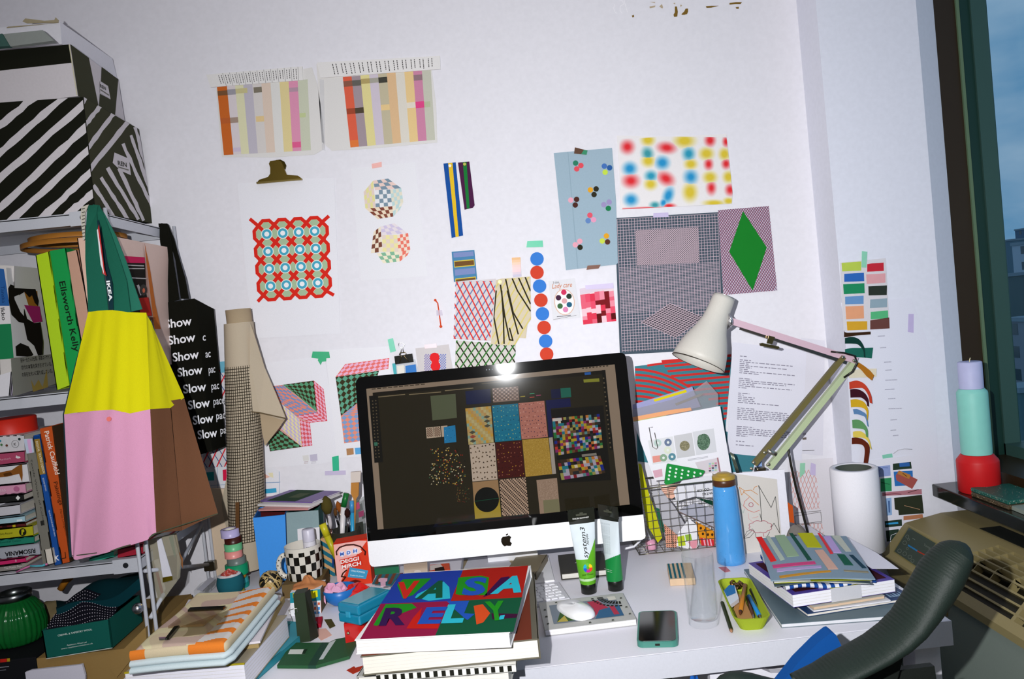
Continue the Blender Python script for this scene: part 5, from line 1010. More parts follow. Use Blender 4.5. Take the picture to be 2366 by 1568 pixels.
f = s.bl(*W7); s.p([f(0, 0), f(1, 0), f(1, .55), f(0, .55)], k('#a8845c'), 2); s.p([f(0, .55), f(1, .55), f(1, 1), f(0, 1)], k('#b49a34'), 2); s.ell(980, 1066, 85, 87, k('#0c0f08'), 3, 0, 36); s.ln('895,1078 1065,1055', 3, k('#0f5a3c'), 4)
blk('1325,930 1468,915 1490,1150 1350,1165', '#a88c76'); blk('1372,1070 1480,1062 1490,1150 1378,1160', '#85805f', 3); scat([(1335, 940), (1465, 928), (1475, 1060), (1350, 1075)], 14, ['#8f7460', '#c4a894'], 3); blk('1412,635 1438,632 1462,885 1436,888', '#b0a498')
for i, a in enumerate(('555,565 605,560 612,635 562,640', '608,560 655,556 662,630 614,635', '660,555 705,550 712,625 668,630')): blk(a, '#c8b098')
for q_ in ([(560, 570), (600, 566), (606, 628), (566, 632)], [(612, 565), (652, 561), (658, 624), (618, 628)]): f = s.bl(*q_); s.cells(f, 7, 9, lambda i, j: k('#5a3420') if (i+j) % 2 else None, 3)
blk('680,562 760,548 768,665 685,674', '#2484b8', 3); scat([(684, 566), (758, 554), (764, 660), (688, 668)], 6, ['#8fc8e0', '#1a4a70'], 4)
for i in range(170): x, y = 580+250*r.random(), 705+260*r.random(); a = r.uniform(0, 6); s.p([(x+6*math.cos(a+t), y+6*math.sin(a+t)) for t in (0, 2.1, 4.2)], k(r.choice(['#d8c080', '#a03020', '#d0a030', '#3a6a4a', '#e0d0b0', '#0a0804'])), 3)
for i in range(50): x, y = 770+90*r.random(), 975+110*r.random(); a = r.uniform(0, 6); s.p([(x+4*math.cos(a+t), y+4*math.sin(a+t)) for t in (0, 2.1, 4.2)], k(r.choice(['#8f7a40', '#802a1a', '#3a5a3a'])), 3)
blk('1425,440 1790,410 1845,930 1490,950', '#14120a', 3); pal = ['#14120a', '#2a2413', '#3a2a1a', '#5a1418', '#c03a28', '#b8a020', '#2a7a3a', '#1f7a8a', '#1a2a8a', '#8a2a6a', '#d8c8b0', '#6a4a2a', '#c87a30', '#5a8a8a', '#2a2a2a', '#a09a50', '#b0a8b8', '#8a1a20']
for (w_, nu, nv, sd) in (([(1434, 500), (1764, 470), (1788, 705), (1460, 760)], 17, 13, 1), ([(1470, 790), (1770, 760), (1805, 880), (1500, 930)], 14, 6, 2)):
    f = s.bl(*w_); rr = random.Random(sd); s.cells(f, nu, nv, lambda i, j: k(rr.choice(pal)), 4)
s.p('1436,502 1500,496 1503,516 1438,522', k('#d0c8c0'), 5); f = s.bl((1640, 752), (1742, 740), (1745, 758), (1643, 768)); s.cells(f, 7, 1, lambda i, j: k('#8a8478'), 4)
s.out('display', im)
s = Sh('I', .0006, pn=PN); s.base('1115,1322 1135,1316 1150,1328 1143,1340 1142,1358 1154,1370 1146,1388 1130,1388 1118,1386 1104,1392 1090,1382 1080,1360 1080,1340 1090,1326 1104,1324', mat('#1c150c', 'gloss'), .0006); s.base('1115,1318 1112,1310 1118,1304 1128,1302 1126,1312', mat('#1c150c', 'gloss'), .0001); s.out('logo', im)
b = B(); b.box((-.10, -.26, .73), (.09, -.08, .735), al, .002); b.prism([(-.07, -.10, .735), (.06, -.10, .735), (.06, -.205, 1.02), (-.07, -.205, 1.02)], (0, .008, 0), al); b.out('stand', im)
b = B(); b.tube([T(1440, 1268, -.2), T(1465, 1262, -.19), T(1478, 1250, -.19), T(1480, 1240, -.2)], .0028, mat('#e0dfe4', 'plastic'), 8); b.out('power_cable', im)
# items under the computer
def flat(name, lab, cat, px, Z, th, m, key='Z', draw=None, group=None):
    s = Sh(key, 0, Z=Z); s.base(px, m, th)
    if draw: draw(s)
    return s.out(name, None, lab, cat, group)
flat('circuit_box', 'green box under the left of the computer chin', 'box', '835,190 1075,192 1080,240 850,262', .772, .016, mat('#1f6a48', 'plastic'), 'H')
flat('sticky_note', 'beige note lying below the computer chin', 'note', '1115,152 1325,135 1328,245 1122,248', .80, .0006, mat('#d6c0aa'), 'H', lambda s: s.ell(1240, 232, 30, 14, mat('#ecdccc', 'ink')))
flat('picture_card', 'orange and black picture card under the computer chin', 'card', '1350,172 1520,158 1525,215 1345,232', .775, .0012, mat('#d8583a', 'card'), 'H', lambda s: (s.p('1350,180 1440,165 1470,200 1350,225', mat('#e0d4cc', 'ink')), s.p('1390,205 1470,190 1480,225 1395,235', mat('#2a1c18', 'ink'), 2)))
flat('paper_sheet', 'white paper lying among the tan cards under the computer', 'paper', '1690,115 2010,85 2080,180 1645,205', .7455, .0006, mat('#cdccd4'), 'H')
flat('tan_folder', 'tan card folder under the front of the computer', 'folder', '1330,165 2060,95 2100,190 1400,230', .741, .003, mat('#9a8c70', 'card'), 'H')
fr, w, d = rect([(1180, 1322), (1257, 1323), (1248, 1280), (1180, 1284)], .752); book('grey brown box file lying left of the black notebook', fr, w, d, .018, '#84785e', 'R', '#4a4844', name='box_file', cat='box')
fr, w, d = rect('420,678 815,640 795,480 402,520', .748, 'J')
def lg(c): c.add([(-.02, -.006, .0006), (-.005, -.006, .0006), (-.0125, .008, .0006)], [[0, 1, 2]], mat('#c8c4bc', 'ink'))
book('closed dark grey notebook behind the paint tubes', fr, w, d, .016, '#3c3a32', 'B', '#d8d4cc', draw=lg, name='notebook')
# keyboard
fr, w, d = rect('240,915 485,880 425,732 180,775', .742, 'J'); fr = fr @ Matrix.Translation((-.10, 0, 0))
o = thing('keyboard', 'slim white keyboard half under the large art book', 'keyboard', fr @ V((0, 0, -.012)), math.atan2(fr[1][0], fr[0][0]))
kw = w+.2; b = B(fr); b.box((-kw/2, -.057, -.011), (kw/2, .057, -.002), mat('#cfced4', 'plastic'), .002); b.out('tray', o)
for i in range(6):
    for j in range(6):
        b = B(fr); x = kw/2-.008-.0165*(i+1)-(.004 if j % 2 else 0); y = -.052+j*.0178; b.box((x, y, -.002), (x+.0145, y+.0155, .001), mat('#eae9ee', 'plastic'), .001, 1); b.out('key', o)
# paint tubes
def ptube(lab, base, rz, cf, texts):
    M = Matrix.Translation(base) @ Matrix.Rotation(rz, 4, 'Z') ; o = thing('paint_tube', lab, 'paint tube', base, rz); Hh = .195
    b = B(M); b.lathe([(.0155, 0), (.0175, .001), (.0175, .022), (.0165, .024)], mat('#12140f', 'plastic'), 28); b.out('cap', o)
    def fn(u, v):
        a = 2*math.pi*u; t = min(1, v/.86); wx = .0185+(.0300-.0185)*t; wy = .0185*(1-t)+.0012; return (wx*math.cos(a), wy*math.sin(a), .024+v*(Hh-.024))
    b = B(M); b.grid(fn, 96, 130, None, mf=lambda i, j: cf((i+.5)/96, (j+.5)/130)); b.out('body', o, weld=True)
    b = B(M); b.box((-.0305, -.0013, Hh-.028), (.0305, .0013, Hh), mat('#20221b', 'gloss')); b.box((-.0125, -.0018, Hh-.016), (.0125, .0018, Hh-.012), mat('#4a4c40', 'ink')); b.box((-.004, -.0018, Hh-.013), (.004, .0018, Hh-.009), mat('#4a4c40', 'ink')); b.out('hanging_tab', o)
    b = B(M); al_ = math.atan2(.0173, .146); uy = V((0, math.sin(al_), math.cos(al_)))
    for st, x, z, size, m, bold, width, vert in texts:
        p = V((x, -.0203+(z-.024)*math.tan(al_), z))
        if vert: b.text(st, p, uy, V((-1, 0, 0)), size, m, bold, width, .25)
        else: b.text(st, p, (1, 0, 0), uy, size, m, bold, width)
    if rz > -.3:
        for i, c in enumerate(('#e8c820', '#6ab83a', '#2aa8c8', '#2a5ac0', '#c02a8a', '#e0402a')):
            c_ = V((.001, -.0205+(.062-.024)*math.tan(al_), .062)); a0 = i*math.pi/3; q_ = [c_+V((math.cos(a0+t)*rr, 0, 0))+uy*(math.sin(a0+t)*rr) for t, rr in ((0, .0038), (0, .0105), (.5, .0108), (1.05, .0105), (1.05, .0038))]
            b.add(q_, [list(range(5))], mat(c, 'ink'))
    b.out('label_print', o); return o
wt2, lgn, bkm = mat('#d3dde2', 'plastic'), mat('#5ca51e', 'plastic'), mat('#171a12', 'plastic')
def cf1(u, v):
    fx = math.cos(2*math.pi*u); front = math.sin(2*math.pi*u) < 0
    if v > .80: return bkm
    if v < .045: return lgn
    if v < .075: return mat('#b9d8a8', 'plastic')
    return lgn if v < .33+.22*max(0, (fx-.1))**1.2*1.3 else wt2
tk = mat('#1c1e1c', 'ink'); base1 = on(1361, 1368, Z=.73); base1.z = .73
ptube('light green labelled acrylic paint tube standing on its cap', base1, rad(2), cf1, [('system3', .004, .084, .016, tk, .0, .070, True), ('Acrylic', .0095, .112, .0075, tk, .01, .026, True), ('Leaf Green', -.014, .046, .0055, mat('#2a4a10', 'ink'), .01, .026, False), ('DALER ROWNEY', -.021, .172, .0046, mat('#d8d8d4', 'ink'), .02, .038, False), ('permanent', -.011, .038, .0034, mat('#2a4a10', 'ink'), 0, .02, False)])
dg = mat('#14803c', 'plastic')
base2 = on(1423, 1361, Z=.73)
ptube('dark green paint tube turned sideways behind the light green tube', base2, rad(-52), lambda u, v: bkm if v > .80 else dg if v < .30+.06*math.cos(2*math.pi*u) else wt2, [('system3 acrylic colour is', -.02+i*.0032, .085, .002, mat('#8a969c', 'ink'), 0, .07, True) for i in range(9)] + [('dries to a water resistant', -.013, .046+i*.004, .003, mat('#cfe4d4', 'ink'), 0, .024, False) for i in range(2)])
# mouse on its book
fr, w, d = rect('275,1160 1055,1060 955,840 250,920', .7435, 'J')
def mb(c):
    z = .0006
    def q_(a, m): c.add([(x*w/2, y*d/2, zz) for x, y, zz in a], [list(range(len(a)))], m)
    q_([(-.78, -.68, z), (.78, -.68, z), (.78, .68, z), (-.78, .68, z)], mat('#76808a', 'ink'))
    q_([(-.7, -.6, z*1.4), (-.25, -.6, z*1.4), (-.2, .1, z*1.4), (-.55, .2, z*1.4)], mat('#3c5a2c', 'ink')); q_([(-.7, -.6, z*1.6), (-.45, -.62, z*1.6), (-.5, -.2, z*1.6)], mat('#b8a850', 'ink'))
    q_([(.1, .6, z*1.4), (.35, .6, z*1.4), (.55, -.1, z*1.4), (.3, -.2, z*1.4), (.1, -.62, z*1.4), (-.1, -.5, z*1.4), (.2, .0, z*1.4)], mat('#b23a50', 'ink')); q_([(.3, -.1, z*1.5), (.78, .1, z*1.5), (.78, -.66, z*1.5), (.15, -.66, z*1.5)], mat('#3a6488', 'ink')); q_([(.55, .1, z*1.7), (.66, .12, z*1.7), (.7, -.55, z*1.7), (.58, -.55, z*1.7)], mat('#b23a50', 'ink'))
    for k in range(10):
        a0, a1 = 1.6+k*.16, 1.6+(k+.65)*.16
        for r0, r1 in ((.36, .5), (.58, .64)): q_([(.86+r*math.cos(a)*1.0, .82+r*-math.sin(a)*1.3*-1*-1, z*1.8) for r, a in ((r0, a0), (r1, a0), (r1, a1), (r0, a1))], mat('#1c1c18', 'ink'))
    for x, y in ((-.9, .4), (-.9, -.1), (-.9, -.6), (-.3, .85), (.0, -.86), (.5, -.88), (.92, -.6), (.92, -.1), (.9, .6), (-.6, .85)): q_([(x-.03, y-.05, z), (x+.03, y-.04, z), (x+.02, y+.06, z), (x-.02, y+.04, z)], mat('#55584f', 'ink'))
    q_([(.6, .5, z*2), (.78, .5, z*2), (.78, .78, z*2), (.6, .8, z*2)], mat('#d8d4c8', 'ink'))
book('grey patterned paperback under the white mouse', fr, w, d, .0125, '#b9b8b4', 'B', '#dedce2', draw=mb, ov=.001, bt=.001)
mc = on(1330, 1411, Z=.744); M = Matrix.Translation(mc) @ Matrix.Rotation(rad(22), 4, 'Z')
b = B(M)
def mfn(u, v):
    a = 2*math.pi*u; t = v; k = math.sin(t*math.pi/2); ca, sa = math.cos(a), math.sin(a); x = abs(ca)**.75*(1 if ca > 0 else -1); y = abs(sa)**.75*(1 if sa > 0 else -1); return (.0300*x*k, .057*y*k, .017*math.cos(t*math.pi/2)**.8*(1-.15*y))
b.grid(mfn, 48, 16, mat('#f0f0f2', 'gloss')); b.out('mouse', None, 'smooth white wireless mouse on the grey paperback', 'mouse', weld=True)
# phone
fr, w, d = rect([(1469, 1483), (1566, 1480), (1563, 1409), (1477, 1411)], .742)
o = thing('phone', 'phone with dark screen in a green case lying on the desk', 'phone', fr @ V((0, 0, -.0115)), math.atan2(fr[1][0], fr[0][0])); gcase = mat('#3f7f72', 'plastic')
def rr(x, y, r, n=7): return [(sx*(x-r)+r*math.cos(a), sy*(y-r)+r*math.sin(a)) for sx, sy, a0 in ((1, 1, 0), (-1, 1, 90), (-1, -1, 180), (1, -1, 270)) for a in [rad(a0+90*i/n) for i in range(n+1)]]
b = B(fr); b.prism([(x, y, -.0115) for x, y in rr(w/2, d/2, .012)], (0, 0, .0112), gcase); b.box((-.0045, -d/2-.0004, -.008), (.0045, -d/2+.001, -.004), mat('#2a2a26', 'metal')); b.out('case', o)
b = B(fr); b.prism([(x, y, -.0004) for x, y in rr(w/2-.0035, d/2-.0035, .009)], (0, 0, .0006), mat('#050505', 'gloss')); b.out('screen', o)
# glass
gb = on(1626, 1441, Z=.73); b = B(Matrix.Translation(gb)); b.lathe([(.001, .0), (.026, 0), (.0295, .003), (.0300, .02), (.0310, .142), (.0302, .1435), (.0294, .142), (.0282, .022), (.025, .014), (.001, .013)], mat('#fdfefe', 'glass'), 48, close=True); b.out('drinking_glass', None, 'tall empty clear drinking glass on the desk', 'glass')
# water bottle
bb = on(1690, 1298, Z=.73); o = thing('water_bottle', 'speckled blue water bottle with a brown and gold cap', 'bottle', bb)
b = B(Matrix.Translation(bb)); b.lathe([(.030, 0), (.0335, .002), (.034, .01), (.032, .10), (.0285, .178), (.0268, .186), (.0225, .190)], mat('#4d98d8', 'gloss'), 40); b.out('body', o)
r = random.Random(2); b = B(Matrix.Translation(bb)); dk = mat('#27588a', 'ink')
for i in range(260):
    z = r.uniform(.006, .176); a = r.uniform(math.pi, 2*math.pi); R_ = (.034-.0055*max(0, (z-.01)/.168))+.0002; e = r.uniform(.0002, .0005)
    b.add([(R_*math.cos(a+p*e/R_), R_*math.sin(a+p*e/R_), z+q_*e) for p, q_ in ((-1, -1), (1, -1), (1, 1), (-1, 1))], [[0, 1, 2, 3]], dk)
b.out('speckles', o)
b = B(Matrix.Translation(bb)); b.lathe([(.024, .188), (.0275, .190), (.0275, .202), (.026, .204)], mat('#4e2c18', 'plastic'), 36); b.out('cap_ring', o)
b = B(Matrix.Translation(bb)); b.lathe([(.0275, .2045), (.0275, .211), (.025, .214), (.018, .2145), (.017, .217), (.014, .219), (.002, .2195)], mat('#a88a34', 'plastic'), 36); b.out('cap_top', o)
# striped block, scrap, pencil
fr, w, d = rect('190,545 330,535 308,395 155,402', .746, 'L'); o = thing('block', 'small wooden block with teal stripes behind the drinking glass', 'block', fr @ V((0, 0, -.0155))); b = B(fr); b.box((-w/2, -d/2, -.0155), (w/2+.02, d/2, 0), mat('#d2b494', 'wood'), .0008)
b.out('wood', o); b = B(fr); 
for x in (-.9, -.35, .2, .75): b.box((x*w/2, -d*.45, -.0001), (x*w/2+w*.13, d*.5, .0004), mat('#20606c', 'ink'))
b.out('stripes', o)
flat('paper_scrap', 'small pink paper scrap at the foot of the blue bottle', 'scrap', '630,435 700,430 742,470 690,480', .7303, .0004, mat('#c87a80'), 'L')
b = B(); b.tube([on(*p, Z=.734) for p in pts('R', '140,945 242,1255')], .0038, mat('#23301e', 'paint'), 6, smooth=False); b.tube([on(*p, Z=.734) for p in pts('R', '242,1255 246,1275')], [.0038, .002], mat('#a4785a', 'wood'), 6); b.out('pencil', None, 'dark green pencil lying left of the lime tray', 'pencil')
# lime tray and contents
fr, w, d = rect('262,1150 702,1112 460,655 92,668', .757, 'R'); o = thing('tray', 'lime green felt tray of pens and pencils', 'tray', fr @ V((0, 0, -.027)), math.atan2(fr[1][0], fr[0][0])); tm = mat('#9aab2e', 'cloth')
def tw(x, y, z): return V((x, y, z))
lo, hi = rr(w/2-.013, d/2-.013, .014, 5), rr(w/2, d/2, .02, 5); lo2, hi2 = rr(w/2-.016, d/2-.016, .013, 5), rr(w/2-.003, d/2-.003, .018, 5); n = len(lo)
b = B(fr); V_ = [(x, y, -.027) for x, y in lo]+[(x, y, 0) for x, y in hi]+[(x, y, 0) for x, y in hi2]+[(x, y, -.024) for x, y in lo2]
b.add(V_, [list(range(n))[::-1], list(range(3*n, 4*n))]+[[k_*n+i, k_*n+(i+1) % n, (k_+1)*n+(i+1) % n, (k_+1)*n+i] for k_ in range(3) for i in range(n)], tm); b.out('shell', o)
def stick(name, lab, cat, a, z0, z1, r0, m, tip=None, key='R', seg=8):
    p = pts(key, a); A = on(*p[0], Z=z0); Z_ = on(*p[-1], Z=z1); b = B(); b.tube([A, A.lerp(Z_, .9 if tip else 1)], r0, m, seg)
    o = thing(name, lab, cat, A.lerp(Z_, .5)-V((0, 0, r0))); b.out('barrel', o)
    if tip: b = B(); b.tube([A.lerp(Z_, .9), Z_], [r0, r0*.3], tip, seg); b.out('tip', o)
    return o
stick('pencil', 'stubby ochre pencil across the top of the tray', 'pencil', '400,745 345,1080', .755, .745, .0042, mat('#b0701c', 'paint'), mat('#5a2c10', 'wood'))
stick('pen', 'bright blue pen in the lime tray', 'pen', '445,870 582,1125', .748, .741, .0042, mat('#1f7cbc', 'plastic'), mat('#9aa0a8', 'metal'))
stick('pen', 'black pen along the right wall of the tray', 'pen', '470,800 625,1105', .746, .741, .0042, mat('#1c1e1c', 'plastic'), mat('#55565a', 'metal'))
stick('pen', 'brown pen between the blue pen and kraft paper in the tray', 'pen', '425,880 500,1125', .742, .739, .0036, mat('#4a2c1e', 'plastic'), mat('#b9a890', 'metal'))
flat('kraft_scrap', 'folded kraft paper piece in the lime tray', 'scrap', '325,845 380,880 490,1125 330,1148 270,1020', .741, .001, mat('#b0824e', 'card'), 'R')
flat('eraser', 'blue and white rubber eraser in the lime tray', 'eraser', '165,850 225,785 290,790 335,940 240,1010 205,985', .744, .008, mat('#d8dce2', 'plastic'), 'R', lambda s: s.p('165,850 225,785 285,790 300,880 200,920', mat('#2f74b0', 'ink')))
for i, (x, y, rr_) in enumerate(((200, 730, .009), (265, 745, .010), (360, 755, .011), (310, 770, .009))):
    b = B(Matrix.Translation(on(*cx('R', x, y), Z=.745)) @ Matrix.Rotation(i*.9, 4, 'Z') @ Matrix.Rotation(.9, 4, 'X')); b.lathe([(rr_, 0), (rr_, .006), (rr_*.6, .006), (rr_*.6, 0), (rr_, 0)], mat('#8a6a4a', 'metal'), 18, close=False)
    b.out('sharpener', None, 'small brass ring in the far end of the tray, %s from the left' % ['first', 'second', 'fourth', 'third'][i], 'ring', 'brass rings in the tray')
# book stack at right
fr, w, d = rect('880,1190 2160,1080 1650,470 335,565', .7385, 'R'); book('grey blue magazine, lowest of the right hand stack', fr, w, d, .008, '#5c6f78', 'B', '#cfd0d4', group='books in the right hand stack', ov=.001, bt=.001, name='magazine', cat='magazine')
fr, w, d = rect('1045,1085 2205,890 1900,575 745,745', .745, 'R')
def bb_(c):
    c.box((w*.06, -d*.5, 0), (w*.25, -d*.1, .0005), mat('#6a1c18', 'ink'))
    for i in range(5): c.add([(w*(.31+i*.03), -d*.42, .0006), (w*(.325+i*.03), -d*.25-.01*(i % 2), .0006), (w*(.34+i*.03), -d*.42, .0006)], [[0, 1, 2]], mat('#9ab4cc', 'ink'))
book('dark blue paperback second from the bottom of the right stack', fr, w, d, .0062, '#1f3c68', 'B', '#e4dcd2', group='books in the right hand stack', draw=bb_, ov=.001, bt=.001)
fr, w, d = rect('1140,1035 1960,930 1750,640 880,760', .7485, 'R'); flatb = book('thin white booklet between the blue and beige paperbacks', fr, w, d, .0032, '#d5d4da', 'B', '#e4e2e6', group='books in the right hand stack', ov=.0005, bt=.0008)
fr, w, d = rect('1050,1005 1820,880 1650,560 870,680', .7555, 'R'); book('small beige paperback with grey cover under the thick book', fr, w, d, .0066, '#a8a498', 'B', '#d8bca0', group='books in the right hand stack', ov=.001, bt=.001)
fr, w, d = rect('938,860 2012,688 1560,330 440,490', .782, 'R'); tb_w, tb_d = w, d
def tbk(c):
    c.box((-w/2+.012, -d/2+.012, 0), (w/2-.01, d/2-.012, .0004), mat('#3a1420', 'ink')); c.box((-w/2+.04, -d/2+.03, .0002), (w/2-.04, d/2-.03, .0007), mat('#4c2c1a', 'ink'))
book('thick white-edged book with purple bordered cover in the right stack', fr, w, d, .0255, '#4c3c94', None, '#e9e8ee', group='books in the right hand stack', draw=tbk, ov=.0005, bt=.0008)
b = B(fr); b.box((-.028, -d/2-.0012, -.0262), (.035, d/2+.0012, .0011), mat('#c6c6cc', 'paper')); b.box((-.028, -d/2-.001, .0009), (.035, -d/2+.02, .0016), mat('#a4a41c', 'paper')); b.out('paper_band', None, 'grey paper band wrapped round the thick book', 'paper band')
# folded striped cloth
fr, w, d = rect('900,775 1760,690 1600,330 540,400', .790, 'R'); blu, whi = mat('#1f4a96', 'cloth'), mat('#dcdde6', 'cloth')
b = B(fr); b.grid(lambda u, v: ((u-.5)*w, (v-.5)*d, .004*math.sin(9*u)*(1-v)+.002), 44, 8, None, th=None, mf=lambda i, j: blu if (i//2) % 2 else whi); b.grid(lambda u, v: ((u-.5)*w, -.5*d-.004*math.sin(math.pi*v), .004*math.sin(9*u)+.002-.009*v), 44, 4, None, mf=lambda i, j: blu if (i//2) % 2 else whi); b.grid(lambda u, v: (-.5*w, (u-.5)*d, .002-.009*v), 20, 3, None, mf=lambda i, j: blu if (i//2) % 2 else whi); b.out('striped_cloth', None, 'folded blue and white striped cloth under the swatch booklet', 'cloth')
fr, w, d = rect('780,695 1925,655 1518,180 478,213', .812, 'R')
o = thing('swatch_booklet', 'grey felt booklet with coloured fabric strips stitched on its cover', 'booklet', fr @ V((0, 0, -.016)), math.atan2(fr[1][0], fr[0][0]))
def sag(x, y, z=0): return V((x, y, z+.004*math.sin(3*(x/w+.5))-.003*(x/w+.5)))
b = B(fr); b.grid(lambda u, v: sag((u-.5)*w, (v-.5)*d), 20, 12, mat('#8296a6', 'cloth'), th=(0, 0, -.002)); b.out('cover', o)
for z, m in ((-.004, '#b8b8b0'), (-.0065, '#9aa020'), (-.009, '#d0d0cc'), (-.0115, '#54646c')):
    b = B(fr); b.grid(lambda u, v: sag((u-.5)*(w-.012), (v-.5)*(d-.008)+.002, z*(1+.3*math.sin(4*u+z*900))), 12, 4, mat(m, 'cloth'), th=(0, 0, -.0012)); b.out('page', o)
inv = fr.inverted()
def strip(a, c):
    P4 = [inv @ on(*p, Z=.812) for p in pts('R', a)]; b = B(fr)
    b.grid(lambda u, v: (lambda q_: sag(q_.x, q_.y, .0012))(P4[0].lerp(P4[1], u).lerp(P4[3].lerp(P4[2], u), v)), 4, 8, mat(c, 'cloth'), th=(0, 0, -.0008)); b.out('fabric_strip', o)
for a, c in (('528,205 592,200 760,475 695,488', '#e82a28'), ('635,200 680,196 855,465 805,478', '#b4c0b0'), ('740,195 855,188 1020,430 880,440', '#93ac8e'), ('905,172 945,170 1165,475 1115,480', '#1d5040'), ('1002,170 1170,165 1280,330 1110,330', '#b8b81e'), ('1228,165 1255,163 1408,395 1375,402', '#e03a44'), ('1290,200 1370,190 1500,380 1410,385', '#b8a0d4'),
             ('1385,185 1480,180 1612,355 1545,360', '#bdc0b4'), ('1195,365 1290,355 1465,575 1350,582', '#d0a898'), ('1450,402 1535,400 1635,520 1535,522', '#1c5a48'), ('1585,400 1630,397 1785,542 1735,545', '#1f3f50'), ('712,525 1195,492 1210,522 725,560', '#c8487c'), ('765,570 1270,540 1275,565 765,605', '#b09cc8'), ('790,650 1370,592 1385,610 800,675', '#c08a34'), ('1525,580 1800,580 1810,600 1530,598', '#8a8470')): strip(a, c)
flat('paper_sheet', 'stiff white sheet jutting right from under the swatch booklet', 'paper', '1525,178 1900,380 2152,562 1850,560 1400,300', .7915, .0006, mat('#dcdae4'), 'R')
# paper roll
pb = on(1988, 1268, Z=.73); o = thing('paper_roll', 'thick white paper roll standing on end by the corner', 'paper roll', pb); Mr = Matrix.Translation(pb)
b = B(Mr); b.lathe([(.052, 0), (.0555, .001), (.0545, .198), (.053, .2), (.041, .2), (.041, 0), (.052, 0)], mat('#e4e2e8', 'paper'), 48, close=False); b.out('paper', o)
b = B(Mr); b.lathe([(.0405, .002), (.0405, .199), (.037, .1985), (.037, .002), (.0405, .002)], mat('#4a5048', 'card'), 48, close=False); b.out('core', o)
# lamp
lm = thing('desk_lamp', 'sprung desk lamp with cream shade, pink upper arm and mint lower arm', 'lamp', (.68, -.11, .73)); YL = -.13
cr = mat('#cfcbc2', 'paint')
t0, t1 = T(1673, 686, YL), T(1613, 838, YL-.02); Ls = (t1-t0).length; fs = frame(t0, (0, -1, .1), (0, 0, 0) if 0 else (1, 0, .3)); zx = (t1-t0).normalized()
xx = V((0, 1, 0)); xx = (xx-zx*xx.dot(zx)).normalized(); yy = zx.cross(xx); fs = Matrix(((xx.x, yy.x, zx.x, t0.x), (xx.y, yy.y, zx.y, t0.y), (xx.z, yy.z, zx.z, t0.z), (0, 0, 0, 1)))
pf = [(0, .0275), (.05, .0285), (.22, .0295), (.36, .033), (.5, .041), (.64, .052), (.78, .061), (.9, .066), (1, .0685)]
b = B(fs); b.lathe([(r_, z*Ls) for z, r_ in pf]+[(r_-.0015, z*Ls) for z, r_ in pf[::-1]], cr, 48, close=False); b.lathe([(.0275, 0), (.020, .0005), (.002, .001)], cr, 48, close=False); b.out('shade', lm, weld=True)
b = B(fs); b.lathe([(.0685, Ls-.0005), (.0692, Ls+.001), (.0672, Ls+.001)], mat('#2a2418', 'paint'), 48, close=False); b.out('shade_rim', lm)
b = B(fs); b.lathe([(.0275, -.001), (.0275, .004), (.0245, .004), (.0245, -.001), (.0275, -.001)], mat('#b9b7b4', 'metal'), 40, close=False); b.ball((0, 0, .09), .022, mat('#e8e4d8', 'gloss'), 16, 10); b.out('bulb', lm)
b = B(); b.tube([T(1680, 722, YL-.02), T(1690, 738, YL-.03), T(1688, 752, YL-.02), T(1678, 760, YL-.01)], .0035, mat('#c8c6c8', 'metal'), 8); b.ball(T(1686, 742, YL-.02), .012, mat('#d9d7da', 'metal'), 14, 10, (.7, 1, 1.2)); b.out('swivel', lm)
def bar(name, a, c, w_, y, m, lab=None):
    p, q_ = T(*a, y), T(*c, y); dx = (q_-p).normalized(); up = V((0, 1, 0)).cross(dx).normalized(); b = B(); h = w_/2
    b.hexa([p+up*h+V((0, -h, 0)), p-up*h+V((0, -h, 0)), p-up*h+V((0, h, 0)), p+up*h+V((0, h, 0))], [q_+up*h+V((0, -h, 0)), q_-up*h+V((0, -h, 0)), q_-up*h+V((0, h, 0)), q_+up*h+V((0, h, 0))], m); o_ = b.out(name, lm)
    if lab: o_['label'] = lab
bar('upper_arm', (1690, 742), (1978, 833), .0165, YL, mat('#d2b3c0', 'paint'), 'pink upper arm'); bar('spring_cover', (1710, 758), (1955, 838), .008, YL-.004, mat('#8f857a', 'metal'))
bar('lower_arm', (1976, 832), (1776, 1080), .015, YL, mat('#b7c49c', 'paint'), 'mint lower arm'); bar('lower_arm', (1948, 824), (1742, 1072), .013, YL-.006, mat('#6c6338', 'paint'), 'olive lower arm')
for p in ((1947, 825), (1973, 833), (1766, 1045), (1741, 1068), (1775, 1072), (1736, 1082)):
    b = B(frame(T(*p, YL-.016), (1, 0, 0), (0, 0, 1))); b.lathe([(.0042, 0), (.0042, .004), (.003, .005), (.0005, .005)], mat('#b9b39c', 'metal'), 12); b.out('bolt', lm)
b = B(); b.tube([T(1772, 1040, YL-.012), T(1793, 1049, YL-.012)], .006, mat('#c3bfb4', 'metal'), 12); b.out('cross_pin', lm)
b = B(); b.tube([T(1920, 812, YL-.01), T(1950, 815, YL-.012), T(1975, 822, YL-.012), T(1980, 838, YL-.012), T(1970, 858, YL-.012), T(1950, 872, YL-.01)], .0026, mat('#15130d', 'plastic'), 8); b.out('cable', lm); b = B(); b.tube([T(1820, 1030, YL), T(1828, 1075, YL+.01), T(1840, 1130, YL+.02), T(1856, 1190, YL+.02), T(1866, 1228, YL+.02), T(1872, 1255, YL+.02)], .0032, mat('#1d1a12', 'plastic'), 8); b.out('cable', lm)
b = B(); a0 = T(1755, 1078, YL+.02); b.box((a0.x-.012, YL+.005, .758), (a0.x+.012, YL+.028, a0.z), mat('#6a6250', 'metal'), .003); b.out('pivot_post', lm)
b = B(Matrix.Translation((a0.x, YL+.02, .73))); b.lathe([(.065, 0), (.068, .004), (.066, .018), (.03, .03), (.002, .03)], cr, 40); b.out('base', lm)
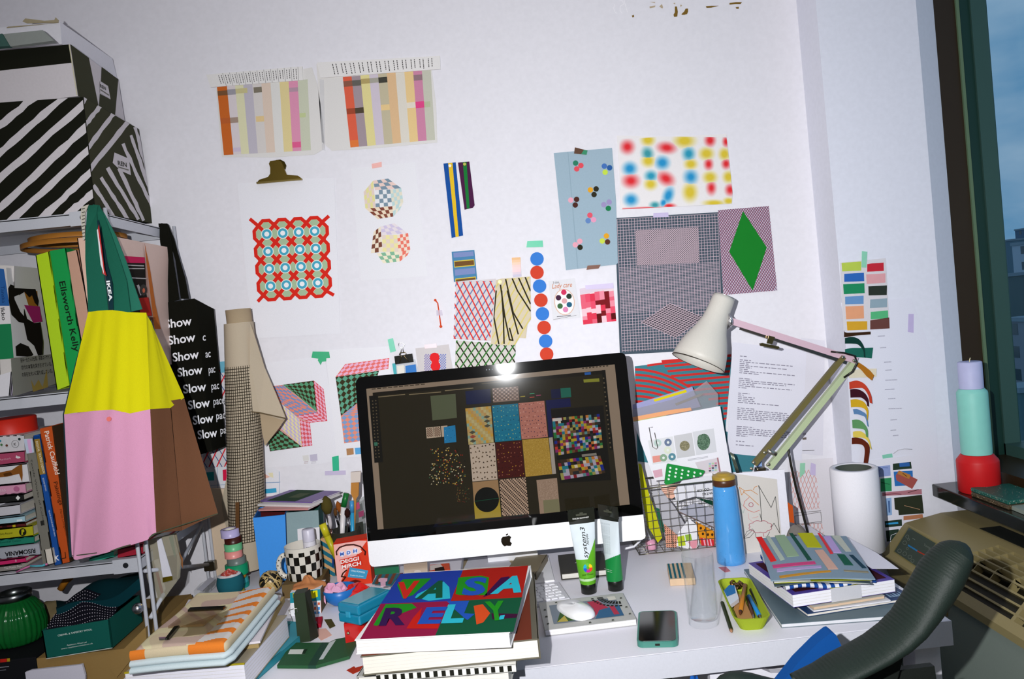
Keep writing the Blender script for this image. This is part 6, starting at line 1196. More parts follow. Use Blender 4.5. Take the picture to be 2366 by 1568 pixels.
b = B(); 
for i in range(3): b.tube([T(1688+3*i+j*5, 1045+j*16+i*2, YL+.01+.003*math.sin(j*2)) for j in range(4)], .0022, mat('#7c8270', 'metal'), 6)
b.out('spring', lm)
o = thing('bulldog_clip', 'small brass clip hanging on the pink lamp arm', 'clip', T(1778, 800, YL-.01)); br = mat('#8f7f50', 'metal')
s = Sh('P', 0, Y=YL-.014); s.base('900,440 945,452 925,505 885,500', br, .004); s.out('grip', o); s = Sh('P', .0, Y=YL-.016); s.base('830,500 850,496 970,522 978,535 960,542 835,518', br, .008); s.out('jaw', o)
# ================================================================ left half: side table and stacks
# books under the big art book
fr, w, d = rect([(866, 1560), (1215, 1540), (1190, 1380), (900, 1395)], .800)
o4 = book('white paged book at the bottom of the central stack', fr, w, d, .028, '#a9a8a4', 'L', '#dcd9d2', group='books in the central stack')
fr, w, d = rect([(905, 1556), (1216, 1531), (1190, 1390), (915, 1410)], .812)
def sq(c):
    n = 17
    for i in range(n): c.box((-w/2+w*i/n, -d/2-.0006, -.0105), (-w/2+w*(i+.5)/n, -d/2+.001, -.0008), mat('#1c1c16', 'ink'))
book('book with black and white striped edge in the central stack', fr, w, d, .0115, '#deddd8', 'F', '#dcd9d2', group='books in the central stack', draw=sq)
fr, w, d = rect([(862, 1517), (1254, 1470), (1227, 1325), (880, 1355)], .846); b3 = fr
def rb(c): c.box((-w/2+.002, -d/2+.002, 0), (w/2-.012, d/2-.002, .0005), mat('#6a3020', 'ink'))
book('large book with red brown picture cover under the bright art book', fr, w, d, .0335, '#5a5648', 'R', '#ddd8cd', group='books in the central stack', draw=rb)
fr, w, d = rect([(831, 1477), (1186, 1460), (1220, 1306), (926, 1324)], .872)
def vz(c):
    z = .0006
    def q_(k_, a, m, l=1): 
        iv = fr.inverted(); c.add([(lambda p: (p.x, p.y, z*l))(iv @ on(*p, Z=.872)) for p in pts('H', a)], [list(range(len(a.split())))], mat(m, 'ink'))
    q_(0, '1090,250 1640,218 1530,492 915,515', '#1f3c9c'); q_(0, '1640,218 2215,178 2160,458 1530,492', '#a81c12'); q_(0, '915,515 1530,492 1395,795 732,828', '#8e1440'); q_(0, '1530,492 2160,458 2085,762 1395,795', '#0e5034')
    q_(0, '1110,300 1360,292 1200,440 1110,470 1060,350', '#1f8a1c', 1.5); q_(0, '1600,285 1800,268 1870,285 1850,440 1615,440 1575,430', '#1f8a1c', 1.5); q_(0, '1975,285 2050,275 2060,340 1900,430 1815,458', '#3a0a40', 1.5)
    q_(0, '1470,320 1520,370 1528,470 1340,490 1215,462 1240,430', '#2ab4c8', 1.5); q_(0, '960,520 1190,515 1230,550 1000,640 880,712 850,705', '#1f8a1c', 1.5); q_(0, '1280,550 1250,690 1430,690 1420,735 1140,735 1200,640', '#c01c12', 1.5)
    q_(0, '1500,495 1695,490 1650,600 1745,605 1680,660 1650,640 1560,560', '#1f50b0', 1.5); q_(0, '1735,535 1815,520 1880,600 1820,680 1760,700', '#d04a1c', 1.5); q_(0, '1890,600 2125,605 2110,640 1900,655', '#3a0a30', 1.5); q_(0, '1970,620 2010,615 2000,650 1950,660', '#2ab4c8', 1.6)
    iv = fr.inverted()
    for ch, bl_, br_, tl_, col, in (('V', (1030, 470), (1230, 455), (1070, 328), '#c8261a'), ('A', (1225, 470), (1465, 455), (1330, 322), '#0e5034'), ('S', (1625, 438), (1830, 430), (1670, 290), '#1f50b0'), ('A', (1885, 425), (2160, 408), (1970, 280), '#2ab4c8'), ('R', (900, 705), (1130, 695), (960, 555), '#32104a'), ('E', (1240, 690), (1440, 685), (1320, 550), '#1f50b0'), ('L', (1450, 682), (1640, 675), (1510, 525), '#2ab4c8'), ('Y', (1850, 660), (2030, 650), (1830, 500), '#1f8a1c')):
        P_ = [iv @ on(*cx('H', *p), Z=.872) for p in (bl_, br_, tl_)]; ux = P_[1]-P_[0]; uy = P_[2]-P_[0]; vs, fs, tw = textmesh(ch, .045)
        c.add([P_[0]+ux*(x/tw)+uy*(y/.73)+V((0, 0, z*2.4)) for x, y in vs], fs, mat(col, 'ink'))
book('bright red, blue and green art book with bold letters on its cover', fr, w, d, .0255, '#e6e4e4', 'B', '#e2e0e0', group='books in the central stack', draw=vz, ov=.002)
# pile under the towel
fr, w, d = rect('1640,1460 1760,1470 1940,850 1800,855', .776, 'G'); fr, w, d = rect([(560, 1580), (622, 1580), (676, 1440), (610, 1440)], .784)
def tq(c): c.box((-w/2, -d/2, 0), (w/2-.004, d/2, .0004), mat('#38322a', 'ink')); c.box((-w/2, .0, .0002), (w/2-.004, d/2, .0008), mat('#3f8a92', 'ink')); c.box((-w/2, -.014, .0004), (w/2-.004, .002, .001), mat('#b8861c', 'ink'))
book('teal and brown art book, lowest under the towel pile', fr @ Matrix.Translation((-.05, 0, 0)), w+.10, d, .0132, '#2c8898', 'R', '#d8d6d8', group='books under the towel', draw=tq)
fr, w, d = rect('175,1392 1440,1275 1800,735 420,830', .830, 'G'); fr0 = fr
def gy(c): c.box((-w/2, -d/2, -.002), (w/2, -d/2+.003, .0006), mat('#b0a020', 'ink'))
book('thick white paged book with grey cover and yellow edge below the towel', fr, w, d, .046, '#9a8f7a', None, '#e4e2ec', group='books under the towel', draw=gy, ov=.001)
flat('kraft_folder', 'kraft folder stacked on the thick white paged book', 'folder', '300,1240 1535,1110 1845,560 700,720', .8305, .011, mat('#a08a5c', 'card'), 'G', group='folders under the towel')
flat('white_folder', 'white folder directly under the towel', 'folder', '330,1215 1550,1055 1800,510 700,560', .842, .004, mat('#d5cdd2', 'card'), 'G', group='folders under the towel')
fr, w, d = rect('195,1150 1275,1000 1575,425 600,490', .885, 'G'); o = thing('folded_towel', 'folded beige towel with orange scalloped stripes', 'towel', fr @ V((0, 0, -.038)), math.atan2(fr[1][0], fr[0][0]))
tc_ = [mat(c, 'cloth') for c in ('#c9b99a', '#b79f92', '#cfc6a0', '#d8792c', '#c9c4c0', '#c2d0d4')]
def tcol(i, j):
    u, v = (i+.5)/130, (j+.5)/100
    if u > .66+.05*math.sin(v*5):
        g = (u-.66)/.34; ph = (v*6.2-.55*g+.42*g*g*g+.1) % 1
        return tc_[3] if ph < .22+.36*g*(1-g*.25) or v < .05 else tc_[4]
    k_ = (u*2.3+.55*math.sin(v*9+u*4)+v*1.6) % 1
    return tc_[0] if k_ < .34 else tc_[1] if k_ < .68 else tc_[2]
rnd = lambda t: .0
def tow(u, v):
    e = .012; x, y = (u-.5)*w, (v-.5)*d; ed = min(u, 1-u)*w; ef = v*d; z = 0
    if ed < e: z -= (1-(ed/e))**2*.008
    if ef < e: z -= (1-(ef/e))**2*.010
    return (x, y, z+.0025*math.sin(5*u+2*v)+.002*math.sin(7*v))
b = B(fr); b.grid(tow, 130, 100, None, mf=tcol); b.out('top_layer', o, weld=True)
b = B(fr)
def roll(z0, z1, inset, m, amp): 
    h = (z1-z0); b.grid(lambda u, v: (lambda a, q_: ((q_[0]+q_[2]*inset*math.cos(a)), q_[1]+q_[3]*inset*math.cos(a), (z0+z1)/2+h/2*math.sin(a)+amp*math.sin(8*u)))(math.pi*(v-.5), (lambda t: ((-.5+t)*w, -d/2, 0, -1) if t <= 1 else (w/2, -d/2+(t-1)*d, 1, 0))(u*2)), 60, 8, m)
roll(-.016, .0, .004, tc_[0], .0012); 
for u0, u1 in ((.0, .16), (.62, 1.0)):      # orange edges of the fold
    b.grid(lambda u, v: ((-.5+u0+(u1-u0)*u)*w, -d/2-.0046*math.cos(math.pi*(v-.5)), -.008+.0085*math.sin(math.pi*(v-.5))+.0012*math.sin(4*(u0+(u1-u0)*u))), 16, 6, tc_[3])
roll(-.027, -.015, .009, tc_[5], .001); roll(-.038, -.026, .012, tc_[5], .001)
b.box((-w/2, -d/2, -.0385), (w/2, d/2, -.012), tc_[5]); b.out('under_layers', o)
b = B(); a_ = [on(*p, Z=.8895) for p in pts('G', '455,880 700,690 1115,655 875,855')]; b.prism(a_, (0, 0, .004), mat('#7a5a30', 'film')); o = thing('acrylic_frame', 'brown see-through frame lying on the folded towel', 'frame', a_[0]); b.out('brown_panel', o)
b = B(); b.prism([on(*p, Z=.888) for p in pts('G', '420,1020 560,880 1180,665 1130,800 1030,930 560,985')], (0, 0, .0012), mat('#6a5a28', 'film')); b.out('olive_panel', o)
b = B(); 
for a in ('690,685 720,655 1140,632 1110,662', '425,1020 470,1010 590,870 530,880'): b.prism([on(*p, Z=.892) for p in pts('G', a)], (0, 0, .004), mat('#15150f', 'gloss'))
b.prism([on(*p, Z=.892) for p in pts('G', '345,1005 435,1000 440,1018 350,1022')], (0, 0, .003), mat('#c0c4c8', 'metal')); b.out('edge_clips', o)
# tape dispenser
flat('tape_dispenser', 'clear tape dispenser with white label lying behind the towel', 'tape dispenser', '765,490 850,395 1060,300 1060,345 900,490', .775, .012, mat('#d8dade', 'film'), 'G', lambda s: s.p('800,480 960,325 1025,350 870,492', mat('#dcdce8', 'ink'), 2))
# crochet pot
pb = on(536, 1380, Z=.77); pb.z = .77; o = thing('crochet_pot', 'little teal crocheted pot with red topping on a yellow tin', 'crochet pot', pb); Mp = Matrix.Translation(pb)
b = B(Mp); b.lathe([(.028, 0), (.031, .002), (.031, .014), (.029, .016)], mat('#a39a1c', 'paint'), 32); b.out('tin', o)
b = B(Mp); b.grid(lambda u, v: (lambda r_: (r_*math.cos(6.2832*u), r_*math.sin(6.2832*u), .016+.040*v))((.026+.0055*math.sin(math.pi*(v*.9+.05)))*(1+.015*math.sin(30*v*3.14)*math.cos(6.2832*u*20))), 80, 30, mat('#1d5c68', 'cloth')); b.out('crochet_wall', o, weld=True)
b = B(Mp); b.grid(lambda u, v: (.027*v*math.cos(6.2832*u), .027*v*math.sin(6.2832*u), .059+.010*(1-v)*(1+.3*math.sin(6.28*u*5))-.003*v), 30, 8, None, mf=lambda i, j: mat('#e0dcdc', 'cloth') if j > 5 else mat('#b8463c' if (i*3+j) % 4 else '#d08a84', 'cloth')); b.out('topping', o)
# stack of tape rolls
tb0 = on(556, 1355, Z=.77); tb0.z = .77; z = .77
o_t = []
tp = [(.0235, .012, '#1f8a80', 'lowest, teal'), (.0215, .012, '#3aa0a4', 'second from the bottom, blue teal'), (.022, .010, '#c88a2a', 'third from the bottom, orange'), (.0275, .026, '#149464', 'wide bright green'), (.0225, .017, '#6e7a74', 'grey'), (.0215, .018, '#e8948c', 'salmon pink'), (.0215, .018, '#6cc088', 'mint green'), (.0205, .016, '#42180e', 'dark brown'), (.0225, .020, '#b9aed8', 'topmost, lilac')]
for i, (r_, h, c, nm) in enumerate(tp):
    b = B(Matrix.Translation((tb0.x+.0025*math.sin(i*2.1)-.006*(i/8)-.002, tb0.y, z))); b.lathe([(r_, .0003), (r_, h-.0003), (.0135, h-.0003), (.0135, .0003), (r_, .0003)], mat(c, 'plastic'), 40, close=False); b.lathe([(.0135, .0005), (.0135, h-.0005), (.012, h-.0005), (.012, .0005)], mat('#d8d2c8', 'card'), 32, close=False)
    b.out('tape_roll', None, 'tape roll in the stack beside the crochet pot, %s' % nm, 'tape roll', 'stack of tape rolls'); z += h
b = B(); p0 = V((tb0.x-.006, tb0.y, .775)); p1 = T(548, 1160, tb0.y); b.prism([p0+V((-.004, 0, 0)), p0+V((.004, 0, 0)), p1+V((.0048, 0, 0)), p1+V((-.0048, 0, 0))], (0, .003, 0), mat('#5c3a16', 'wood')); b.out('wooden_stick', None, 'flat brown stick standing up through the tape rolls', 'stick')
# rubber band ball
rb0 = on(629, 1370, Z=.77); rb0.z = .77+.0285; o = thing('rubber_band_ball', 'ball of black and cream rubber bands', 'rubber band ball', rb0-V((0, 0, .0285))); b = B(); b.ball(rb0, .0265, mat('#b79a5e', 'plastic'), 24, 14); b.out('core', o)
r = random.Random(4)
for nm, cl_ in (('black_bands', '#17140f'), ('cream_bands', '#cdb27a')):
    b = B()
    for i in range(5 if nm[0] == 'b' else 16):
        a = V((r.uniform(-1, 1), r.uniform(-1, 1), r.uniform(-1, 1))).normalized(); x = a.cross(V((.3, .2, 1))).normalized(); y = a.cross(x); rr_ = .0272+.0006*r.random()
        n = 36; wd = r.uniform(.004, .009) if nm[0] == 'b' else r.uniform(.001, .0025)
        for k_ in range(n):
            t, t2 = 6.2832*k_/n, 6.2832*(k_+1)/n; P_ = lambda t, s_: rb0+(x*math.cos(t)+y*math.sin(t)+a*s_).normalized()*rr_
            b.add([P_(t, -wd*20), P_(t2, -wd*20), P_(t2, wd*20), P_(t, wd*20)], [[0, 1, 2, 3]], mat(cl_, 'plastic'))
    b.out(nm, o)
# magazine holders and magazines
def holder(lab, a, out_c, in_c, dep, sidec):
    fa = [T(*p, -.155) for p in pts('F', a)]
    for p in fa[2:]: p.z = .7705
    o = thing('magazine_holder', lab, 'magazine holder', (fa[2]+fa[3])/2+V((0, dep/2, 0))); D = V((0, dep, 0)); b = B(); m = mat(out_c, 'card'); t = .003
    b.prism(fa, (0, t, 0), m); up = V((0, 0, .012)); ri = V((t, 0, 0))
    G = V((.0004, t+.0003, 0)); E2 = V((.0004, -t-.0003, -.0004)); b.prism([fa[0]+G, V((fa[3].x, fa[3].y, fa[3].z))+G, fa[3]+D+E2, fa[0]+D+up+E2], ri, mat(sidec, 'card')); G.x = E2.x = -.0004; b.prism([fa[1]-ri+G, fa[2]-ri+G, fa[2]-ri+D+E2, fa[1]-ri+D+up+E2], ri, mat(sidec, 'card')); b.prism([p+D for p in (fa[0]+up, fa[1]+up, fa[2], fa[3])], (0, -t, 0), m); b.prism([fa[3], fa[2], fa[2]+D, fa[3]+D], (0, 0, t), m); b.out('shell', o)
    b = B(); q_ = mat(in_c, 'card'); I = V((0, dep-t-.0012, 0)); b.prism([p+I-(up*-.9 if i < 2 else V()) for i, p in enumerate(fa)], (0, -.0006, 0), q_); b.prism([p+V((0, t+.0004, 0)) for p in fa], (0, .0006, 0), q_); b.out('lining', o)
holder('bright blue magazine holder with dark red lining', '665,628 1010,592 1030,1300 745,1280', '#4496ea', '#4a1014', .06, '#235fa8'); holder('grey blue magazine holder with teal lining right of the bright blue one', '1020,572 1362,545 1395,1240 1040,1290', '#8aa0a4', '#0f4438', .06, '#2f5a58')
zz = .957
for lab, a, c, dz in (('pink patterned paper beneath the purple magazine', '720,548 1240,518 1390,475 860,470', '#c88a88', .004), ('white magazine under the purple and green one', '815,478 1370,488 1500,372 960,360', '#d9d6d6', .005), ('magazine with purple and green cover on the magazine holders', '822,440 1385,452 1520,345 980,330', '#6c5494', .003)):
    fr, w, d = rect(a.split(' ')[0].replace(',', ' ')+' '+' '.join(a.replace(',', ' ').split()[2:]), zz+dz, 'F')
    def dr(c, w=w, d=d, lab=lab):
        if 'purple and green cover' in lab: c.box((-w*.36, -d/2, 0), (w*.18, d/2, .0004), mat('#26402a', 'ink')); c.box((-w*.12, -d*.2, .0002), (w*.08, d*.2, .0007), mat('#4c5840', 'ink'))
    book(lab, fr, w, d, dz, c, 'F', '#cfcccc', group='magazines on the holders', draw=dr, ov=.0005, bt=.0006, name='magazine', cat='magazine'); zz += dz
flat('paper_scrap', 'pink spotted paper sticking out behind the magazines', 'scrap', '770,460 760,400 830,345 905,360 900,420', .958, .0005, mat('#d8b0bc'), 'F')
# mug with bottle
mb0 = on(703, 1338, Z=.77); mb0 = V((mb0.x, -.235, .772)); mb0.x = T(703, 1300, -.235).x
zb = T(700, 1331, -.235).z; b = B(); b.box((mb0.x-.046, -.285, .7705), (mb0.x+.046, -.19, zb-.0005), mat('#6a5636', 'card'), .001); b.out('small_box', None, 'little brown box under the checked mug', 'box'); mb0.z = zb
o = thing('mug', 'mug with black and white checks holding a white bottle', 'mug', mb0); Mm = Matrix.Translation(mb0); Hm = T(697, 1257, -.235).z-zb
ck = [mat('#14120c', 'gloss'), mat('#d8d2c6', 'gloss')]
b = B(Mm); pr = [(.038, 0), (.041, .004), (.0425, Hm*.3), (.0425, Hm*.55), (.0425, Hm*.8), (.0435, Hm)]
zs = [.0, .25, .5, .75, .88, 1.0]
b.lathe([(.040+.003*min(1, z*2), z*Hm) for z in zs], None, 40, mf=lambda i, k_: ck[1] if i == 4 else ck[(i+(k_//2)) % 2], close=False); b.lathe([(.0428, Hm), (.0405, Hm), (.0385, .01), (.001, .008)], ck[1], 40, close=False); b.lathe([(.0395, .0), (.001, .0005)], ck[1], 40, close=False); b.out('body', o, weld=True)
b = B(); hc = mb0+V((-.040, -.012, Hm*.45)); n = 12; b.tube([hc+V((-.017*math.sin(math.pi*i/n), -.004, .026*math.cos(math.pi*i/n))) for i in range(n+1)], .0062, ck[1], 10)
for i in range(n):
    for k_ in range(5): 
        if (i+k_) % 2: b.ball(hc+V((-.017*math.sin(math.pi*(i+.5)/n)-.0042*math.sin(k_-2), -.004-.0042*math.cos(k_-2), .026*math.cos(math.pi*(i+.5)/n))), .0026, ck[0], 6, 4)
b.out('handle', o)
wb = mb0+V((.016, .006, .012)); b = B(Matrix.Translation(wb)); o = thing('white_bottle', 'small white plastic bottle standing in the checked mug', 'bottle', wb); b.lathe([(.0145, 0), (.0150, .002), (.0150, .070), (.0148, .071)], mat('#d4d0d8', 'plastic'), 28); b.out('body', o); b = B(Matrix.Translation(wb)); b.lathe([(.0148, .0715), (.0148, .098), (.0135, .1), (.001, .1)], mat('#c8c4d2', 'plastic'), 28); b.out('cap', o)
b = B(Matrix.Translation(wb)); 
for i in range(5):
    for k_ in range(3): a0 = 4.4+k_*.28; b.add([(.0153*math.cos(a), .0153*math.sin(a), .058-i*.005+dz) for a, dz in ((a0, 0), (a0+.2, 0), (a0+.2, .0022), (a0, .0022))], [[0, 1, 2, 3]], mat('#6a6872', 'ink'))
b.out('label_print', o)
s = Sh('F', 0, Y=-.158); s.base('1140,745 1200,735 1330,730 1375,722 1380,870 1145,870', mat('#e2dfe4'), .001); s.out('paper_sheet', None, 'white paper tucked behind the mug', 'paper')
# spice carton
def panel(name, lab, cat, a, Y, dep, m, key, side=None):
    fa = [T(*p, Y) for p in pts(key, a)]
    for p in fa[2:]: p.z = .7705
    o = thing(name, lab, cat, (fa[2]+fa[3])/2+V((0, dep/2, 0))); b = B(); b.prism(fa, (0, dep, 0), m); b.out('carton', o); return o, fa
o, fa = panel('spice_box', 'red and pink spice carton with white lettering', 'box', '1520,905 1888,840 1937,1322 1572,1352', -.242, .045, mat('#d23a20', 'card'), 'F')
s = Sh('F', .0005, Y=-.242); s.p('1525,912 1780,868 1880,870 1700,1120 1580,1345 1572,1350', mat('#e8aaa4', 'ink'), 1, '1520,905 1888,840 1937,1322 1572,1352'); s.p('1520,895 1885,838 1888,852 1522,912', mat('#a82010', 'ink'), 2)
s.ln('1560,1020 1555,985 1590,940 1660,915 1740,910 1810,930 1865,985 1860,1020', 15, mat('#3a1410', 'ink'), 2); s.p('1580,985 1620,935 1720,925 1800,945 1830,985 1790,1010 1600,1030', mat('#eec4bc', 'ink'), 2)
for ch, x, y in (('M', 1592, 1032), ('D', 1662, 1018), ('H', 1732, 1000)): s.ell(x+24, y-22, 28, 30, mat('#d8dcf0', 'ink'), 3); s.txt(ch, x+4, y-4, 46, mat('#2f5ab0', 'ink'), (1, -.16), (0, -1), 40, .04, 5)
s.p('1590,1072 1805,1020 1838,1125 1615,1172', mat('#c82c1c', 'ink'), 3); s.txt('DEGGI', 1602, 1115, 54, mat('#f0e4e0', 'ink'), (1, -.22), (-.1, -1), 200, .03, 5); s.txt('MIRCH', 1615, 1168, 54, mat('#f0e4e0', 'ink'), (1, -.22), (-.1, -1), 210, .03, 5)
s.p('1700,1150 1895,1185 1870,1275 1675,1255', mat('#3f94bc', 'ink'), 4); s.txt('CHILLI POWDER', 1712, 1192, 24, mat('#d8eaf0', 'ink'), (1, .16), None, 150, .01, 6); s.txt('Poudre de piment', 1705, 1240, 22, mat('#d8eaf0', 'ink'), (1, .1), None, 140, 0, 6)
s.ln('1665,1180 1625,1215 1610,1250 1655,1255 1620,1300 1598,1335', 14, mat('#3a140c', 'ink'), 3); s.p('1670,1310 1760,1282 1825,1300 1760,1318', mat('#5a140c', 'ink'), 3); s.out('front_print', o)
o, fa = panel('kraft_box', 'tall kraft box with slanting teal stripes behind the mug', 'box', '1385,850 1490,820 1545,1245 1405,1245', -.155, .035, mat('#c39a6a', 'card'), 'F')
s = Sh('F', .0005, Y=-.155); ed = '1385,850 1490,820 1545,1245 1405,1245'
for i in range(6): y = 860+i*85; s.p([(1380, y), (1560, y+110), (1560, y+155), (1380, y+45)], mat('#1f6478', 'ink'), 1, ed)
s.out('stripes', o)
# brush pot
bp = V((T(800, 1250, -.135).x, -.135, .7705)); b = B(Matrix.Translation(bp)); b.lathe([(.036, 0), (.038, .002), (.038, .11), (.036, .11), (.035, .004), (.001, .004)], mat('#2a2a22', 'paint'), 32, close=False); b.out('brush_pot', None, 'dark pot of paintbrushes behind the spice carton', 'pot')
def brush(lab, a, ferr, brs, hm, w_, y, cat='paintbrush', nm='paintbrush'):
    p = [T(*q_, y) for q_ in pts('F', a)]; o = thing(nm, lab, cat, p[0], 0, 'brushes and pens in the dark pot'); b = B(); b.tube([p[0], p[1]], [.0022, .0032], mat(hm, 'paint'), 8); b.out('handle', o)
    b = B(); b.tube([p[1], p[2]], [.0034, w_*.55], mat(ferr, 'metal'), 10); b.out('ferrule', o)
    e = p[3]-p[2]; b = B(); b.tube([p[2], p[2]+e*.35, p[2]+e*.75, p[3]], [w_*.55, w_, w_*.85, w_*.2], mat(brs, 'cloth'), 10); b.out('bristles', o)
brush('large fan of olive bristles, tallest at the left of the brush pot', '1560,1150 1500,760 1465,580 1435,395', '#b8b6bc', '#4a421c', '#d6d3da', .0145, -.15)
brush('brush with slim brown tip and black handle in the pot', '1600,1150 1580,700 1548,605 1540,520', '#55555a', '#5a3c20', '#141412', .005, -.14); brush('brush with rust orange bristles in the pot', '1640,1150 1610,640 1590,560 1565,450', '#c0a890', '#8a4c1c', '#c8a078', .007, -.13)
brush('brush with maroon bristles and grey ferrule in the pot', '1720,1150 1690,780 1675,620 1668,525', '#8a8a90', '#2c1410', '#1f5a64', .0075, -.15); brush('brush with brown ferrule and blue handle in the pot', '1520,1150 1510,860 1495,740 1480,600', '#7a5a54', '#b9b4b8', '#1c4a98', .005, -.155)
def marker(lab, a, c, c2, y, r_): 
    p = [T(*q_, y) for q_ in pts('F', a)]; o = thing('marker', lab, 'marker', p[0], 0, 'brushes and pens in the dark pot'); b = B(); b.tube([p[0], p[1]], r_, mat(c, 'plastic'), 12); b.out('barrel', o); b = B(); b.tube([p[1]+(p[2]-p[1])*.02, p[2]], r_*1.08, mat(c2, 'plastic'), 12); b.out('cap', o)
marker('green capped marker in the brush pot', '1600,1100 1630,510 1662,365', '#d8d4d4', '#11682c', -.135, .0068); marker('bright blue and yellow pen at the right of the brush pot', '1735,1100 1722,570 1718,445', '#2a94c0', '#3f8cc0', -.13, .0052); marker('yellow marker leaning left out of the brush pot', '1560,1050 1455,820 1405,690', '#b8b01c', '#c4bc20', -.16, .0085)
o = thing('paintbrush', 'wide flat brush with pale bristles and wooden handle beside the computer', 'paintbrush', T(832, 1250, -.12)); s = Sh('F', 0, Y=-.12); s.base('1715,240 1800,235 1795,380 1770,420 1755,800 1735,800 1740,420 1712,360', mat('#b0762c', 'wood'), .006); s.out('handle', o); s = Sh('F', 0, Y=-.12); s.base('1712,135 1820,125 1815,240 1715,245', mat('#cfc4bc', 'cloth'), .008); s.out('bristles', o)
s = Sh('F', 0, Y=-.115); s.base('1760,450 1850,395 1860,560 1870,820 1760,820 1740,640', mat('#5c6a62', 'film'), .004); s.p('1760,470 1800,450 1810,520 1770,540', mat('#a8486a', 'ink'), 1); s.p('1790,560 1850,540 1850,600 1800,620', mat('#8a3c5c', 'ink'), 1); s.p('1760,680 1840,660 1850,800 1770,800', mat('#2c302a', 'ink'), 1); s.out('plastic_pouch', None, 'dark clear pouch with pink spots behind the computer edge', 'pouch')
# yellow box with clay
o, fa = panel('patterned_box', 'small box with yellow panels and blue grid pattern', 'box', '1905,455 2262,410 2275,722 1905,695', -.405, .06, mat('#dfe0e4', 'card'), 'G')
fa2 = fa; s = Sh('G', .0006, Y=-.405); s.p('1905,455 2262,410 2268,545 1905,580', mat('#1f8696', 'ink'), 1); s.p('1935,460 2040,445 2045,500 1940,515', mat('#b8b41c', 'ink'), 2); s.p('2080,445 2230,425 2235,500 2190,520 2085,525', mat('#d8d418', 'ink'), 2)
for i in range(4):
    for j in range(3): s.p([(2100+i*45, 570+j*55), (2125+i*45, 568+j*55), (2125+i*45, 600+j*55), (2100+i*45, 602+j*55)], mat('#4a90d0' if (i+j) % 3 else '#c85a3a', 'ink'), 2)
for i in range(5): s.ln([(2090+i*45, 560), (2095+i*45, 715)], 4, mat('#c8706a', 'ink'), 1)
s.out('front_print', o); b = B(); b.prism([fa[1]+V((.0006, 0, 0)), fa[2]+V((.0006, 0, 0)), fa[2]+V((.0006, .06, 0)), fa[1]+V((.0006, .06, 0))], (.0005, 0, 0), mat('#6a5a3c', 'card')); b.out('side_print', o)
cl = (fa[0]+fa[1])/2+V((0, .03, -.004)); cm = mat('#b5764a', 'cloth'); b = B()
b.grid(lambda u, v: (lambda a, t: (cl.x+.035*math.cos(a)*math.cos(t)*(1+.10*math.sin(5*a+1)+.05*math.sin(9*a)), cl.y+.026*math.sin(a)*math.cos(t)*(1+.1*math.sin(4*a)), cl.z+.013*math.sin(t)**.5*(1+.16*math.sin(3*a))+(.014/(1+math.exp((math.cos(t)-.3)/.05)))))(6.2832*u, 1.5708*v), 48, 20, cm); b.out('clay_lump', None, 'lump of terracotta coloured clay on the patterned box', 'clay', weld=True)
o, fa = panel('slim_box', 'tall slim dark green box standing beside the patterned box', 'box', '1940,480 2078,455 2150,1058 2000,1082', -.56, .03, mat('#23301c', 'paint'), 'G')
b = B(); b.prism([fa[1], fa[2], fa[2]+V((.012, .02, 0)), fa[1]+V((.006, .02, 0))], (.0003, 0, 0), mat('#1a1e12', 'paint')); b.out('side_face', o)
b = B(); b.tube([T(*cx('G', *p), -.562) for p in ((1890, 665), (1985, 640), (1995, 690))], .0008, mat('#d0ccc4', 'metal'), 5); b.tube([T(*cx('G', *p), -.562) for p in ((1885, 660), (1910, 720), (1940, 800))], .0008, mat('#d0ccc4', 'metal'), 5); b.out('paper_clip', None, 'opened wire paper clip hooked round the slim green box', 'paper clip')
# red boxes and pencil case
fr, w, d = rect('600,815 745,800 900,600 590,690', .80, 'H')
o = thing('red_box', 'glossy red box under the blue pencil case', 'box', (0, 0, 0)); a_ = [on(*p, Z=.815) for p in pts('H', '588,692 760,655 900,560 800,520 640,560')]
o.location = a_[0]; WM[o.name] = Matrix.Translation(a_[0]); b = B(); b.prism(a_, (0, 0, -.044), mat('#b41410', 'gloss')); b.out('body', o); b = B(); b.ball(T(*cx('H', 628, 770), a_[0].y-.003), .003, mat('#d8c8a0', 'metal'), 10, 8); b.out('stud', o)
fr, w, d = rect('565,500 742,545 990,375 790,355', .855, 'H'); w = max(w, .05)
o = thing('pencil_case', 'shiny blue plastic case lying on the red box', 'case', fr @ V((0, 0, -.039)), math.atan2(fr[1][0], fr[0][0])); bm_ = mat('#147a9a', 'gloss')
b = B(fr); b.box((-w/2, -d/2, -.039), (w/2, d/2, -.020), bm_, .004, 3); b.out('base', o); b = B(fr); b.box((-w/2, -d/2, -.0205), (w/2, d/2, 0), bm_, .005, 3); b.box((-w/2+.006, -d/2+.006, .0), (w/2-.006, d/2-.006, .0012), mat('#3f8ea0', 'gloss'), .0005); b.out('lid', o)
b = B(fr); b.box((-.006, -d/2-.002, -.026), (.006, -d/2+.001, -.014), mat('#2a90b0', 'gloss'), .001); b.out('clasp', o)
bc_ = on(*cx('H', 530, 560), Z=.77); bc_ = V((T(*cx('H', 560, 500), -.36).x, -.36, .772)); b = B(Matrix.Translation(bc_)); b.lathe([(.018, 0), (.03, .01), (.038, .036), (.0365, .036), (.028, .012), (.001, .004)], mat('#1f6cb8', 'plastic'), 36, close=False); b.out('bowl', None, 'small blue bowl of crumpled pink and red wrapping behind the blue case', 'bowl')
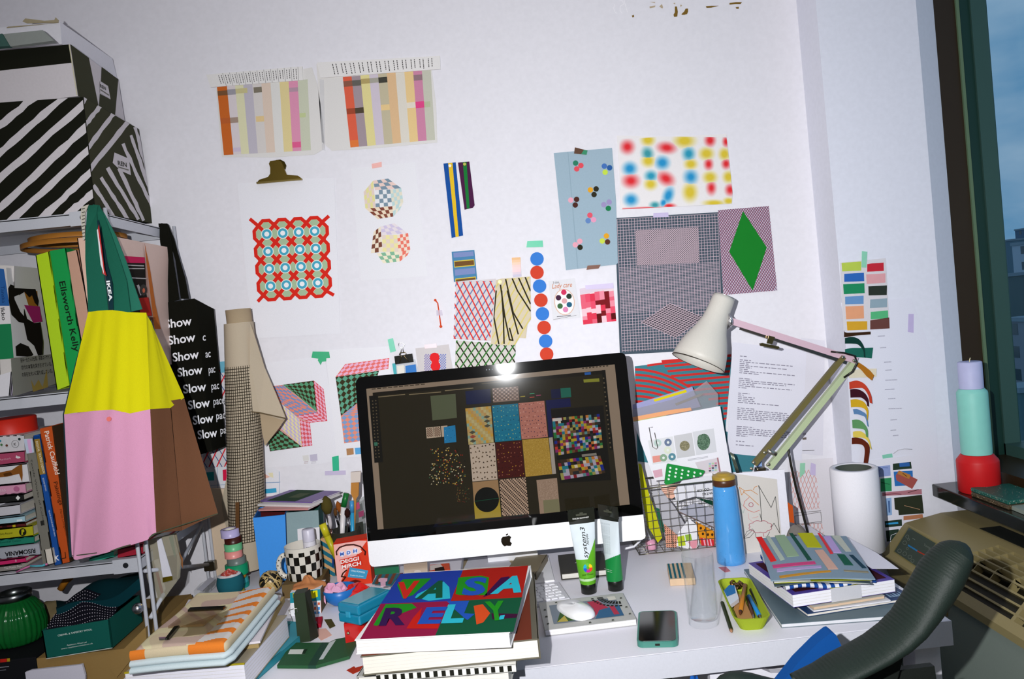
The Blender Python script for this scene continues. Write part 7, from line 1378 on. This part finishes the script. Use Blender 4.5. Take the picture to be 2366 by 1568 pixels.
def crumple(name, lab, c, sx, sy, sz, m, seed):
    r = random.Random(seed); b = B(); n = 9; g = [[V((c.x+(i/(n-1)-.5)*sx*2+r.uniform(-.2, .2)*sx, c.y+(j/(n-1)-.5)*sy*2+r.uniform(-.2, .2)*sy, c.z+sz*(1-((i/(n-1)-.5)**2+(j/(n-1)-.5)**2)*2.6)+r.uniform(-.3, .3)*sz)) for i in range(n)] for j in range(n)]
    for j in range(n-1):
        for i in range(n-1): b.add([g[j][i], g[j][i+1], g[j+1][i+1], g[j+1][i]], [[0, 1, 2], [0, 2, 3]], m)
    b.out(name, None, lab, 'wrapping')
crumple('wrapping_paper', 'pale pink paper crumpled in the blue bowl', bc_+V((-.008, -.004, .022)), .024, .02, .026, mat('#d8a0bc'), 2); crumple('cellophane', 'crumpled red cellophane between the spice carton and blue case', bc_+V((.040, .0, .010)), .034, .024, .026, mat('#c81e1a', 'gloss'), 5)
flat('striped_card', 'card with brown and teal stripes behind the blue case', 'card', '885,262 1092,250 1010,355 840,342', .80, .002, mat('#20606c', 'card'), 'H', lambda s: [s.p([(900+i*62, 262-i*4), (930+i*62, 260-i*4), (890+i*58, 350), (860+i*58, 345)], mat('#6a3a24', 'ink')) for i in range(4)])
flat('shirt_cutout', 'tiny pink shirt shaped cutout on the striped card', 'cutout', '895,298 915,288 945,288 975,292 972,312 958,318 958,358 915,362 912,320 895,318', .8035, .001, mat('#e0b0c4'), 'H')
flat('red_scrap_box', 'small flat crimson box beside the slim green box', 'box', '290,668 405,655 390,722 300,726', .772, .008, mat('#a0102c', 'card'), 'H')
flat('paper_scrap', 'olive paper scrap right of the crimson box', 'scrap', '415,652 480,647 516,708 465,732', .7703, .0005, mat('#4a4420'), 'H'); flat('paper_scrap', 'pale pink paper scrap in front of the crimson box', 'scrap', '300,742 432,730 485,790 390,838', .7703, .0005, mat('#dcaea0'), 'H')
flat('paper_scrap', 'angular rust red paper scrap below the green wallet', 'scrap', '612,1100 680,1064 692,1078 810,1044 826,1064 670,1132', .7703, .0005, mat('#a8301c'), 'H')
# wallet
o = thing('wallet', 'open green leather wallet lying face down', 'wallet', on(735, 1515, Z=.771)); lw = mat('#1f4e2c', 'leather')
s = Sh('H', 0, Z=.771); s.base('132,880 400,880 385,960 275,1085 3,1082', lw, .006); s.p('120,942 270,940 245,985 100,985', mat('#c8ccc4', 'ink'), 1); s.p('240,942 272,940 246,985 222,985', mat('#1c3020', 'ink'), 2); s.out('left_flap', o); s = Sh('H', 0, Z=.771); s.base('400,880 455,880 345,1085 275,1085', mat('#123c2c', 'leather'), .0062); s.out('spine', o)
s = Sh('H', 0, Z=.771); s.base('455,880 520,850 740,806 640,1000 395,1070 345,1085', lw, .006); s.p('465,880 525,856 410,1030 372,1035', mat('#b9c0c0', 'ink'), 1); s.out('right_flap', o)
# ================================================================ basket, papers, corner, heater, chair
# wire basket
bk0, bk1, BY0, BY1, BZ = .318, .535, -.145, -.04, .905
o = thing('wire_basket', 'wire mesh basket full of papers and samples', 'basket', ((bk0+bk1)/2, (BY0+BY1)/2, .732)); wmm = mat('#8f8b7a', 'metal')
r = random.Random(6); jx = lambda: r.uniform(-.002, .002)
def side(fn, n, m, name):
    b = B()
    for i in range(n+1):
        k_ = jx(); b.tube([fn(min(max(i/n+k_, 0), 1), v/6)+V((jx()*.6, 0, 0)) for v in range(7)], .0007, wmm, 5)
    for j in range(m+1):
        k_ = jx()*2; b.tube([fn(u/8, min(max(j/m+k_, 0), 1))+V((0, 0, jx()*.6)) for u in range(9)], .0007, wmm, 5)
    b.out(name, o)
fl_ = .008
front = lambda u, v: V((bk0+(bk1-bk0)*u-fl_*(1-2*u)*v*-1*-1, BY0-fl_*v, .736+(BZ-.736)*v))
side(front, 10, 8, 'front_mesh'); side(lambda u, v: V((bk0-fl_*v, BY0+(BY1-BY0)*u-fl_*(1-u)*v, .736+(BZ-.736)*v)), 5, 8, 'left_mesh'); side(lambda u, v: V((bk0+(bk1-bk0)*u, BY1, .736+(BZ-.736)*v)), 10, 8, 'back_mesh'); side(lambda u, v: V((bk1+fl_*v, BY0+(BY1-BY0)*u-fl_*(1-u)*v, .736+(BZ-.736)*v)), 5, 8, 'right_mesh')
side(lambda u, v: V((bk0+(bk1-bk0)*u, BY0+(BY1-BY0)*v, .734)), 10, 5, 'base_mesh')
b = B(); b.tube([(bk0-fl_, BY0-fl_, BZ), (bk1+fl_, BY0-fl_, BZ), (bk1+fl_, BY1, BZ), (bk0-fl_, BY1, BZ)], .0022, wmm, 8, closed=True); b.out('rim', o)
def leaf(name, lab, cat, a, Y, m, draw=None, th=.0006, key='K', lift=0):
    s = Sh(key, lift, Y=Y); s.base(a, m, th)
    if draw: draw(s)
    return s.out(name, None, lab, cat)
leaf('card', 'lilac card with a yellow bar behind the clear sleeves in the basket', 'card', '125,405 540,280 560,330 600,420 130,520', -.055, mat('#9a9cc4', 'card'), lambda s: s.p('270,370 495,302 505,318 280,385', mat('#d8c81c', 'ink')))
leaf('clear_sleeve', 'crinkled clear plastic sleeve at the back of the basket', 'sleeve', '120,440 400,370 560,300 640,240 720,330 725,480 400,520 130,540', -.06, mat('#b9b8be', 'film'), lambda s: (s.p('125,492 400,440 530,425 535,445 400,470 130,520', mat('#eaa878', 'ink')), s.p('420,398 590,330 620,325 600,345 430,412', mat('#8f8a88', 'ink')), s.p('130,520 360,480 365,490 132,530', mat('#c8d07a', 'ink'))), .001)
def wp(s):
    s.p('232,655 405,625 432,800 265,822', mat('#dcdcde', 'ink')); s.p('412,622 538,600 562,760 435,780', mat('#c9c8ca', 'ink')); s.p('542,595 690,570 712,735 568,758', mat('#d4d4d8', 'ink'))
    s.ell(488, 692, 35, 35, mat('#8a8468', 'ink'), 2); s.ell(620, 665, 45, 58, mat('#54705a', 'ink'), 2, .1); s.ell(600, 640, 22, 26, mat('#5f7a64', 'ink'), 3)
    rr = random.Random(3)
    for i in range(90): a, t = rr.uniform(0, 6.28), rr.random()**.5; s.ell(620+43*t*math.cos(a), 665+55*t*math.sin(a), 3, 3, mat(rr.choice(['#8aa890', '#32483a', '#6a8a70']), 'ink'), 4, 0, 5)
    for i in range(50): a, t = rr.uniform(0, 6.28), rr.random()**.5; s.ell(488+32*t*math.cos(a), 692+32*t*math.sin(a), 2.5, 2.5, mat(rr.choice(['#b0a888', '#5c5a44']), 'ink'), 4, 0, 5)
    for x, y, c in ((300, 672, '#b8ccc4'), (372, 668, '#6c7a94'), (370, 722, '#d8dcc8'), (400, 768, '#5c8a98'), (340, 775, '#8aa68a')): s.ell(x, y, 26, 26, mat(c, 'ink'), 2); s.ell(x, y, 9, 9, mat('#e0e4e0', 'ink'), 3)
    s.p('350,705 415,697 420,735 356,742', mat('#8a5c44', 'ink'), 1); s.p('262,765 320,757 326,800 268,810', mat('#e09488', 'ink'), 2)
    for y in (782, 790): s.ln([(510, y+5), (650, y-17)], 3, mat('#a8a6ae', 'ink'))
    s.p('560,808 720,775 738,875 600,890', mat('#d6cdd2', 'ink')); s.p('712,775 722,773 740,875 728,876', mat('#a87880', 'ink'), 2)
    for i in range(3):
        for j in range(4): s.p([(655+i*20, 812+j*16-i*2), (671+i*20, 810+j*16-i*2), (673+i*20, 822+j*16-i*2), (657+i*20, 824+j*16-i*2)], mat(['#9ab8c8', '#b0c8a0', '#c88aa0', '#54545c'][(i+j) % 4], 'ink'), 2)
    s.p('265,865 330,852 335,905 280,915', mat('#d8a8b8', 'ink'))
leaf('printed_sheet', 'white printed sheet with pictures of a round and an oval plate, standing in the basket', 'paper', '130,525 735,415 815,880 700,900 280,935', -.075, mat('#eceaf0'), wp)
s = Sh('K', .0, Y=-.085); b = B(); b.tube([s.at(p) for p in ((265, 562), (240, 565), (265, 700), (290, 715), (300, 705), (278, 600))], .0009, mat('#7a7468', 'metal'), 5); b.out('paper_clip', None, 'long wire paper clip on the printed sheet', 'paper clip')
o = thing('bead_board', 'green board with rows of white pegs in the basket', 'board', T(*cx('K', 480, 930), -.10)); s = Sh('K', 0, Y=-.10); s.base('362,822 372,815 618,860 625,870 605,900 480,925 360,965 345,950', mat('#168a38', 'plastic'), .004); s.out('board', o)
for j in range(4):
    for i in range(6):
        x, y = 385+i*42-j*4, 843+j*26+i*8
        if y < 890+ (480-x)*.12+30: t = Sh('K', .004, Y=-.10); t.base([(x+7.5*math.cos(a*.785), y+7.5*math.sin(a*.785)) for a in range(8)], mat('#e4f0e4', 'plastic'), .003); t.out('peg', o)
leaf('fabric_piece', 'folded lime yellow fabric at the left of the basket', 'fabric', '165,815 185,820 230,1000 285,1160 330,1330 300,1365 230,1250 190,1050', -.125, mat('#b8b81a', 'cloth'), None, .003)
leaf('grey_film', 'cloudy grey plastic sheet in the basket beside the lime fabric', 'sheet', '260,1010 330,1005 420,1120 490,1240 430,1320 330,1230 285,1110', -.115, mat('#b0aeb4', 'plastic'), None, .001)
leaf('green_card', 'dark green card strip in the basket below the lime fabric', 'card', '285,1120 310,1130 350,1290 330,1300', -.128, mat('#1f5a40', 'card'))
leaf('scribble_sheet', 'coral paper with scribbled lines in the basket', 'paper', '318,968 470,955 480,1010 400,1060 345,1050', -.105, mat('#e8b49c'), lambda s: [s.ln([(330, 985+i*14), (400, 975+i*13), (470, 980+i*8)], 4, mat('#6a4a44', 'ink')) for i in range(4)])
leaf('lettered_card', 'white card with upside-down black letters in the basket', 'card', '470,935 690,895 700,1060 560,1045 430,1080 410,1010', -.11, mat('#dddce2', 'card'), lambda s: (s.txt('PINTAS', 690, 1010, 24, mat('#1c1c1c', 'ink'), (-1, .15), (0, 1), 80, .02), s.txt('COLOR', 660, 985, 24, mat('#1c1c1c', 'ink'), (-1, .15), (0, 1), 90, .02), s.txt('MEX', 670, 932, 18, mat('#1c1c1c', 'ink'), (-1, .15), (0, 1), 60, .03)))
leaf('silver_packet', 'silvery packet lying across the basket', 'packet', '445,1145 480,1120 560,1090 690,1130 690,1260 620,1230', -.118, mat('#a8a8b4', 'gloss'), lambda s: s.ln('445,1150 690,1260', 8, mat('#6a5a58', 'ink')), .002)
leaf('green_ribbon', 'dark green pointed strip in the basket below the lettered card', 'strip', '565,1052 685,1075 690,1110 640,1090', -.112, mat('#123c2c', 'cloth'))
leaf('sample_card', 'white card with lime and pink squares low in the basket', 'card', '440,1300 520,1200 570,1240 590,1380 555,1420 430,1390', -.13, mat('#e4e2e6', 'card'), lambda s: (s.p('435,1325 485,1315 495,1385 445,1392', mat('#b4c42c', 'ink')), s.p('490,1312 530,1305 540,1350 498,1358', mat('#8cb03c', 'ink')), s.p('510,1360 580,1345 570,1400 545,1415', mat('#d8909c', 'ink'))))
leaf('checked_fabric', 'coral and black checked fabric in the basket', 'fabric', '345,1235 420,1300 440,1320 430,1400 360,1400', -.132, mat('#d89a80', 'cloth'), lambda s: [s.p([(350+i*14, 1250+j*13), (357+i*14, 1253+j*13), (357+i*14, 1259+j*13), (350+i*14, 1256+j*13)], mat('#4a2c24', 'ink'), 1, '345,1235 440,1320 430,1400 360,1400') for i in range(7) for j in range(12)])
leaf('picture_card', 'yellow and orange patterned card at the right of the basket', 'card', '565,1218 690,1285 695,1390 640,1370 600,1380', -.126, mat('#d88a18', 'card'), lambda s: ([s.ell(x, y, 8, 10, mat('#3a2410', 'ink')) for x, y in ((600, 1265), (630, 1280), (650, 1310), (615, 1305), (680, 1310))], s.p('595,1330 690,1345 695,1390 605,1385', mat('#c82c34', 'ink'), 2), [s.p([(615+i*22, 1335), (625+i*22, 1337), (635+i*22, 1385), (625+i*22, 1385)], mat('#e8a8b8', 'ink'), 3) for i in range(3)]))
nb = on(*cx('K', 262, 1428), Z=.738); nb.y = -.115; nb.x = T(*cx('K', 258, 1420), -.115).x; o = thing('nail_varnish', 'pink nail varnish bottle with silver cap in the basket', 'bottle', (nb.x, nb.y, .738)); M = Matrix.Translation((nb.x, nb.y, .738)); b = B(M); b.lathe([(.013, 0), (.0145, .003), (.0135, .02), (.007, .025)], mat('#dc9cb4', 'gloss'), 24); b.out('body', o); b = B(M @ Matrix.Translation((0, 0, .025)) @ Matrix.Rotation(rad(-14), 4, 'Y')); b.lathe([(.0075, 0), (.0068, .036), (.005, .038)], mat('#c8c6ca', 'metal'), 20); b.out('cap', o)
# drawing sheets leaning behind the bottle
leaf('white_board', 'white card leaning behind the child drawing', 'card', '820,885 1180,855 1225,1310 1190,1420 860,1420', -.205, mat('#e6e4ec', 'card'), None, .002)
def dr(s):
    og, bkk, rd = mat('#c8802a', 'ink'), mat('#4a4a48', 'ink'), mat('#a8485c', 'ink'); L_ = lambda a, w_, m: s.ln(a, w_, m)
    L_('868,980 885,1035 905,1005 868,980', 3.5, og); L_('905,1005 950,1000 995,1030', 3.5, og); L_('895,1010 940,1045 1005,1105', 3.5, og); L_('965,1000 975,980 995,972', 3.5, og)
    L_('938,1050 905,1080 898,1110 930,1140 970,1155 1010,1140', 3.5, mat('#c8685c', 'ink')); s.ring(950, 1102, 13, 17, rd); L_('1012,1165 1025,1220 1010,1000 1002,968 1090,1122 1120,1045 1150,1300 1110,1230 1090,1260', 4, bkk)
    cl_ = []
    for i in range(40):
        t = 6.2832*i/40; k_ = 1+.16*abs(math.sin(4*t)); cl_.append((1015+72*k_*math.cos(t), 1255+38*k_*math.sin(t)))
    s.ln(cl_, 3.5, rd, 1, None, True)
    L_('980,1300 985,1330', 3.5, bkk); L_('1035,1300 1040,1325', 3.5, rd); L_('1065,1320 1080,1290', 3.5, bkk); L_('900,1335 940,1330 975,1290 960,1270 920,1290 900,1335', 3, bkk); L_('905,1330 960,1280', 2.5, bkk); L_('930,1160 935,1200 965,1225', 3, mat('#d8a0a0', 'ink')); L_('870,1080 890,1110', 2.5, mat('#8aa8a0', 'ink')); L_('880,1130 895,1160 905,1130', 2.5, mat('#8aa8a0', 'ink'))
    L_('960,1195 1000,1185', 3, mat('#d0948c', 'ink'))
leaf('child_drawing', 'grey sheet with a crayon drawing of a creature and zigzag', 'drawing', '830,885 1130,925 1160,1300 1150,1420 840,1460 845,1300', -.2085, mat('#cfc9c2'), dr)
leaf('orange_card', 'orange card edge sticking out right of the white card', 'card', '1200,1080 1238,1108 1250,1228 1216,1222', -.195, mat('#c0501a', 'card'), None, .003)
leaf('blue_card', 'pale blue card showing under the lamp arms', 'card', '985,800 1025,795 1030,880 985,880', -.10, mat('#8aa8dc', 'card'))
lump('grey_pouch', 'round grey pouch behind the swatch booklet by the lamp cable', 'pouch', V((T(*cx('K', 1270, 1300), -.235).x, -.235, .735)), .032, .022, T(*cx('K', 1270, 1240), -.235).z-.735, mat('#76706a', 'cloth'), 3, .06)
# sill: candle and coasters
cb0 = on(2264, 1134, Z=.83); cb0.z = .8305; o = thing('candle', 'tall candle in red, mint and lilac tiers on the window sill', 'candle', cb0); M = Matrix.Translation(cb0)
b = B(M); b.lathe([(.044, 0), (.047, .003), (.047, .075), (.046, .079), (.035, .093)], mat('#c8181c', 'wax'), 48); b.out('red_tier', o); b = B(M); b.lathe([(.034, .0935), (.0345, .10), (.0345, .243), (.0335, .247), (.0275, .254)], mat('#8ad0c4', 'wax'), 48); b.out('mint_tier', o)
b = B(M); b.lathe([(.027, .2545), (.027, .318), (.025, .320), (.001, .319)], mat('#b9bce0', 'wax'), 48); b.out('lilac_tier', o); b = B(M); b.tube([(0, 0, .318), (.001, 0, .324), (.003, 0, .329)], .0011, mat('#d8d0a8', 'cloth'), 6); b.out('wick', o)
fr, w, d = rect('1385,190 1720,160 1480,45 1190,85', .852, 'T7'); o = thing('coaster', 'green speckled coaster on a cork slab on the window sill', 'coaster', fr @ V((0, 0, -.0215)), math.atan2(fr[1][0], fr[0][0])); r = random.Random(8)
for nm, z0, z1, c, sp_ in (('terrazzo_tile', -.010, 0, '#175448', ('#9ab8ac', '#2f7a68', '#c8b8a4')), ('cork_slab', -.0215, -.0105, '#4a3c28', ('#a88a64', '#c8b494', '#2a2014'))):
    b = B(fr); b.box((-w/2, -d/2, z0), (w/2, d/2, z1), mat(c, 'paint'), .002, 1)
    for i in range(110):
        x, y = r.uniform(-.48, .48)*w, r.uniform(-.48, .48)*d; e = r.uniform(.0006, .0022); a = r.uniform(0, 6)
        if z1 == 0: b.add([(x+e*math.cos(a+t), y+e*.6*math.sin(a+t), z1+.0002) for t in (0, 2, 4)], [[0, 1, 2]], mat(r.choice(sp_), 'ink'))
        zq = r.uniform(z0+.002, z1-.002); b.add([(x, -d/2-.0002, zq), (x+e, -d/2-.0002, zq), (x+e*.5, -d/2-.0002, zq+e)], [[0, 1, 2]], mat(r.choice(sp_), 'ink')); b.add([(-w/2-.0002, y, zq), (-w/2-.0002, y+e, zq), (-w/2-.0002, y+e*.5, zq+e)], [[0, 1, 2]], mat(r.choice(sp_), 'ink'))
    b.out(nm, o)
flat('coaster', 'pale grey marbled coaster nearest the camera on the sill', 'coaster', '1460,255 1480,243 1640,235 1760,290 1640,330', .831, .009, mat('#8a948a', 'card'), 'T7')
# heater under the window
hb = mat('#8a7e56', 'paint'); o = thing('heater_unit', 'beige fan heater cabinet with slotted top below the window', 'heater', (1.05, -1.0, 0)); A, Bq, Cq = (.943, .669), (1.009, .741), (1.105, .757)
YE = -2.1; Y0, YG = -.145, -.40
def ext(b, prof, y0, y1, m): b.prism([(x, y0, z) for x, z in prof], (0, y1-y0, 0), m)
b = B(); ext(b, [(.943, .652), A, Bq, Cq, (1.19, .757), (1.19, .60), (.96, .60)], Y0, YG, hb); ext(b, [(.943, .652), A, (.958, .685), (.97, .652)], YG, YE, hb); ext(b, [(1.085, .735), (1.085, .7537), Cq, (1.19, .757), (1.19, .735)], YG, YE, hb); b.out('top_casing', o)
b = B(); ext(b, [(.962, .05), (.962, .652), (1.19, .652), (1.19, .05)], Y0-.004, YE, mat('#7f8a82', 'paint')); b.out('front_panel', o)
b = B(); ext(b, [(.965, .653), (.965, .665), (1.012, .712), (1.10, .728), (1.10, .653)], YG-.002, YE, mat('#1e1c10', 'paint')); b.out('grille_well', o)
def onp(t): # along the sloping profile 0..2
    return (A[0]+(Bq[0]-A[0])*t, A[1]+(Bq[1]-A[1])*t) if t <= 1 else (Bq[0]+(Cq[0]-Bq[0])*(t-1), Bq[1]+(Cq[1]-Bq[1])*(t-1))
b = B()
for t in (.36, .55, .74, .93, 1.12, 1.30, 1.48, 1.66):
    x, z = onp(t); n2 = (-.737, .676) if t <= 1 else (-.16, .98); tx, tz = n2[1], -n2[0]; wd = .0022
    ext(b, [(x-tx*wd, z-tz*wd), (x+tx*wd, z+tz*wd), (x+tx*wd-n2[0]*.022, z+tz*wd-n2[1]*.022), (x-tx*wd-n2[0]*.022, z-tz*wd-n2[1]*.022)], YG, YE, hb)
b.out('slats', o); y = YG; k_ = 0
while y > YE:
    for t0, t1 in ((.22, 1.0), (1.0, 1.82)):
        if k_ % 4 and t0 < 1: t0 = .74
        (x0, z0), (x1, z1) = onp(t0), onp(t1); n2 = (-.737, .676) if t0 < 1 else (-.16, .98); wd = .009 if k_ % 4 == 0 else .0022
        b = B(); b.prism([(x0, y, z0), (x1, y, z1), (x1-n2[0]*.02, y, z1-n2[1]*.02), (x0-n2[0]*.02, y, z0-n2[1]*.02)], (0, -wd, 0), hb); b.out('cross_bar', o)
    y -= .058; k_ += 1
pnh = ((A[0], -.2, A[1]), (-.737, 0, .676)); s = Sh('T7', .0004, pn=pnh); s.p('668,385 895,520 740,715 548,585', mat('#7a7040', 'paint'), 0); s.p('672,398 880,520 735,700 558,582', mat('#3c463c', 'gloss'), 1); gl_ = mat('#6f776c', 'ink')
for x, y, q_ in ((660, 468, 14), (640, 515, 16), (670, 490, 9), (600, 578, 16), (640, 600, 16), (680, 625, 16), (700, 655, 14), (660, 560, 10)): s.ring(x, y, q_-3, q_, gl_, 2, 12)
for i in range(8): s.p([(668+i*9, 528+i*5.6), (676+i*9, 533+i*5.6), (672+i*9, 545+i*5.6), (664+i*9, 540+i*5.6)], mat('#2a78b0', 'ink'), 2)
s.ln('735,578 800,612', 9, mat('#a83424', 'ink'), 2); s.txt('Temp', 785, 535, 24, gl_, (1, .6), (.4, -1), 60); s.ln('700,480 720,492', 4, gl_, 2); s.out('control_panel', o)
b = B(); b.box((1.11, -.9, .7575), (1.16, -.30, .759), mat('#181c18', 'paint')); b.out('vent_strip', o)
# chair
ch = thing('office_chair', 'black office chair with a ribbed curved backrest at lower right', 'chair', (.62, -1.15, 0)); YC = -1.08; cm_ = mat('#16211c', 'leather')
st_ = [(90, 1640, 80, .05), (235, 1562, 68, .05), (330, 1500, 66, .05), (450, 1440, 66, .05), (570, 1375, 72, .05), (680, 1300, 84, .05), (770, 1215, 92, .05), (850, 1105, 104, .05), (915, 1000, 116, .05), (975, 900, 122, .05), (1030, 820, 114, .045), (1075, 765, 92, .04), (1105, 735, 66, .03), (1128, 712, 30, .014), (1134, 704, 4, .003)]
C_ = [T(*cx('N', x, y), YC) for x, y, _, _ in st_]; m1_ = 1.07*2.76/1840
def cs(v):
    v = min(v, .99999)*(len(st_)-1); i = int(v); f_ = v-i; p = C_[i].lerp(C_[i+1], f_); w_ = (st_[i][2]*(1-f_)+st_[i+1][2]*f_)*1.07/1840/2.76; dd = st_[i][3]*(1-f_)+st_[i+1][3]*f_; L_ = len(C_)-1; pc = lambda q: C_[int(max(0, min(q, L_-.001)))].lerp(C_[int(max(0, min(q, L_-.001)))+1], max(0, min(q, L_-.001)) % 1); t = sum([(pc(v+e)-pc(v-e)) for e in (.4, .8, 1.2)], V()).normalized(); return p, w_, dd, t
def cfn(u, v):
    p, w_, dd, t = cs(v); n2 = V((t.z, 0, -t.x)); a = 6.2832*u; k_ = 1+.025*math.sin(v*420)*(abs(math.cos(a))**2); return p+n2*w_*math.cos(a)*k_+V((0, dd*.8*math.sin(a), 0))
b = B(); b.grid(cfn, 28, 420, cm_); b.out('backrest', ch, weld=True)
b = B(); b.prism([T(*cx('N', x, y), YC+.06) for x, y in ((765, 1330), (600, 1420), (300, 1570), (200, 1700), (640, 1760), (700, 1570))], (0, .02, 0), mat('#0d120e', 'leather')); b.out('back_shell', ch)
b = B(); b.tube([T(*cx('L', x, y), YC+.02) for x, y in ((690, 1540), (710, 1515), (760, 1495), (830, 1495), (920, 1510), (1010, 1535), (1120, 1560), (1250, 1620))], .017, cm_, 12); b.out('armrest', ch)
sx = T(1900, 1568, YC).x; b = B(); b.box((sx-.25, -1.35, .42), (sx+.22, -.92, .50), cm_, .03, 3); b.out('seat', ch); b = B(); b.tube([(sx, -1.12, .08), (sx, -1.12, .42)], .025, mat('#2a2c2a', 'metal'), 12); b.out('gas_column', ch)
b = B(); b.prism([(sx+.12, -1.05, .45), (sx+.20, -1.05, .45), (sx+.20, -1.0, .80), (sx+.12, -1.0, .80)], (0, .012, 0), mat('#0d120e', 'leather')); b.out('back_bracket', ch)
for i in range(5):
    a = i*1.2566+.3; e = V((sx+.28*math.cos(a), -1.12+.28*math.sin(a), .06)); b = B(); b.tube([(sx, -1.12, .09), e], [.022, .014], mat('#2a2c2a', 'metal'), 10); f_ = b.out('foot', ch); b = B(Matrix.Translation(e-V((0, 0, .03))) @ Matrix.Rotation(a, 4, 'Z') @ Matrix.Rotation(1.5708, 4, 'X')); b.lathe([(.028, -.012), (.028, .012)], mat('#141414', 'plastic'), 20); q_ = b.out('castor', f_)
YB_ = -.93; o = thing('blue_cushion', 'bright blue padded panel poking up behind the black chair back', 'cushion', T(1820, 1568, YB_)); s = Sh('L', 0, Y=YB_); s.base('1120,1470 1300,1240 1480,1060 1590,975 1612,970 1640,992 1700,1110 1765,1250 1560,1500 1500,1640 1060,1640', mat('#0f4688', 'cloth'), .025); s.out('pad', o)
lump('plastic_bag', 'crumpled grey plastic bag on the floor under the desk', 'bag', V((T(1540, 1560, -.55).x, -.50, .3)), .075, .08, T(1540, 1552, -.55).z-.32, mat('#8a8c84', 'plastic'), 12, .2)
lump('blue_cloth', 'bright blue cloth under the front edge of the desk', 'cloth', V((T(1606, 1568, -.69).x, -.69, .35)), .04, .018, T(1606, 1562, -.69).z-.35, mat('#1f5cb0', 'cloth'), 14, .1)
